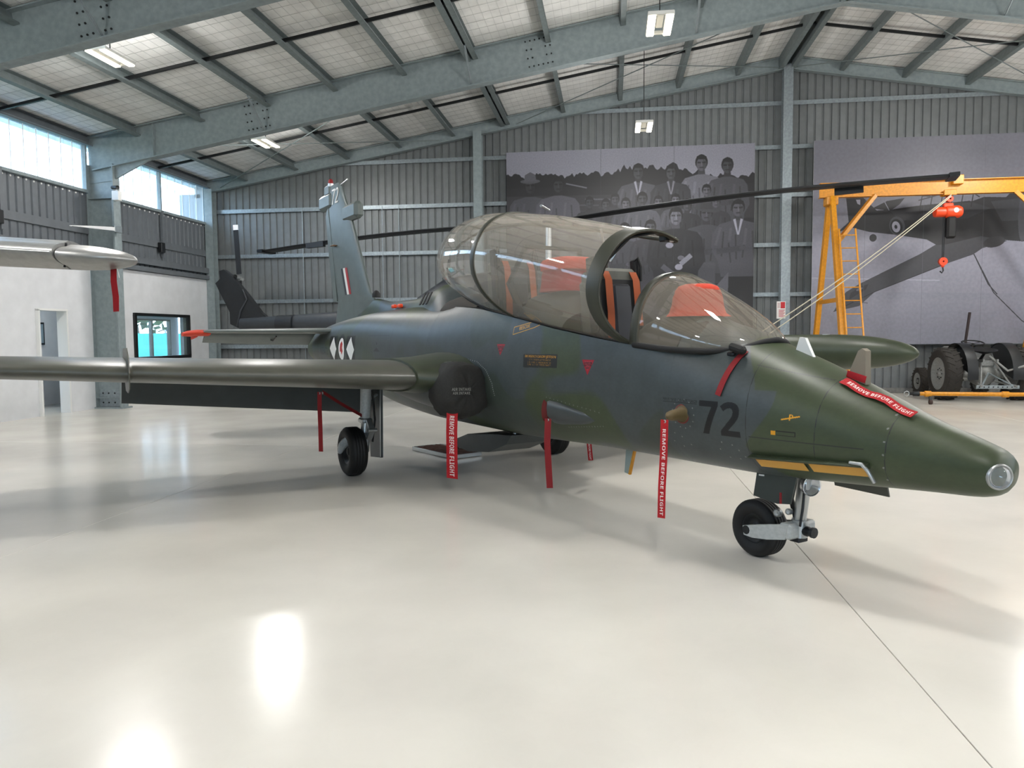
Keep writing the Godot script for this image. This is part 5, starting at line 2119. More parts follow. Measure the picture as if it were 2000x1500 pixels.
	put(b, "pad", M.black_rubber, t)
	b = B.new()
	b.cbox(Vector3(-0.055, -0.035, -0.01), Vector3(0.06, 0.03, 0.05), 0.01)
	put(b, "clip", M.dark_metal, t)
	var rp := []
	for k in 7:
		var y := 1.385 - k * 0.047
		rp.append(Vector3(0.05 - 0.013 * k, y, skin_z(0.05 - 0.013 * k, y) + 0.008))
	ribbon(rp, 0.045, Vector3(1, -0.2, 0), "red streamer lying on the nose skin under the black vane cover", false)
	# antenna sock with streamer along the nose
	t = thing("antenna_sock", "small beige sock over the blade antenna on top of the nose", "cover", at_jet(Vector3(0.70, 1.205, 0)), JET_TURN)
	b = B.new()
	b.extrude(PackedVector2Array([Vector2(0.04, -0.01), Vector2(-0.08, 0.03), Vector2(-0.012, 0.185), Vector2(0.012, 0.20), Vector2(0.036, 0.185)]), Transform3D(Basis(), Vector3.ZERO), 0.05)
	put(b, "sock_cloth", mat("sock_beige", Color(0.50, 0.465, 0.41), 0.85), t)
	b = B.new()
	b.strip([Vector3(0.045, 0.02, 0.032), Vector3(-0.075, 0.05, 0.032)], 0.04, Vector3(0, 1, 0), 0.006)
	put(b, "sock_hem", M.cloth_red, t)
	rp = []
	for k in 9:
		var u := 0.66 + k * 0.052
		var zz := look(WID, u) * (0.36 + 0.03 * sin(k * 0.9))
		var lo := look(MID, u)
		var tp := look(TOP, u)
		# height of the skin at that distance from the middle
		var y := lo + (tp - lo) * pow(maxf(0.0, 1.0 - pow(zz / look(WID, u), EXP)), 1.0 / EXP)
		rp.append(Vector3(u, y + 0.014 + 0.007 * sin(k * 1.7), zz + 0.006))
	ribbon(rp, 0.062, Vector3(0, 0.5, -1), "red REMOVE BEFORE FLIGHT streamer lying along the top of the nose")
	# red cover on the tailplane tip
	t = thing("tailplane_cover", "bright red cover on the jet's tailplane tip", "cover", at_jet(Vector3(-8.85, 1.55, 2.15)), JET_TURN)
	b = B.new()
	rings = []
	for q in [[-0.15, 0.34, 0.05, 0.0], [0.0, 0.33, 0.05, 0.0], [0.12, 0.27, 0.045, -0.01], [0.2, 0.12, 0.03, -0.02]]:
		var r := []
		for i in 14:
			var a := TAU * i / 14.0
			r.append(Vector3(cos(a) * q[1] - 0.05, sin(a) * q[2] + 0.01 + q[3], q[0]))
		rings.append(r)
	b.loft(rings, true, true, true)
	b.extrude(PackedVector2Array([Vector2(0.2, 0.03), Vector2(-0.42, 0.0), Vector2(-0.42, -0.09), Vector2(0.1, -0.05)]), Transform3D(Basis(), Vector3(0, 0, 0.02)), 0.02)
	put(b, "cover_cloth", M.cloth_orange, t)
	# cloth covers inside the cockpit
	t = thing("instrument_cover", "orange cloth cover over the sight behind the windscreen", "cover", at_jet(Vector3(-0.62, 1.64, 0)), JET_TURN)
	b = B.new()
	rings = []
	for k in 8:
		var q := k / 7.0
		var r := []
		for i in 24:
			var a := -TAU * i / 24.0
			var wr := 1.0 + 0.10 * nz.get_noise_3d(cos(a) * 3, sin(a) * 3, q * 2)
			var f: float = [1.30, 1.12, 1.03, 0.98, 0.90, 0.76, 0.50, 0.08][k]
			r.append(Vector3(cos(a) * 0.17 * f * wr, -0.02 + 0.24 * [0.0, 0.10, 0.34, 0.58, 0.79, 0.91, 0.98, 1.0][k], sin(a) * 0.19 * f * wr))
		rings.append(r)
	b.loft(rings, true, false, true)
	put(b, "cloth", M.cloth_orange, t)
	t = thing("shroud_cover", "red cloth cover with orange top between the two cockpit seats", "cover", at_jet(Vector3(-2.20, 1.90, 0)), JET_TURN)
	b = B.new()
	rings = []
	for k in 6:
		var r := []
		for i in 28:
			var a := -TAU * i / 28.0
			var cx := signf(cos(a)) * pow(absf(cos(a)), 0.5)
			var cz := signf(sin(a)) * pow(absf(sin(a)), 0.5)
			var wr := 1.0 + 0.06 * nz.get_noise_3d(cos(a) * 3, sin(a) * 3, k * 0.6)
			r.append(Vector3(cx * 0.20 * wr * (1.05 - 0.03 * k), -0.02 + 0.045 * k, cz * 0.24 * wr * (1.06 - 0.02 * k)))
		rings.append(r)
	b.loft(rings, true, false, true)
	put(b, "cloth_body", M.cloth_red, t)
	b = B.new()
	rings = []
	for k in 5:
		var f: float = [1.06, 1.04, 0.95, 0.7, 0.1][k]
		var r := []
		for i in 28:
			var a := -TAU * i / 28.0
			var cx := signf(cos(a)) * pow(absf(cos(a)), 0.55)
			var cz := signf(sin(a)) * pow(absf(sin(a)), 0.55)
			var wr := 1.0 + 0.08 * nz.get_noise_3d(cos(a) * 4, sin(a) * 4, k * 0.9 + 5.0)
			r.append(Vector3(cx * 0.205 * wr * f, [0.17, 0.225, 0.265, 0.285, 0.295][k], cz * 0.24 * wr * f))
		rings.append(r)
	b.loft(rings, true, false, true)
	put(b, "cloth_top", M.cloth_orange, t)
	# drip tray under the belly
	t = thing("drip_tray", "shallow metal tray of rusty brown absorbent under the jet", "tray", at_jet(Vector3(-5.2, 0, -0.2)), JET_TURN + 0.12)
	b = B.new()
	b.box(Vector3(0, 0.016, 0), Vector3(0.92, 0.008, 0.42))
	for sd in [-1.0, 1.0]:
		b.cbox(Vector3(0, 0.03, sd * 0.21), Vector3(0.94, 0.05, 0.014), 0.004)
		b.cbox(Vector3(sd * 0.47, 0.03, 0), Vector3(0.014, 0.05, 0.43), 0.004)
	put(b, "tray_pan", M.bare_metal, t)
	for sd in [-1.0, 1.0]:
		for s2 in [-1.0, 1.0]:
			b = B.new()
			b.lathe(Vector3(sd * 0.43, 0.0, s2 * 0.18), Vector3.UP, [[0.0, 0.012], [0.014, 0.015]], 8)
			put(b, "foot", M.black_rubber, t)
	b = B.new()
	rings = []
	for i in 25:
		var r := []
		for k in 13:
			var x := -0.45 + 0.9 * i / 24.0
			var z := -0.2 + 0.4 * k / 12.0
			r.append(Vector3(x, 0.045 + 0.022 * (nz.get_noise_2d(x * 4, z * 4) + 0.5 * nz.get_noise_2d(x * 14, z * 14)), z))
		r.reverse()
		rings.append(r)
	b.loft(rings, false)
	put(b, "absorbent", grain(mat("rust_brown", Color(0.34, 0.19, 0.12), 0.95), 0.05, 0.6, 1.0, 4.0, 53), t)


func grey(v: float) -> Color:
	# print tone with the faint violet cast of the enlargements
	return Color(v * 0.97, v * 0.965, v * 1.06)


func man(p: Pic, c: Vector2, hh: float, face: float, coat: float, hair: float, wide := 1.0, down := 400.0, collar := 0.0, hat := 0) -> void:
	coat *= 0.74
	collar *= 0.85
	hair *= 0.7
	# one printed figure: c is the middle of the head, hh the head's height
	var w := hh * 0.72
	var sh := hh * 1.28 * wide
	var y := c.y + hh * 0.72
	p.poly([c + Vector2(-w * 0.28, hh * 0.3), c + Vector2(w * 0.28, hh * 0.3), Vector2(c.x + w * 0.36, y + hh * 0.15), Vector2(c.x - w * 0.36, y + hh * 0.15)], grey(face * 0.7))
	var body := [Vector2(c.x - w * 0.4, y), Vector2(c.x - sh * 0.8, y + hh * 0.22), Vector2(c.x - sh, y + hh * 0.6), Vector2(c.x - sh * 1.12, y + hh * 1.9), Vector2(c.x - sh * 0.86, y + hh * 2.5), Vector2(c.x - sh * 0.72, y + down), Vector2(c.x + sh * 0.72, y + down), Vector2(c.x + sh * 0.86, y + hh * 2.5), Vector2(c.x + sh * 1.12, y + hh * 1.9), Vector2(c.x + sh, y + hh * 0.6), Vector2(c.x + sh * 0.8, y + hh * 0.22), Vector2(c.x + w * 0.4, y)]
	p.poly(body, grey(coat))
	# folds and sleeves
	for q in [[-0.62, 0.7, -0.70, 2.2], [0.62, 0.7, 0.70, 2.2], [-0.1, 0.9, -0.06, 2.4], [0.3, 1.2, 0.2, 2.3], [-0.4, 1.4, -0.3, 2.6]]:
		p.line([Vector2(c.x + sh * q[0], y + hh * q[1]), Vector2(c.x + sh * q[2], y + hh * q[3])], hh * 0.09, grey(coat * 0.72))
	for q in [[-0.75, 0.45, -0.95, 1.5], [0.35, 0.55, 0.28, 1.5], [-0.3, 0.5, -0.36, 1.2]]:
		p.line([Vector2(c.x + sh * q[0], y + hh * q[1]), Vector2(c.x + sh * q[2], y + hh * q[3])], hh * 0.16, grey(coat * 1.13))
	# folded forearm and hand
	p.line([Vector2(c.x - sh * 0.85, y + hh * 1.9), Vector2(c.x + sh * 0.1, y + hh * 1.75)], hh * 0.34, grey(coat * 0.88))
	p.oval(Vector2(c.x + sh * 0.2, y + hh * 1.72), hh * 0.2, hh * 0.14, grey(face * 0.9))
	if collar > 0:
		p.poly([Vector2(c.x - w * 0.42, y - hh * 0.05), Vector2(c.x - w * 0.2, y - hh * 0.1), Vector2(c.x + w * 0.06, y + hh * 0.9), Vector2(c.x - w * 0.06, y + hh * 0.9)], grey(collar))
		p.poly([Vector2(c.x + w * 0.42, y - hh * 0.05), Vector2(c.x + w * 0.2, y - hh * 0.1), Vector2(c.x - w * 0.02, y + hh * 0.9), Vector2(c.x + w * 0.1, y + hh * 0.9)], grey(collar))
	# head: hair behind, face, brow, eyes, nose and mouth
	p.oval(c + Vector2(0, -hh * 0.08), w * 0.56, hh * 0.5, grey(hair))
	p.oval(c + Vector2(0, hh * 0.06), w * 0.46, hh * 0.44, grey(face))
	p.poly([c + Vector2(w * 0.1, -hh * 0.3), c + Vector2(w * 0.46, -hh * 0.1), c + Vector2(w * 0.42, hh * 0.3), c + Vector2(w * 0.12, hh * 0.48)], grey(face * 0.8))
	p.line([c + Vector2(-w * 0.34, -hh * 0.06), c + Vector2(-w * 0.08, -hh * 0.05)], hh * 0.09, grey(face * 0.45))
	p.line([c + Vector2(w * 0.1, -hh * 0.05), c + Vector2(w * 0.36, -hh * 0.06)], hh * 0.09, grey(face * 0.45))
	p.line([c + Vector2(0, -hh * 0.05), c + Vector2(w * 0.04, hh * 0.16)], hh * 0.06, grey(face * 1.2))
	p.line([c + Vector2(-w * 0.16, hh * 0.27), c + Vector2(w * 0.18, hh * 0.27)], hh * 0.05, grey(face * 0.5))
	p.poly([c + Vector2(-w * 0.52, -hh * 0.12), c + Vector2(-w * 0.42, -hh * 0.46), c + Vector2(0, -hh * 0.6), c + Vector2(w * 0.44, -hh * 0.44), c + Vector2(w * 0.52, -hh * 0.1), c + Vector2(w * 0.3, -hh * 0.26), c + Vector2(-w * 0.3, -hh * 0.28)], grey(hair))
	if hat == 1:
		p.oval(c + Vector2(0, -hh * 0.32), w * 0.95, hh * 0.16, grey(coat * 1.15))
		p.poly([c + Vector2(-w * 0.6, -hh * 0.32), c + Vector2(-w * 0.5, -hh * 0.75), c + Vector2(0, -hh * 0.95), c + Vector2(w * 0.5, -hh * 0.75), c + Vector2(w * 0.6, -hh * 0.32)], grey(coat * 1.25))
	elif hat == 2:
		p.oval(c + Vector2(w * 0.05, -hh * 0.28), w * 1.15, hh * 0.2, grey(coat * 0.9), 0.15)
		p.poly([c + Vector2(-w * 0.6, -hh * 0.3), c + Vector2(-w * 0.45, -hh * 0.7), c + Vector2(w * 0.4, -hh * 0.72), c + Vector2(w * 0.62, -hh * 0.25)], grey(coat * 0.8))


func blur(p: Pic, k: int) -> void:
	var w := p.im.get_width()
	var h := p.im.get_height()
	p.im.resize(w / k, h / k, Image.INTERPOLATE_LANCZOS)
	p.im.resize(w, h, Image.INTERPOLATE_CUBIC)


func posters() -> void:
	var t := thing("photo_banner", "large black and white photo banner of a group of men", "banner", Vector3(0.39, 1.2, WALL_B + 0.40))
	var W := 1024
	var H := 822
	var p := Pic.new(W, H, grey(0.50))
	var P := func(x: float, y: float) -> Vector2: return Vector2((x - 990) * 2.124, (y - (300 - (x - 990) * 0.0332)) * 2.124)
	var nz := noise(0.02, 4, 61)
	# distant tree line with a ragged top, then grass
	var top := []
	for i in 129:
		var x := W * i / 128.0
		top.append(Vector2(x, 106 - 26 * nz.get_noise_2d(x * 1.2, 3) - 22 * absf(nz.get_noise_2d(x * 5.0, 9)) - (20 if i > 60 and i < 90 else 0) + (26 if i > 100 else 0)))
	p.poly(top + [Vector2(W, 230), Vector2(0, 230)], grey(0.10))
	p.poly([Vector2(0, 150), Vector2(W, 160), Vector2(W, H), Vector2(0, H)], grey(0.12))
	p.poly([Vector2(0, 185), Vector2(520, 190), Vector2(W, 200), Vector2(W, H), Vector2(0, H)], grey(0.17))
	for k in 16:
		p.line([Vector2(60 + k * 55, 200 + (k * 37) % 60), Vector2(170 + k * 55, 204 + (k * 37) % 60)], 4 + k % 3, grey(0.21 + 0.05 * (k % 3)))
	p.line([P.call(1110, 361), P.call(1150, 369)], 6, grey(0.36))
	p.poly([Vector2(0, 300), Vector2(W, 300), Vector2(W, H), Vector2(0, H)], grey(0.115))
	# standing row, then the men in front
	man(p, P.call(1372, 322), 62, 0.30, 0.50, 0.10, 1.05, 330, 0.0)
	man(p, P.call(1421, 327), 60, 0.22, 0.33, 0.14, 1.05, 330)
	man(p, P.call(1251, 338), 60, 0.22, 0.36, 0.11, 1.1, 330, 0.66)
	man(p, P.call(1314, 339), 56, 0.24, 0.24, 0.10, 1.1, 330, 0.5)
	man(p, P.call(1038, 366), 62, 0.17, 0.33, 0.13, 1.1, 330, 0.0, 1)
	man(p, P.call(1094, 364), 60, 0.18, 0.40, 0.12, 1.15, 330)
	for q in [[1156, 398, 0.2, 0.22], [1188, 402, 0.24, 0.3], [1206, 392, 0.26, 0.26], [1227, 400, 0.34, 0.36], [1290, 396, 0.3, 0.25], [1382, 374, 0.32, 0.3], [1323, 392, 0.36, 0.38], [1345, 402, 0.26, 0.22], [1400, 396, 0.3, 0.26]]:
		man(p, P.call(q[0], q[1]), 46, q[2], q[3], 0.12, 1.0, 300)
	man(p, P.call(1259, 391), 54, 0.24, 0.42, 0.10, 1.05, 320)
	for q in [[1010, 445, 0.22, 0.26], [1060, 440, 0.26, 0.2], [1120, 450, 0.24, 0.3], [1180, 455, 0.3, 0.24], [1225, 452, 0.32, 0.32], [1275, 446, 0.3, 0.28]]:
		man(p, P.call(q[0], q[1]), 58, q[2], q[3], 0.11, 1.1, 360)
	man(p, P.call(1382, 418), 64, 0.26, 0.33, 0.14, 1.1, 200, 0.0, 2)
	p.poly([P.call(1358, 512), P.call(1400, 512), P.call(1398, 660), P.call(1376, 660), P.call(1374, 560), P.call(1362, 660)], grey(0.27))
	man(p, P.call(1442, 408), 66, 0.30, 0.37, 0.13, 1.1, 230, 0.68)
	man(p, P.call(1324, 424), 70, 0.40, 0.20, 0.12, 1.2, 330, 0.0)
	p.oval(P.call(1312, 480), 16, 12, grey(0.52))
	p.line([P.call(1300, 522), P.call(1330, 545)], 22, grey(0.30))
	p.line([P.call(1352, 500), P.call(1335, 515)], 20, grey(0.48))
	p.oval(P.call(1330, 522), 16, 13, grey(0.55))
	p.poly([P.call(1400, 560), P.call(1425, 530), P.call(1424, 680), P.call(1395, 680)], grey(0.33))
	blur(p, 3)
	p.speckle(noise(0.12, 3, 62), 0.06)
	for x in [P.call(1178, 300).x, P.call(1320, 300).x]:
		p.im.fill_rect(Rect2i(int(x), 0, 1, H), grey(0.22))
	var m := mat("banner_men", Color.WHITE, 0.55)
	m.albedo_texture = p.tex()
	m.texture_repeat = false
	banner(t, 6.08, 4.88, m)
	# second banner: a single-engined aeroplane in flight
	t = thing("photo_banner", "large black and white photo banner of a propeller aeroplane in flight", "banner", Vector3(8.1, 1.2, WALL_B + 0.40))
	W = 1280
	H = 946
	p = Pic.new(W, H, grey(0.47))
	var Q := func(x: float, y: float) -> Vector2: return Vector2((x - 1587) * 2.23, (y - (281 - (x - 1587) * 0.044)) * 2.23)
	for y in H:
		var f := float(y) / H
		var tone := 0.42 + 0.12 * smoothstep(0.15, 0.55, f) - 0.06 * smoothstep(0.6, 0.95, f)
		p.im.fill_rect(Rect2i(0, y, W, 1), grey(tone))
	p.line([Q.call(1585, 565), Q.call(1840, 563)], 5, grey(0.62))
	p.line([Q.call(1585, 600), Q.call(2100, 590)], 30, grey(0.50))
	var C := func(cx: float, cy: float) -> Vector2: return Q.call(1560 + cx * 0.22, 260 + cy * 0.22)
	var dk := grey(0.135)
	var mid := grey(0.185)
	# near wing, going down to the left
	p.poly([C.call(1240, 1040), C.call(1090, 1140), C.call(850, 1270), C.call(560, 1430), C.call(440, 1510), C.call(380, 1600), C.call(330, 1700), C.call(560, 1640), C.call(700, 1500), C.call(1000, 1370), C.call(1330, 1220), C.call(1560, 1130), C.call(1640, 1070), C.call(1850, 1000), C.call(1700, 930)], grey(0.225))
	p.poly([C.call(560, 1460), C.call(640, 1430), C.call(620, 1480), C.call(470, 1580), C.call(480, 1520)], grey(0.15))
	p.oval(C.call(560, 1480), 16, 6, grey(0.36), -0.4)
	p.line([C.call(330, 1700), C.call(700, 1500), C.call(1330, 1220)], 3, grey(0.10))
	# tail, fuselage, cowling
	p.poly([C.call(410, 530), C.call(490, 540), C.call(700, 740), C.call(820, 730), C.call(1060, 690), C.call(1540, 640), C.call(1640, 600), C.call(1830, 600), C.call(1900, 520), C.call(2300, 420), C.call(2420, 700), C.call(2300, 1000), C.call(1980, 1000), C.call(1820, 990), C.call(1620, 960), C.call(1330, 1040), C.call(1240, 1050), C.call(1150, 1000), C.call(860, 960), C.call(640, 940), C.call(470, 900), C.call(350, 950), C.call(450, 850)], dk)
	p.poly([C.call(820, 740), C.call(1540, 650), C.call(1700, 700), C.call(1500, 800), C.call(900, 830)], mid)
	p.poly([C.call(1700, 640), C.call(2300, 560), C.call(2300, 780), C.call(1800, 820)], grey(0.20))
	p.poly([C.call(660, 720), C.call(790, 650), C.call(945, 620), C.call(900, 680), C.call(820, 740)], grey(0.12))
	p.line([C.call(770, 660), C.call(810, 735)], 4, grey(0.5))
	p.oval(C.call(1740, 1010), 46, 24, grey(0.17), -0.2)
	p.oval(C.call(1980, 780), 20, 110, grey(0.26))
	p.poly([C.call(510, 640), C.call(550, 640), C.call(550, 690), C.call(525, 680)], grey(0.55))
	# roundel and tail wheel
	p.oval(C.call(885, 880), 34, 44, grey(0.27), -0.25)
	p.oval(C.call(880, 885), 26, 35, grey(0.10), -0.25)
	p.oval(C.call(876, 888), 18, 26, grey(0.62), -0.25)
	p.oval(C.call(874, 888), 6, 9, grey(0.12), -0.25)
	p.oval(C.call(672, 995), 16, 17, grey(0.10))
	# glazed cockpit frame
	for i in 6:
		p.line([C.call(1080 + i * 90, 730 - i * 8), C.call(1100 + i * 90, 600 - i * 10), C.call(1170 + i * 85, 600 - i * 12)], 4, grey(0.10))
	p.line([C.call(1070, 640), C.call(1300, 570), C.call(1510, 540), C.call(1600, 600)], 4, grey(0.10))
	p.line([C.call(1080, 690), C.call(1520, 640)], 3, grey(0.10))
	p.line([C.call(1570, 1130), C.call(1700, 1400), C.call(1780, 1490)], 4, grey(0.16))
	p.line([Q.call(1905, 508), Q.call(1945, 585), Q.call(2000, 640), Q.call(2080, 690)], 4, grey(0.18))
	p.line([Q.call(1672, 612), Q.call(1700, 614)], 3, grey(0.3))
	blur(p, 2)
	p.speckle(noise(0.05, 3, 63), 0.05)
	for k in 4:
		p.im.fill_rect(Rect2i(256 * k + 232, 0, 1, H), grey(0.36))
	m = mat("banner_aeroplane", Color.WHITE, 0.5)
	m.albedo_texture = p.tex()
	m.texture_repeat = false
	banner(t, 6.6, 4.88, m)


func banner(t: Node3D, w: float, h: float, m: Material) -> void:
	var b := B.new()
	b.quad(Vector3(-w / 2, 0, 0.012), Vector3(w / 2, 0, 0.012), Vector3(w / 2, h, 0.012), Vector3(-w / 2, h, 0.012))
	put(b, "print", m, t)
	b = B.new()
	b.box(Vector3(0, h / 2, 0), Vector3(w, h, 0.02))
	put(b, "backing_sheet", M.white_paint, t)
	b = B.new()
	for y in [0.02, h - 0.02]:
		b.tube([Vector3(-w / 2, y, -0.02), Vector3(w / 2, y, -0.02)], 0.018, 6)
	put(b, "rail", M.galvanised, t)


var eye := Basis.from_euler(Vector3(deg_to_rad(-3.731), deg_to_rad(7.521), deg_to_rad(-0.434)))


func at_z(px: float, py: float, z: float) -> Vector3:
	# where the line of sight through a photo pixel meets a plane of known depth
	var d := eye * Vector3((px - 1000) / 1480.0, -(py - 750) / 1480.0, -1)
	return Vector3(0, 1.5, 0) + d * (z / d.z)


func helicopter() -> void:
	var body := grain(mat("heli_black", Color(0.105, 0.115, 0.13), 0.5), 0.02, 0.85, 1.0, 0.8, 71)
	var boomg := grain(mat("heli_grey", Color(0.20, 0.215, 0.235), 0.5), 0.02, 0.85, 1.0, 0.8, 72)
	var base := Vector3(-1.35, 0, -16.5)
	var h := thing("helicopter", "dark grey single-rotor helicopter parked behind the jet", "helicopter", base)
	var Z := func(px: float, py: float) -> Vector3: return at_z(px, py, -17.0) - base
	# cabin: nose towards +x
	var b := B.new()
	var rings := []
	for q in [[-3.6, 1.80, 0.30, 0.30], [-3.0, 1.72, 0.48, 0.45], [-2.3, 1.50, 0.72, 0.85], [-1.2, 1.42, 0.86, 1.12], [0.0, 1.42, 0.88, 1.20], [1.2, 1.40, 0.86, 1.2], [2.0, 1.28, 0.70, 1.1], [2.6, 1.05, 0.46, 0.9], [3.0, 0.92, 0.25, 0.55], [3.12, 0.9, 0.05, 0.1]]:
		var r := []
		for i in 28:
			var a := TAU * i / 28.0
			r.append(Vector3(q[0], q[1] + q[2] * signf(cos(a)) * pow(absf(cos(a)), 0.75), q[3] * signf(sin(a)) * pow(absf(sin(a)), 0.75)))
		rings.append(r)
	b.loft(rings, true, true, true)
	put(b, "cabin", body, h)
	for sd in [1.0, -1.0]:
		var d := part("cabin_door", h)
		b = B.new()
		b.cbox(Vector3(0.55, 1.35, sd * 1.205), Vector3(1.5, 1.25, 0.03), 0.01)
		put(b, "door_panel", boomg, d)
		b = B.new()
		b.cbox(Vector3(0.55, 1.65, sd * 1.225), Vector3(1.2, 0.5, 0.012), 0.004)
		put(b, "door_window", M.dark_frame, d)
		b = B.new()
		b.tube([Vector3(-1.7, 0.06, sd * 1.25), Vector3(1.6, 0.06, sd * 1.25), Vector3(1.95, 0.14, sd * 1.25), Vector3(2.15, 0.3, sd * 1.25)], 0.045, 8)
		put(b, "skid", boomg, h)
		for x in [-0.9, 0.9]:
			b = B.new()
			b.tube([Vector3(x, 0.75, 0), Vector3(x, 0.62, sd * 0.7), Vector3(x, 0.08, sd * 1.25)], 0.04, 8)
			put(b, "cross_tube", boomg, h)
	b = B.new()
	rings = []
	for q in [[1.2, 2.02, 0.24, 1.0], [1.7, 1.82, 0.3, 0.98], [2.3, 1.45, 0.25, 0.8], [2.5, 1.3, 0.1, 0.5]]:
		var r := []
		for i in 20:
			var a := TAU * i / 20.0
			r.append(Vector3(q[0], q[1] + q[2] * cos(a), q[3] * sin(a)))
		rings.append(r)
	b.loft(rings, true, true, true)
	put(b, "cockpit_glazing", M.dark_frame, h)
	# engine cowling, mast and rotor head
	b = B.new()
	rings = []
	for q in [[-2.9, 2.15, 0.2, 0.25], [-2.3, 2.35, 0.38, 0.45], [-1.2, 2.45, 0.45, 0.55], [0.0, 2.45, 0.42, 0.5], [0.7, 2.3, 0.2, 0.35]]:
		var r := []
		for i in 20:
			var a := TAU * i / 20.0
			r.append(Vector3(q[0], q[1] + q[2] * cos(a), q[3] * sin(a)))
		rings.append(r)
	b.loft(rings, true, true, true)
	put(b, "engine_cowling", boomg, h)
	var hubp := Vector3(0, 3.9, 0.1)
	b = B.new()
	b.tube([Vector3(0, 2.6, 0.1), hubp], 0.07, 12)
	put(b, "mast", M.bare_metal, h)
	b = B.new()
	b.cbox(hubp, Vector3(0.7, 0.16, 0.24), 0.03, Basis(Vector3.UP, -0.25))
	put(b, "rotor_head", M.dark_metal, h)
	for q in [[-8.7, 3.62, -18.3], [6.05, 4.23, -14.5]]:
		var tip: Vector3 = Vector3(q[0], q[1], q[2]) - base
		var root := hubp.lerp(tip, 0.05)
		var bl := part("rotor_blade", h)
		var dir := (tip - root).normalized()
		var sidev := dir.cross(Vector3.UP).normalized()
		b = B.new()
		rings = []
		for k in 9:
			var c := root.lerp(tip, k / 8.0) + Vector3(0, -0.10 * sin(k / 8.0 * PI) * -1.0, 0)
			var w := 0.26 if k > 0 else 0.14
			rings.append([c + sidev * w, c + sidev * w * 0.5 + Vector3.UP * 0.03, c - sidev * w * 0.6 + Vector3.UP * 0.025, c - sidev * w, c - sidev * w * 0.6 - Vector3.UP * 0.02, c + sidev * w * 0.5 - Vector3.UP * 0.03])
		for r in rings:
			r.reverse()
		b.loft(rings, true, true, true)
		put(b, "blade_spar", body, bl)
		b = B.new()
		b.bar(tip - dir * 0.16, tip, 0.525, 0.07)
		put(b, "blade_tip", M.dark_metal, bl)
		b = B.new()
		b.bar(tip - dir * 2.0 - sidev * 0.24, tip - dir * 1.5 - sidev * 0.24, 0.1, 0.12)
		put(b, "trim_tab", body, bl)
	# tail boom and swept fin
	b = B.new()
	rings = []
	for q in [[-3.4, 1.80, 0.34], [-5.0, 1.80, 0.24], [-6.6, 1.79, 0.17], [-7.3, 1.78, 0.15]]:
		rings.append(B.circle(Vector3(q[0], q[1], -0.4 * (-q[0] - 3.4) / 3.9), Vector3(0, q[2], 0), Vector3(0, 0, q[2] * 0.8), 16))
	rings.reverse()
	b.loft(rings, true, true, true)
	put(b, "tail_boom", boomg, h)
	b = B.new()
	b.lathe(Vector3(-5.9, 1.79, -0.24), Vector3(-1, 0, -0.1), [[0.0, 0.205], [0.42, 0.195]], 16)
	put(b, "boom_band", body, h)
	var poly := PackedVector2Array()
	for q in [[431, 530], [440, 527], [451, 535], [464, 549], [488, 578], [512, 610], [531, 626], [531, 641], [469, 641], [453, 633], [452, 610], [424, 554], [433, 545]]:
		var w: Vector3 = Z.call(q[0], q[1])
		poly.append(Vector2(w.x, w.y))
	b = B.new()
	b.extrude(poly, Transform3D(Basis(), Vector3(0, 0, -0.5)), 0.16)
	put(b, "fin", body, h)
	b = B.new()
	b.tube([Z.call(478, 565) + Vector3(0, 0, 0.11), Z.call(486, 585) + Vector3(0, 0, 0.11), Z.call(474, 608) + Vector3(0, 0, 0.11), Z.call(468, 638) + Vector3(0, 0, 0.11)], 0.02, 6)
	put(b, "fin_cable", boomg, h)
	var tr: Vector3 = Z.call(460, 541) + Vector3(0, 0, -0.28)
	b = B.new()
	b.lathe(tr + Vector3(0, 0, 0.3), Vector3.FORWARD, [[0.0, 0.06], [0.18, 0.05], [0.2, 0.03], [0.28, 0.03], [0.28, 0.0]], 12)
	b.bar(tr + Vector3(-0.09, 0.02, 0.1), tr + Vector3(0.12, -0.06, 0.1), 0.05, 0.05)
	put(b, "tail_rotor_hub", M.bare_metal, h)
	for sd in [1.0, -1.0]:
		b = B.new()
		b.bar(tr + Vector3(0.0, sd * 0.08, 0.1), tr + Vector3(-0.05 * sd, sd * 1.12, 0.1), 0.115, 0.025, Vector3.BACK)
		put(b, "tail_rotor_blade", body, h)
		b = B.new()
		b.bar(tr + Vector3(-0.05 * sd, sd * 1.12, 0.1), tr + Vector3(-0.055 * sd, sd * 1.24, 0.1), 0.115, 0.025, Vector3.BACK)
		put(b, "tail_rotor_tip", M.white_panel, h)


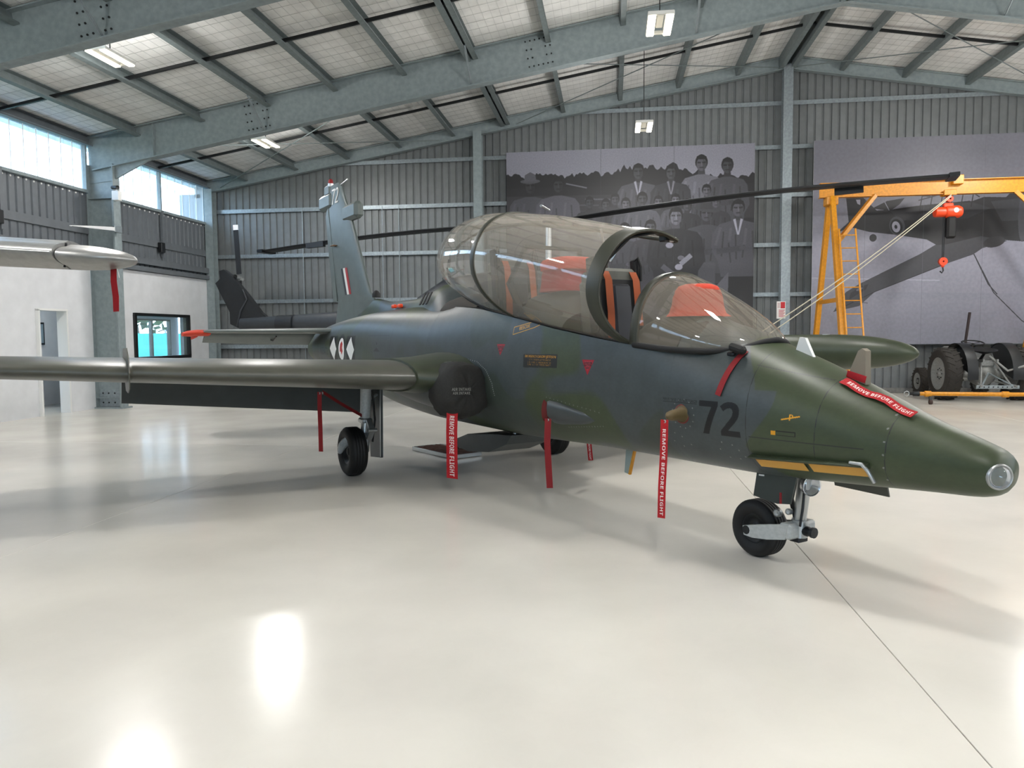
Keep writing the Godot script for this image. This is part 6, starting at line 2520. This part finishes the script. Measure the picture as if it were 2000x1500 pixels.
func gantry() -> void:
	var x0 := 4.86
	var x1 := 9.6
	var z := -18.0
	var g := thing("gantry_crane", "yellow steel gantry crane on A-frame legs in front of the aeroplane banner", "crane", Vector3((x0 + x1) / 2, 0, z))
	var off := Vector3((x0 + x1) / 2, 0, z)
	var b := B.new()
	i_beam(b, Vector3(x0 - 0.25, 4.82, z) - off, Vector3(x1 + 0.25, 4.82, z) - off, Vector3.UP, 0.32, 0.16, 0.012, 0.016)
	put(b, "top_beam", M.yellow_paint, g)
	b = B.new()
	b.cbox(at_z(1868, 352, z) - off + Vector3(0, 0.0, 0.02), Vector3(0.22, 0.2, 0.2), 0.012)
	put(b, "beam_bracket", M.yellow_paint, g)
	for x in [x0, x1]:
		var sd := 1.0 if x == x0 else -1.0
		var a := part("leg_frame", g)
		for s in [-1.0, 1.0]:
			b = B.new()
			b.bar(Vector3(x, 4.5, z + s * 0.10) - off, Vector3(x, 0.16, z + s * 1.42) - off, 0.16, 0.10, Vector3.RIGHT)
			put(b, "leg", M.yellow_paint, a)
			b = B.new()
			b.lathe(Vector3(x - 0.03, 0.09, z + s * 1.45) - off, Vector3.RIGHT, [[0.0, 0.0], [0.0, 0.09], [0.06, 0.09], [0.06, 0.09], [0.06, 0.0]], 16)
			put(b, "castor", M.black_rubber, a)
		b = B.new()
		b.bar(Vector3(x, 0.22, z - 1.4) - off, Vector3(x, 0.22, z + 1.4) - off, 0.12, 0.12)
		b.bar(Vector3(x, 2.2, z - 0.8) - off, Vector3(x, 2.2, z + 0.8) - off, 0.07, 0.09)
		put(b, "base_rail", M.yellow_paint, a)
		b = B.new()
		b.cbox(Vector3(x, 4.42, z) - off, Vector3(0.24, 0.2, 0.34), 0.02)
		put(b, "head_plate", M.yellow_paint, a)
		b = B.new()
		b.bar(Vector3(x + sd * 0.04, 3.45, z + 0.35) - off, Vector3(x + sd * 0.92, 4.52, z + 0.04) - off, 0.11, 0.08)
		put(b, "knee_brace", M.yellow_paint, a)
	# ladder on the near leg
	var l := part("ladder", g)
	for q in [0.06, 0.40]:
		b = B.new()
		b.bar(Vector3(x0 + q, 3.75, z + 0.46) - off, Vector3(x0 + q, 0.3, z + 1.5) - off, 0.03, 0.03)
		put(b, "rail", M.yellow_paint, l)
	for k in 12:
		var f := (k + 0.5) / 12.0
		b = B.new()
		var y := lerpf(3.75, 0.3, f)
		var zz := z + lerpf(0.46, 1.5, f)
		b.tube([Vector3(x0 + 0.06, y, zz) - off, Vector3(x0 + 0.40, y, zz) - off], 0.013, 6)
		put(b, "rung", M.yellow_paint, l)
	# trolley and electric chain hoist
	var tp := at_z(1852, 385, z)
	var t := thing("chain_hoist", "orange electric chain hoist hanging from the yellow gantry beam", "hoist", Vector3(tp.x, 4.2, z))
	b = B.new()
	b.cbox(Vector3(0, 0.33, 0.1), Vector3(0.26, 0.12, 0.03), 0.01)
	b.cbox(Vector3(0, 0.33, -0.1), Vector3(0.26, 0.12, 0.03), 0.01)
	for x in [-0.08, 0.08]:
		for zz in [-0.07, 0.07]:
			b.lathe(Vector3(x, 0.345, zz - 0.015), Vector3.BACK, [[0.0, 0.0], [0.0, 0.05], [0.03, 0.05], [0.03, 0.05], [0.03, 0.0]], 12)
	b.bar(Vector3(0, 0.3, 0.1), Vector3(0, 0.3, -0.1), 0.05, 0.05)
	put(b, "trolley", M.yellow_paint, t)
	b = B.new()
	b.lathe(Vector3(0.02, 0.2, -0.06), Vector3.BACK, [[0.0, 0.02], [0.0, 0.07], [0.12, 0.07], [0.12, 0.07], [0.12, 0.02]], 14)
	put(b, "hook_block", M.orange_paint, t)
	b = B.new()
	b.lathe(Vector3(-0.28, -0.08, 0), Vector3.RIGHT, [[0.0, 0.0], [0.0, 0.10], [0.02, 0.11], [0.2, 0.11], [0.22, 0.1], [0.22, 0.1], [0.24, 0.135], [0.5, 0.135], [0.56, 0.1], [0.56, 0.1], [0.56, 0.0]], 18)
	b.cbox(Vector3(0.0, 0.06, 0), Vector3(0.2, 0.1, 0.12), 0.02)
	put(b, "motor_housing", M.orange_paint, t)
	b = B.new()
	b.lathe(Vector3(0.12, -0.06, 0.135), Vector3(0.1, 0, 1), [[0.0, 0.0], [0.0, 0.055], [0.006, 0.055], [0.006, 0.055], [0.007, 0.0]], 16)
	put(b, "badge", M.white_panel, t)
	b = B.new()
	b.cbox(Vector3(0.06, -0.42, 0.02), Vector3(0.2, 0.48, 0.16), 0.04)
	put(b, "chain_bag", M.black_rubber, t)
	b = B.new()
	for x in [-0.09, -0.06]:
		b.tube([Vector3(x, -0.15, 0), Vector3(x, -1.10, 0)], 0.010, 6)
	put(b, "load_chain", M.dark_metal, t)
	b = B.new()
	b.lathe(Vector3(-0.075, -1.16, -0.04), Vector3.BACK, [[0.0, 0.02], [0.0, 0.09], [0.08, 0.09], [0.08, 0.09], [0.08, 0.02]], 14)
	b.cbox(Vector3(-0.075, -1.24, 0), Vector3(0.07, 0.1, 0.06), 0.02)
	put(b, "bottom_block", M.orange_paint, t)
	b = B.new()
	b.tube([Vector3(-0.075, -1.28, 0), Vector3(-0.06, -1.36, 0), Vector3(-0.09, -1.41, 0), Vector3(-0.13, -1.37, 0)], 0.016, 8)
	put(b, "hook", M.dark_metal, t)
	# pale rope, two falls, tied off low by the helicopter's nose
	var top := Vector3(tp.x - 0.02, 4.46, z + 0.2)
	var e := at_z(1450, 672, -15.6)
	for k in 2:
		t = thing("rope", ["pale rope slanting down from the gantry trolley, upper of the two", "pale rope slanting down from the gantry trolley, lower of the two"][k], "rope", e + Vector3(0, -0.16 * k, 0))
		b = B.new()
		var pts := []
		for i in 13:
			var f := i / 12.0
			pts.append((top + Vector3(0, -0.03 * k, 0)).lerp(e + Vector3(0, -0.16 * k, 0), f) + Vector3(0, -0.10 * sin(f * PI), 0) - e - Vector3(0, -0.16 * k, 0))
		b.tube(pts, 0.011, 6)
		put(b, "rope_line", mat("rope_pale", Color(0.74, 0.72, 0.64), 0.9), t)
		b = B.new()
		b.lathe(Vector3(0, -0.02, 0), Vector3.UP, [[0.0, 0.0], [0.0, 0.02], [0.04, 0.02], [0.04, 0.0]], 8)
		put(b, "rope_end", M.rope_pale, t)


func wheel_with_lugs(parent: Node3D, at: Vector3, r: float, w: float, face: float) -> void:
	var wh := part("wheel", parent, at)
	var b := B.new()
	b.lathe(Vector3.ZERO, Vector3.RIGHT, [[-w * 0.40, r * 0.60], [-w * 0.5, r * 0.72], [-w * 0.5, r * 0.86], [-w * 0.42, r * 0.95], [-w * 0.3, r * 0.97], [0.0, r * 0.975], [w * 0.3, r * 0.97], [w * 0.42, r * 0.95], [w * 0.5, r * 0.86], [w * 0.5, r * 0.72], [w * 0.40, r * 0.60]], 36)
	for i in 44:
		var a := TAU * i / 44.0
		var sd := 1.0 if i % 2 else -1.0
		var c := Vector3(0, cos(a), sin(a)) * r * 0.97
		var tang := Vector3(0, -sin(a), cos(a))
		b.bar(c + Vector3(sd * w * 0.45, 0, 0) - tang * 0.06, c + Vector3(sd * w * 0.03, 0, 0) + tang * 0.03, 0.028, r * 0.05, Vector3(0, cos(a), sin(a)))
	put(b, "tyre", M.tractor_tyre, wh)
	b = B.new()
	for s in [1.0, -1.0]:
		b.lathe(Vector3.ZERO, Vector3(s, 0, 0), [[w * 0.40, r * 0.61], [w * 0.44, r * 0.62], [w * 0.42, r * 0.56], [w * 0.25, r * 0.53], [w * 0.22, r * 0.30], [w * 0.30, r * 0.24], [w * 0.30, r * 0.10], [w * 0.40, r * 0.09], [w * 0.40, 0.0]], 28)
	put(b, "rim", M.tractor_grey, wh)
	b = B.new()
	for i in 8:
		var a := TAU * i / 8.0
		b.lathe(Vector3(face * w * 0.30, cos(a) * r * 0.2, sin(a) * r * 0.2), Vector3(face, 0, 0), [[0.0, 0.012], [0.02, 0.012], [0.02, 0.012], [0.021, 0.0]], 6)
	put(b, "wheel_nuts", M.dark_metal, wh)


func tractor() -> void:
	grain(mat("tractor_grey", Color(0.58, 0.585, 0.575), 0.55, 0.1), 0.04, 0.75, 1.0, 1.2, 81)
	grain(mat("tractor_tyre", Color(0.195, 0.18, 0.165), 0.85), 0.04, 0.75, 1.0, 1.2, 82)
	var t := thing("tractor", "old grey farm tractor parked against the end wall with its back to the room", "tractor", Vector3(7.98, 0, -17.7))
	for sd in [-1.0, 1.0]:
		wheel_with_lugs(t, Vector3(sd * 0.74, 0.575, 0), 0.575, 0.34, sd)
		wheel_with_lugs(t, Vector3(sd * 0.66, 0.32, -1.5), 0.32, 0.2, sd)
	var g: StandardMaterial3D = M.tractor_grey
	var b := B.new()
	for sd in [-1.0, 1.0]:
		# curved fender
		b = B.new()
		var rings := []
		for k in 13:
			var a := lerpf(-0.15, 2.2, k / 12.0)
			var c := Vector3(0, 0.575 + sin(a) * 0.66, cos(a) * 0.66)
			var n := Vector3(0, sin(a), cos(a)) * 0.008
			rings.append([c + Vector3(sd * 0.34, 0, 0) - n, c + Vector3(sd * 0.55, 0, 0) - n, c + Vector3(sd * 0.55, 0, 0) + n, c + Vector3(sd * 0.34, 0, 0) + n])
		if sd < 0:
			for r in rings:
				r.reverse()
		b.loft(rings, true, true, true)
		var fan := PackedVector2Array([Vector2(0.0, 0.1)])
		for k in 13:
			var a := lerpf(-0.15, 2.2, k / 12.0)
			fan.append(Vector2(-cos(a) * 0.66, sin(a) * 0.66))
		b.extrude(fan, Transform3D(Basis(Vector3(0, 0, -1), Vector3.UP, Vector3.RIGHT), Vector3(sd * 0.36, 0.575, 0)), 0.012)
		put(b, "fender", M.dark_metal if sd < 0 else mat("fender_black", Color(0.09, 0.10, 0.105), 0.4), t)
		b = B.new()
		b.lathe(Vector3(0, 0.575, 0), Vector3(sd, 0, 0), [[0.2, 0.16], [0.28, 0.10], [0.6, 0.085], [0.62, 0.11], [0.66, 0.11]], 16)
		put(b, "axle_tube", g, t)
		# lower link arms
		b = B.new()
		b.tube([Vector3(sd * 0.2, 0.42, 0.2), Vector3(sd * 0.34, 0.35, 0.8)], 0.024, 8)
		put(b, "lower_link", g, t)
		b = B.new()
		b.tube([Vector3(sd * 0.13, 0.86, 0.28), Vector3(sd * 0.29, 0.37, 0.66)], 0.018, 8)
		put(b, "lift_rod", g, t)
		b = B.new()
		b.bar(Vector3(sd * 0.13, 0.86, 0.1), Vector3(sd * 0.14, 0.87, 0.42), 0.03, 0.06)
		put(b, "lift_arm", g, t)
	b = B.new()
	b.lathe(Vector3(0, 0.575, -0.25), Vector3.BACK, [[0.0, 0.2], [0.15, 0.26], [0.32, 0.27], [0.42, 0.24], [0.48, 0.16], [0.48, 0.16], [0.52, 0.10], [0.58, 0.06], [0.58, 0.06], [0.58, 0.0]], 24)
	b.cbox(Vector3(0, 0.80, 0.05), Vector3(0.34, 0.16, 0.42), 0.04)
	put(b, "differential_housing", g, t)
	b = B.new()
	for k in 8:
		var a := TAU * k / 8.0
		b.bar(Vector3(cos(a) * 0.08, 0.575 + sin(a) * 0.08, 0.225), Vector3(cos(a) * 0.24, 0.575 + sin(a) * 0.24, 0.16), 0.02, 0.03)
	put(b, "casting_ribs", g, t)
	b = B.new()
	b.cbox(Vector3(0, 0.33, 0.74), Vector3(0.84, 0.07, 0.035), 0.006)
	var db := put(b, "drawbar", M.galvanised, t)
	b = B.new()
	for k in 9:
		b.lathe(Vector3(-0.36 + k * 0.09, 0.33, 0.752), Vector3.BACK, [[0.0, 0.014], [0.007, 0.014], [0.007, 0.014], [0.0071, 0.0]], 10)
	put(b, "drawbar_holes", M.black_rubber, db)
	b = B.new()
	b.bar(Vector3(-0.30, 0.36, 0.74), Vector3(0.02, 0.62, 0.30), 0.03, 0.02)
	b.bar(Vector3(0.30, 0.36, 0.74), Vector3(-0.02, 0.62, 0.30), 0.03, 0.02)
	put(b, "drawbar_stay", M.galvanised, t)
	b = B.new()
	b.tube([Vector3(0.06, 0.96, 0.22), Vector3(0.28, 0.66, 0.55), Vector3(0.62, 0.80, 0.72)], 0.026, 8)
	put(b, "top_link", g, t)
	b = B.new()
	b.cbox(Vector3(0, 0.70, -0.75), Vector3(0.34, 0.42, 1.0), 0.05)
	put(b, "gearbox", g, t)
	b = B.new()
	b.cbox(Vector3(0, 0.92, -1.25), Vector3(0.44, 0.46, 0.9), 0.10)
	put(b, "bonnet", g, t)
	b = B.new()
	b.cbox(Vector3(0, 0.36, -1.5), Vector3(1.2, 0.09, 0.1), 0.02)
	put(b, "front_axle", g, t)
	# pan seat, steering wheel, exhaust stack
	b = B.new()
	var rr := []
	for k in 6:
		var q := k / 5.0
		rr.append(B.circle(Vector3(0, 1.0 + 0.05 * q * q + (0.05 * q), 0.10), Vector3(0.27 * q + 0.001, 0.0, 0), Vector3(0, 0.05 * q, -0.22 * q), 20))
	b.loft(rr)
	put(b, "seat_pan", M.dark_metal, t)
	b = B.new()
	b.tube([Vector3(0, 0.85, -0.1), Vector3(0, 1.0, 0.10)], 0.03, 8)
	put(b, "seat_post", M.dark_metal, t)
	b = B.new()
	var ring := []
	for k in 25:
		var a := TAU * k / 24.0
		ring.append(Vector3(cos(a) * 0.22, 1.24 + sin(a) * 0.05, -0.42 - sin(a) * 0.21))
	b.tube(ring, 0.014, 8, false)
	for k in 3:
		var a := TAU * k / 3.0 + 0.4
		b.tube([Vector3(0, 1.22, -0.42), Vector3(cos(a) * 0.22, 1.24 + sin(a) * 0.05, -0.42 - sin(a) * 0.21)], 0.009, 6)
	put(b, "steering_wheel", M.black_rubber, t)
	b = B.new()
	b.tube([Vector3(0, 1.22, -0.42), Vector3(0, 0.95, -0.85)], 0.02, 8)
	put(b, "steering_column", M.dark_metal, t)
	b = B.new()
	b.tube([Vector3(0.10, 1.0, -1.0), Vector3(0.10, 1.3, -1.0), Vector3(0.17, 1.93, -1.0)], [0.022, 0.03, 0.03], 10)
	put(b, "exhaust_stack", mat("rusty_stack", Color(0.17, 0.12, 0.12), 0.7), t)
	b = B.new()
	b.lathe(Vector3(0.42, 0.93, 0.46), Vector3.UP, [[0.0, 0.03], [0.05, 0.05], [0.07, 0.05], [0.07, 0.05], [0.072, 0.0]], 12)
	put(b, "check_chain_knob", g, t)


func tow_bar() -> void:
	var a := at_z(1783, 769, -16.6)
	var t := thing("tow_bar", "yellow aircraft tow bar on small castors lying before the tractor", "tow bar", Vector3(a.x + 1.3, 0, -16.5))
	var y := a.y
	var b := B.new()
	b.tube([Vector3(-1.28, y, -0.1), Vector3(1.9, y + 0.0, 0.12)], 0.042, 12)
	put(b, "main_tube", M.yellow_paint, t)
	b = B.new()
	b.lathe(Vector3(-1.3, y, -0.1), Vector3(1, 0, 0.07), [[-0.06, 0.0], [-0.06, 0.03], [0.0, 0.03], [0.0, 0.05], [0.12, 0.05], [0.12, 0.042]], 12)
	put(b, "coupling", M.dark_metal, t)
	b = B.new()
	var ring := []
	for k in 13:
		var q := TAU * k / 12.0
		ring.append(Vector3(-1.42 + cos(q) * 0.05, y + sin(q) * 0.05, -0.11))
	b.tube(ring, 0.012, 6, false)
	put(b, "tow_eye", M.bare_metal, t)
	for x in [-1.02, 0.42]:
		b = B.new()
		b.lathe(Vector3(x, y, -0.1 + (x + 1.28) * 0.07), Vector3(1, 0, 0.07), [[-0.06, 0.042], [-0.06, 0.062], [0.06, 0.062], [0.06, 0.042]], 12)
		put(b, "collar", M.yellow_paint, t)
	for q in [[-0.98, -0.03, 0.05], [1.10, 0.26, 0.085], [1.42, 0.24, 0.085]]:
		var c := part("castor", t)
		b = B.new()
		b.bar(Vector3(q[0], y, q[1] - 0.06), Vector3(q[0], q[2] * 1.4, q[1]), 0.05, 0.05, Vector3.RIGHT)
		put(b, "castor_fork", M.yellow_paint if q[0] > 0 else M.dark_metal, c)
		b = B.new()
		b.lathe(Vector3(q[0] - 0.03, q[2], q[1]), Vector3.RIGHT, [[0.0, 0.0], [0.0, q[2] * 0.5], [0.0, q[2] * 0.9], [0.012, q[2]], [0.048, q[2]], [0.06, q[2] * 0.9], [0.06, q[2] * 0.9], [0.06, 0.0]], 18)
		put(b, "castor_wheel", mat("castor_brown", Color(0.20, 0.13, 0.10), 0.7), c)


func silver_wing() -> void:
	# light aeroplane standing at the left; only its wing tip reaches into the picture
	var skin := grain(mat("silver_skin", Color(0.66, 0.66, 0.65), 0.34, 0.45), 0.02, 0.88, 1.0, 1.0, 91)
	var k := 8.3
	var tip := Vector3(0, 1.5, 0) + eye * Vector3((268 - 1000) / 1480.0, -(505 - 750) / 1480.0, -1) * k
	var cut := Vector3(0, 1.5, 0) + eye * Vector3((143 - 1000) / 1480.0, -(499 - 750) / 1480.0, -1) * k
	var far := Vector3(0, 1.5, 0) + eye * Vector3((-140 - 1000) / 1480.0, -(484 - 750) / 1480.0, -1) * k
	var base := Vector3(-8.7, 0, -5.4)
	var t := thing("silver_aeroplane", "silver aeroplane wing tip with rounded fairing in front of the office wall", "aircraft", base)
	var dir := (cut - far).normalized()
	var back := Vector3(-dir.z, 0, dir.x) * -1.0
	var outline := func(c: Vector3, ch: float, th: float) -> Array:
		var r := []
		for i in 26:
			var a := TAU * i / 26.0
			var x := cos(a)
			r.append(c - base + back * (ch * 0.5 * x) + Vector3.UP * (th * sin(a) * (0.5 if x > -0.3 else 0.42)))
		return r
	var root := far + dir * -0.9
	var b := B.new()
	b.loft([outline.call(root, 0.85, 0.34), outline.call(far, 0.8, 0.33), outline.call(cut - dir * 0.02, 0.72, 0.31)], true, true, true)
	put(b, "wing", skin, t)
	b = B.new()
	b.loft([outline.call(root + Vector3(0, 0.0, 0), 0.87, 0.10), outline.call(cut - dir * 0.03, 0.74, 0.10)], true, true, true)
	put(b, "leading_edge_strip", M.bare_metal, t)
	b = B.new()
	var rings := []
	for i in 12:
		var f := i / 11.0
		var sc := pow(maxf(0.0, 1.0 - pow(f, 2.4)), 0.55)
		rings.append(outline.call(cut.lerp(tip, f) + Vector3(0, -0.02, 0), 0.68 * maxf(sc, 0.02), 0.27 * maxf(sc, 0.02)))
	b.loft(rings, true, true, true)
	put(b, "wing_tip_fairing", skin, t)
	b = B.new()
	b.tube([cut - base + Vector3(0.0, 0.12, 0.1), cut - base + Vector3(0.0, -0.14, 0.14)], 0.012, 6)
	put(b, "joint_strip", M.dark_metal, t)
	# fuselage and undercarriage, outside the picture
	b = B.new()
	rings = []
	for q in [[-3.2, 1.75, 0.10], [-2.6, 1.75, 0.22], [-1.0, 1.75, 0.42], [0.8, 1.75, 0.55], [2.2, 1.75, 0.5], [3.0, 1.75, 0.32], [3.2, 1.75, 0.05]]:
		rings.append(B.circle(Vector3(0, q[1], q[0]), Vector3(q[2], 0, 0), Vector3(0, q[2], 0), 20))
	b.loft(rings, true, true, true)
	put(b, "fuselage", skin, t)
	b = B.new()
	var r0 := root - base
	b.loft([outline.call(base + Vector3(0.1, 2.1, -1.0), 1.0, 0.36), outline.call(root + dir * 0.03, 0.87, 0.34)], true, true, true)
	put(b, "wing_root", skin, t)
	for q in [[-0.7, 0.9], [0.7, 0.9], [0.0, -2.2]]:
		b = B.new()
		b.tube([Vector3(q[0] * 0.5, 1.5, q[1]), Vector3(q[0], 0.25, q[1])], 0.05, 10)
		put(b, "gear_leg", M.bare_metal, t)
		b = B.new()
		b.lathe(Vector3(q[0] - 0.07, 0.25, q[1]), Vector3.RIGHT, [[0.0, 0.0], [0.0, 0.14], [0.0, 0.2], [0.03, 0.25], [0.11, 0.25], [0.14, 0.2], [0.14, 0.14], [0.14, 0.0]], 20)
		put(b, "gear_wheel", M.tyre, t)
	# its own red flag
	var fp := Vector3(0, 1.5, 0) + eye * Vector3((222 - 1000) / 1480.0, -(523 - 750) / 1480.0, -1) * (k + 0.02)
	var w := thing("wing_tip_streamer", "wide bright red streamer hanging from the silver wing tip", "streamer", fp)
	b = B.new()
	b.strip([Vector3(0, 0.02, 0), Vector3(0.002, -0.15, 0.01), Vector3(0.012, -0.32, 0.0), Vector3(0.018, -0.48, 0.012)], [0.075, 0.078, 0.078, 0.072], Vector3(1, 0, 0.1), 0.004)
	put(b, "tape", M.cloth_red, w)
	b = B.new()
	b.tube([Vector3(0.03, 0.03, 0), Vector3(0.06, -0.05, 0.01), Vector3(0.07, -0.11, 0.01)], 0.004, 6)
	put(b, "tie_cord", M.white_paint, w)


func small_things() -> void:
	# security camera on the column
	var c := at_z(232, 380, -14.70)
	var t := thing("security_camera", "small white security camera box on the grey column", "camera", Vector3(-10.18, c.y - 0.12, -14.73))
	var b := B.new()
	b.cbox(Vector3(0, 0.10, 0), Vector3(0.16, 0.2, 0.12), 0.012)
	put(b, "junction_housing", M.white_paint, t)
	b = B.new()
	b.lathe(Vector3(-0.08, 0.27, 0.02), Vector3(1, -0.1, 0.4), [[0.0, 0.0], [0.0, 0.035], [0.18, 0.04], [0.18, 0.04], [0.17, 0.03], [0.17, 0.0]], 14)
	put(b, "camera_body", M.dark_metal, t)
	b = B.new()
	b.tube([Vector3(0, 0.2, 0), Vector3(0, 0.26, 0.02)], 0.018, 8)
	put(b, "bracket", M.white_paint, t)
	# pale arm that sticks out of the column
	var p0 := at_z(138, 441, -13.2)
	var p1 := at_z(228, 447, -14.6)
	t = thing("wall_arm", "thin pale metal arm sticking out from the grey column", "bracket", p1)
	b = B.new()
	var d := p0 - p1
	b.loft([[d + Vector3(0, 0.006, 0.03), d + Vector3(0, 0.006, -0.03), d + Vector3(0, -0.006, -0.03), d + Vector3(0, -0.006, 0.03)], [Vector3(0, 0.035, 0.12), Vector3(0, 0.035, -0.12), Vector3(0, -0.035, -0.12), Vector3(0, -0.035, 0.12)]], true, true, true)
	put(b, "arm", M.white_panel, t)
	b = B.new()
	b.cbox(Vector3(-0.02, 0, -0.05), Vector3(0.06, 0.14, 0.24), 0.008)
	put(b, "mounting_plate", M.galvanised, t)
	# safety sign on the middle post
	t = thing("safety_sign", "small white sign with red print on the middle wall post", "sign", Vector3(4.1, 1.84, WALL_B + 0.385))
	var p := Pic.new(160, 320, Color(0.86, 0.85, 0.84))
	p.poly([Vector2(70, 12), Vector2(150, 12), Vector2(150, 130), Vector2(70, 130)], Color(0.72, 0.12, 0.16))
	for i in 6:
		p.poly([Vector2(14, 30 + i * 16), Vector2(58, 30 + i * 16), Vector2(58, 36 + i * 16), Vector2(14, 36 + i * 16)], Color(0.6, 0.3, 0.32))
	for i in 8:
		p.line([Vector2(40, 160 + i * 18), Vector2(150 - (i % 3) * 14, 160 + i * 18)], 9, Color(0.70, 0.22, 0.26))
	var sm := mat("sign_print", Color.WHITE, 0.5)
	sm.albedo_texture = p.tex()
	b = B.new()
	b.quad(Vector3(-0.105, 0, 0.008), Vector3(0.105, 0, 0.008), Vector3(0.105, 0.42, 0.008), Vector3(-0.105, 0.42, 0.008))
	put(b, "sign_face", sm, t)
	b = B.new()
	b.cbox(Vector3(0, 0.21, 0), Vector3(0.21, 0.42, 0.014), 0.003)
	put(b, "sign_board", M.white_paint, t)
	# office: desk and frames on the wall
	t = thing("office_desk", "dark office desk inside the open doorway", "desk", Vector3(-12.0, 0, -15.6))
	b = B.new()
	b.cbox(Vector3(0, 0.74, 0), Vector3(0.75, 0.04, 1.5), 0.006)
	put(b, "desk_top", M.dark_frame, t)
	for q in [[-0.33, -0.7], [0.33, -0.7], [-0.33, 0.7], [0.33, 0.7]]:
		b = B.new()
		b.box(Vector3(q[0], 0.36, q[1]), Vector3(0.05, 0.72, 0.05))
		put(b, "leg", M.dark_frame, t)
	b = B.new()
	b.box(Vector3(0.34, 0.42, 0), Vector3(0.02, 0.6, 1.4))
	put(b, "modesty_panel", M.dark_frame, t)
	for i in 2:
		t = thing("picture_frame", ["tall dark picture frame on the office wall beyond the doorway", "narrow black frame on the office wall beyond the doorway"][i], "picture", Vector3(-12.64, 1.35, [-15.35, -14.75][i]))
		b = B.new()
		b.cbox(Vector3(0.015, 0.25, 0), Vector3(0.03, 0.5, [0.34, 0.2][i]), 0.005)
		put(b, "frame", M.dark_frame, t)
		b = B.new()
		b.box(Vector3(0.032, 0.25, 0), Vector3(0.004, 0.42, [0.26, 0.12][i]))
		put(b, "picture", mat("picture_%d" % i, [Color(0.55, 0.62, 0.66), Color(0.3, 0.35, 0.4)][i], 0.4), t)
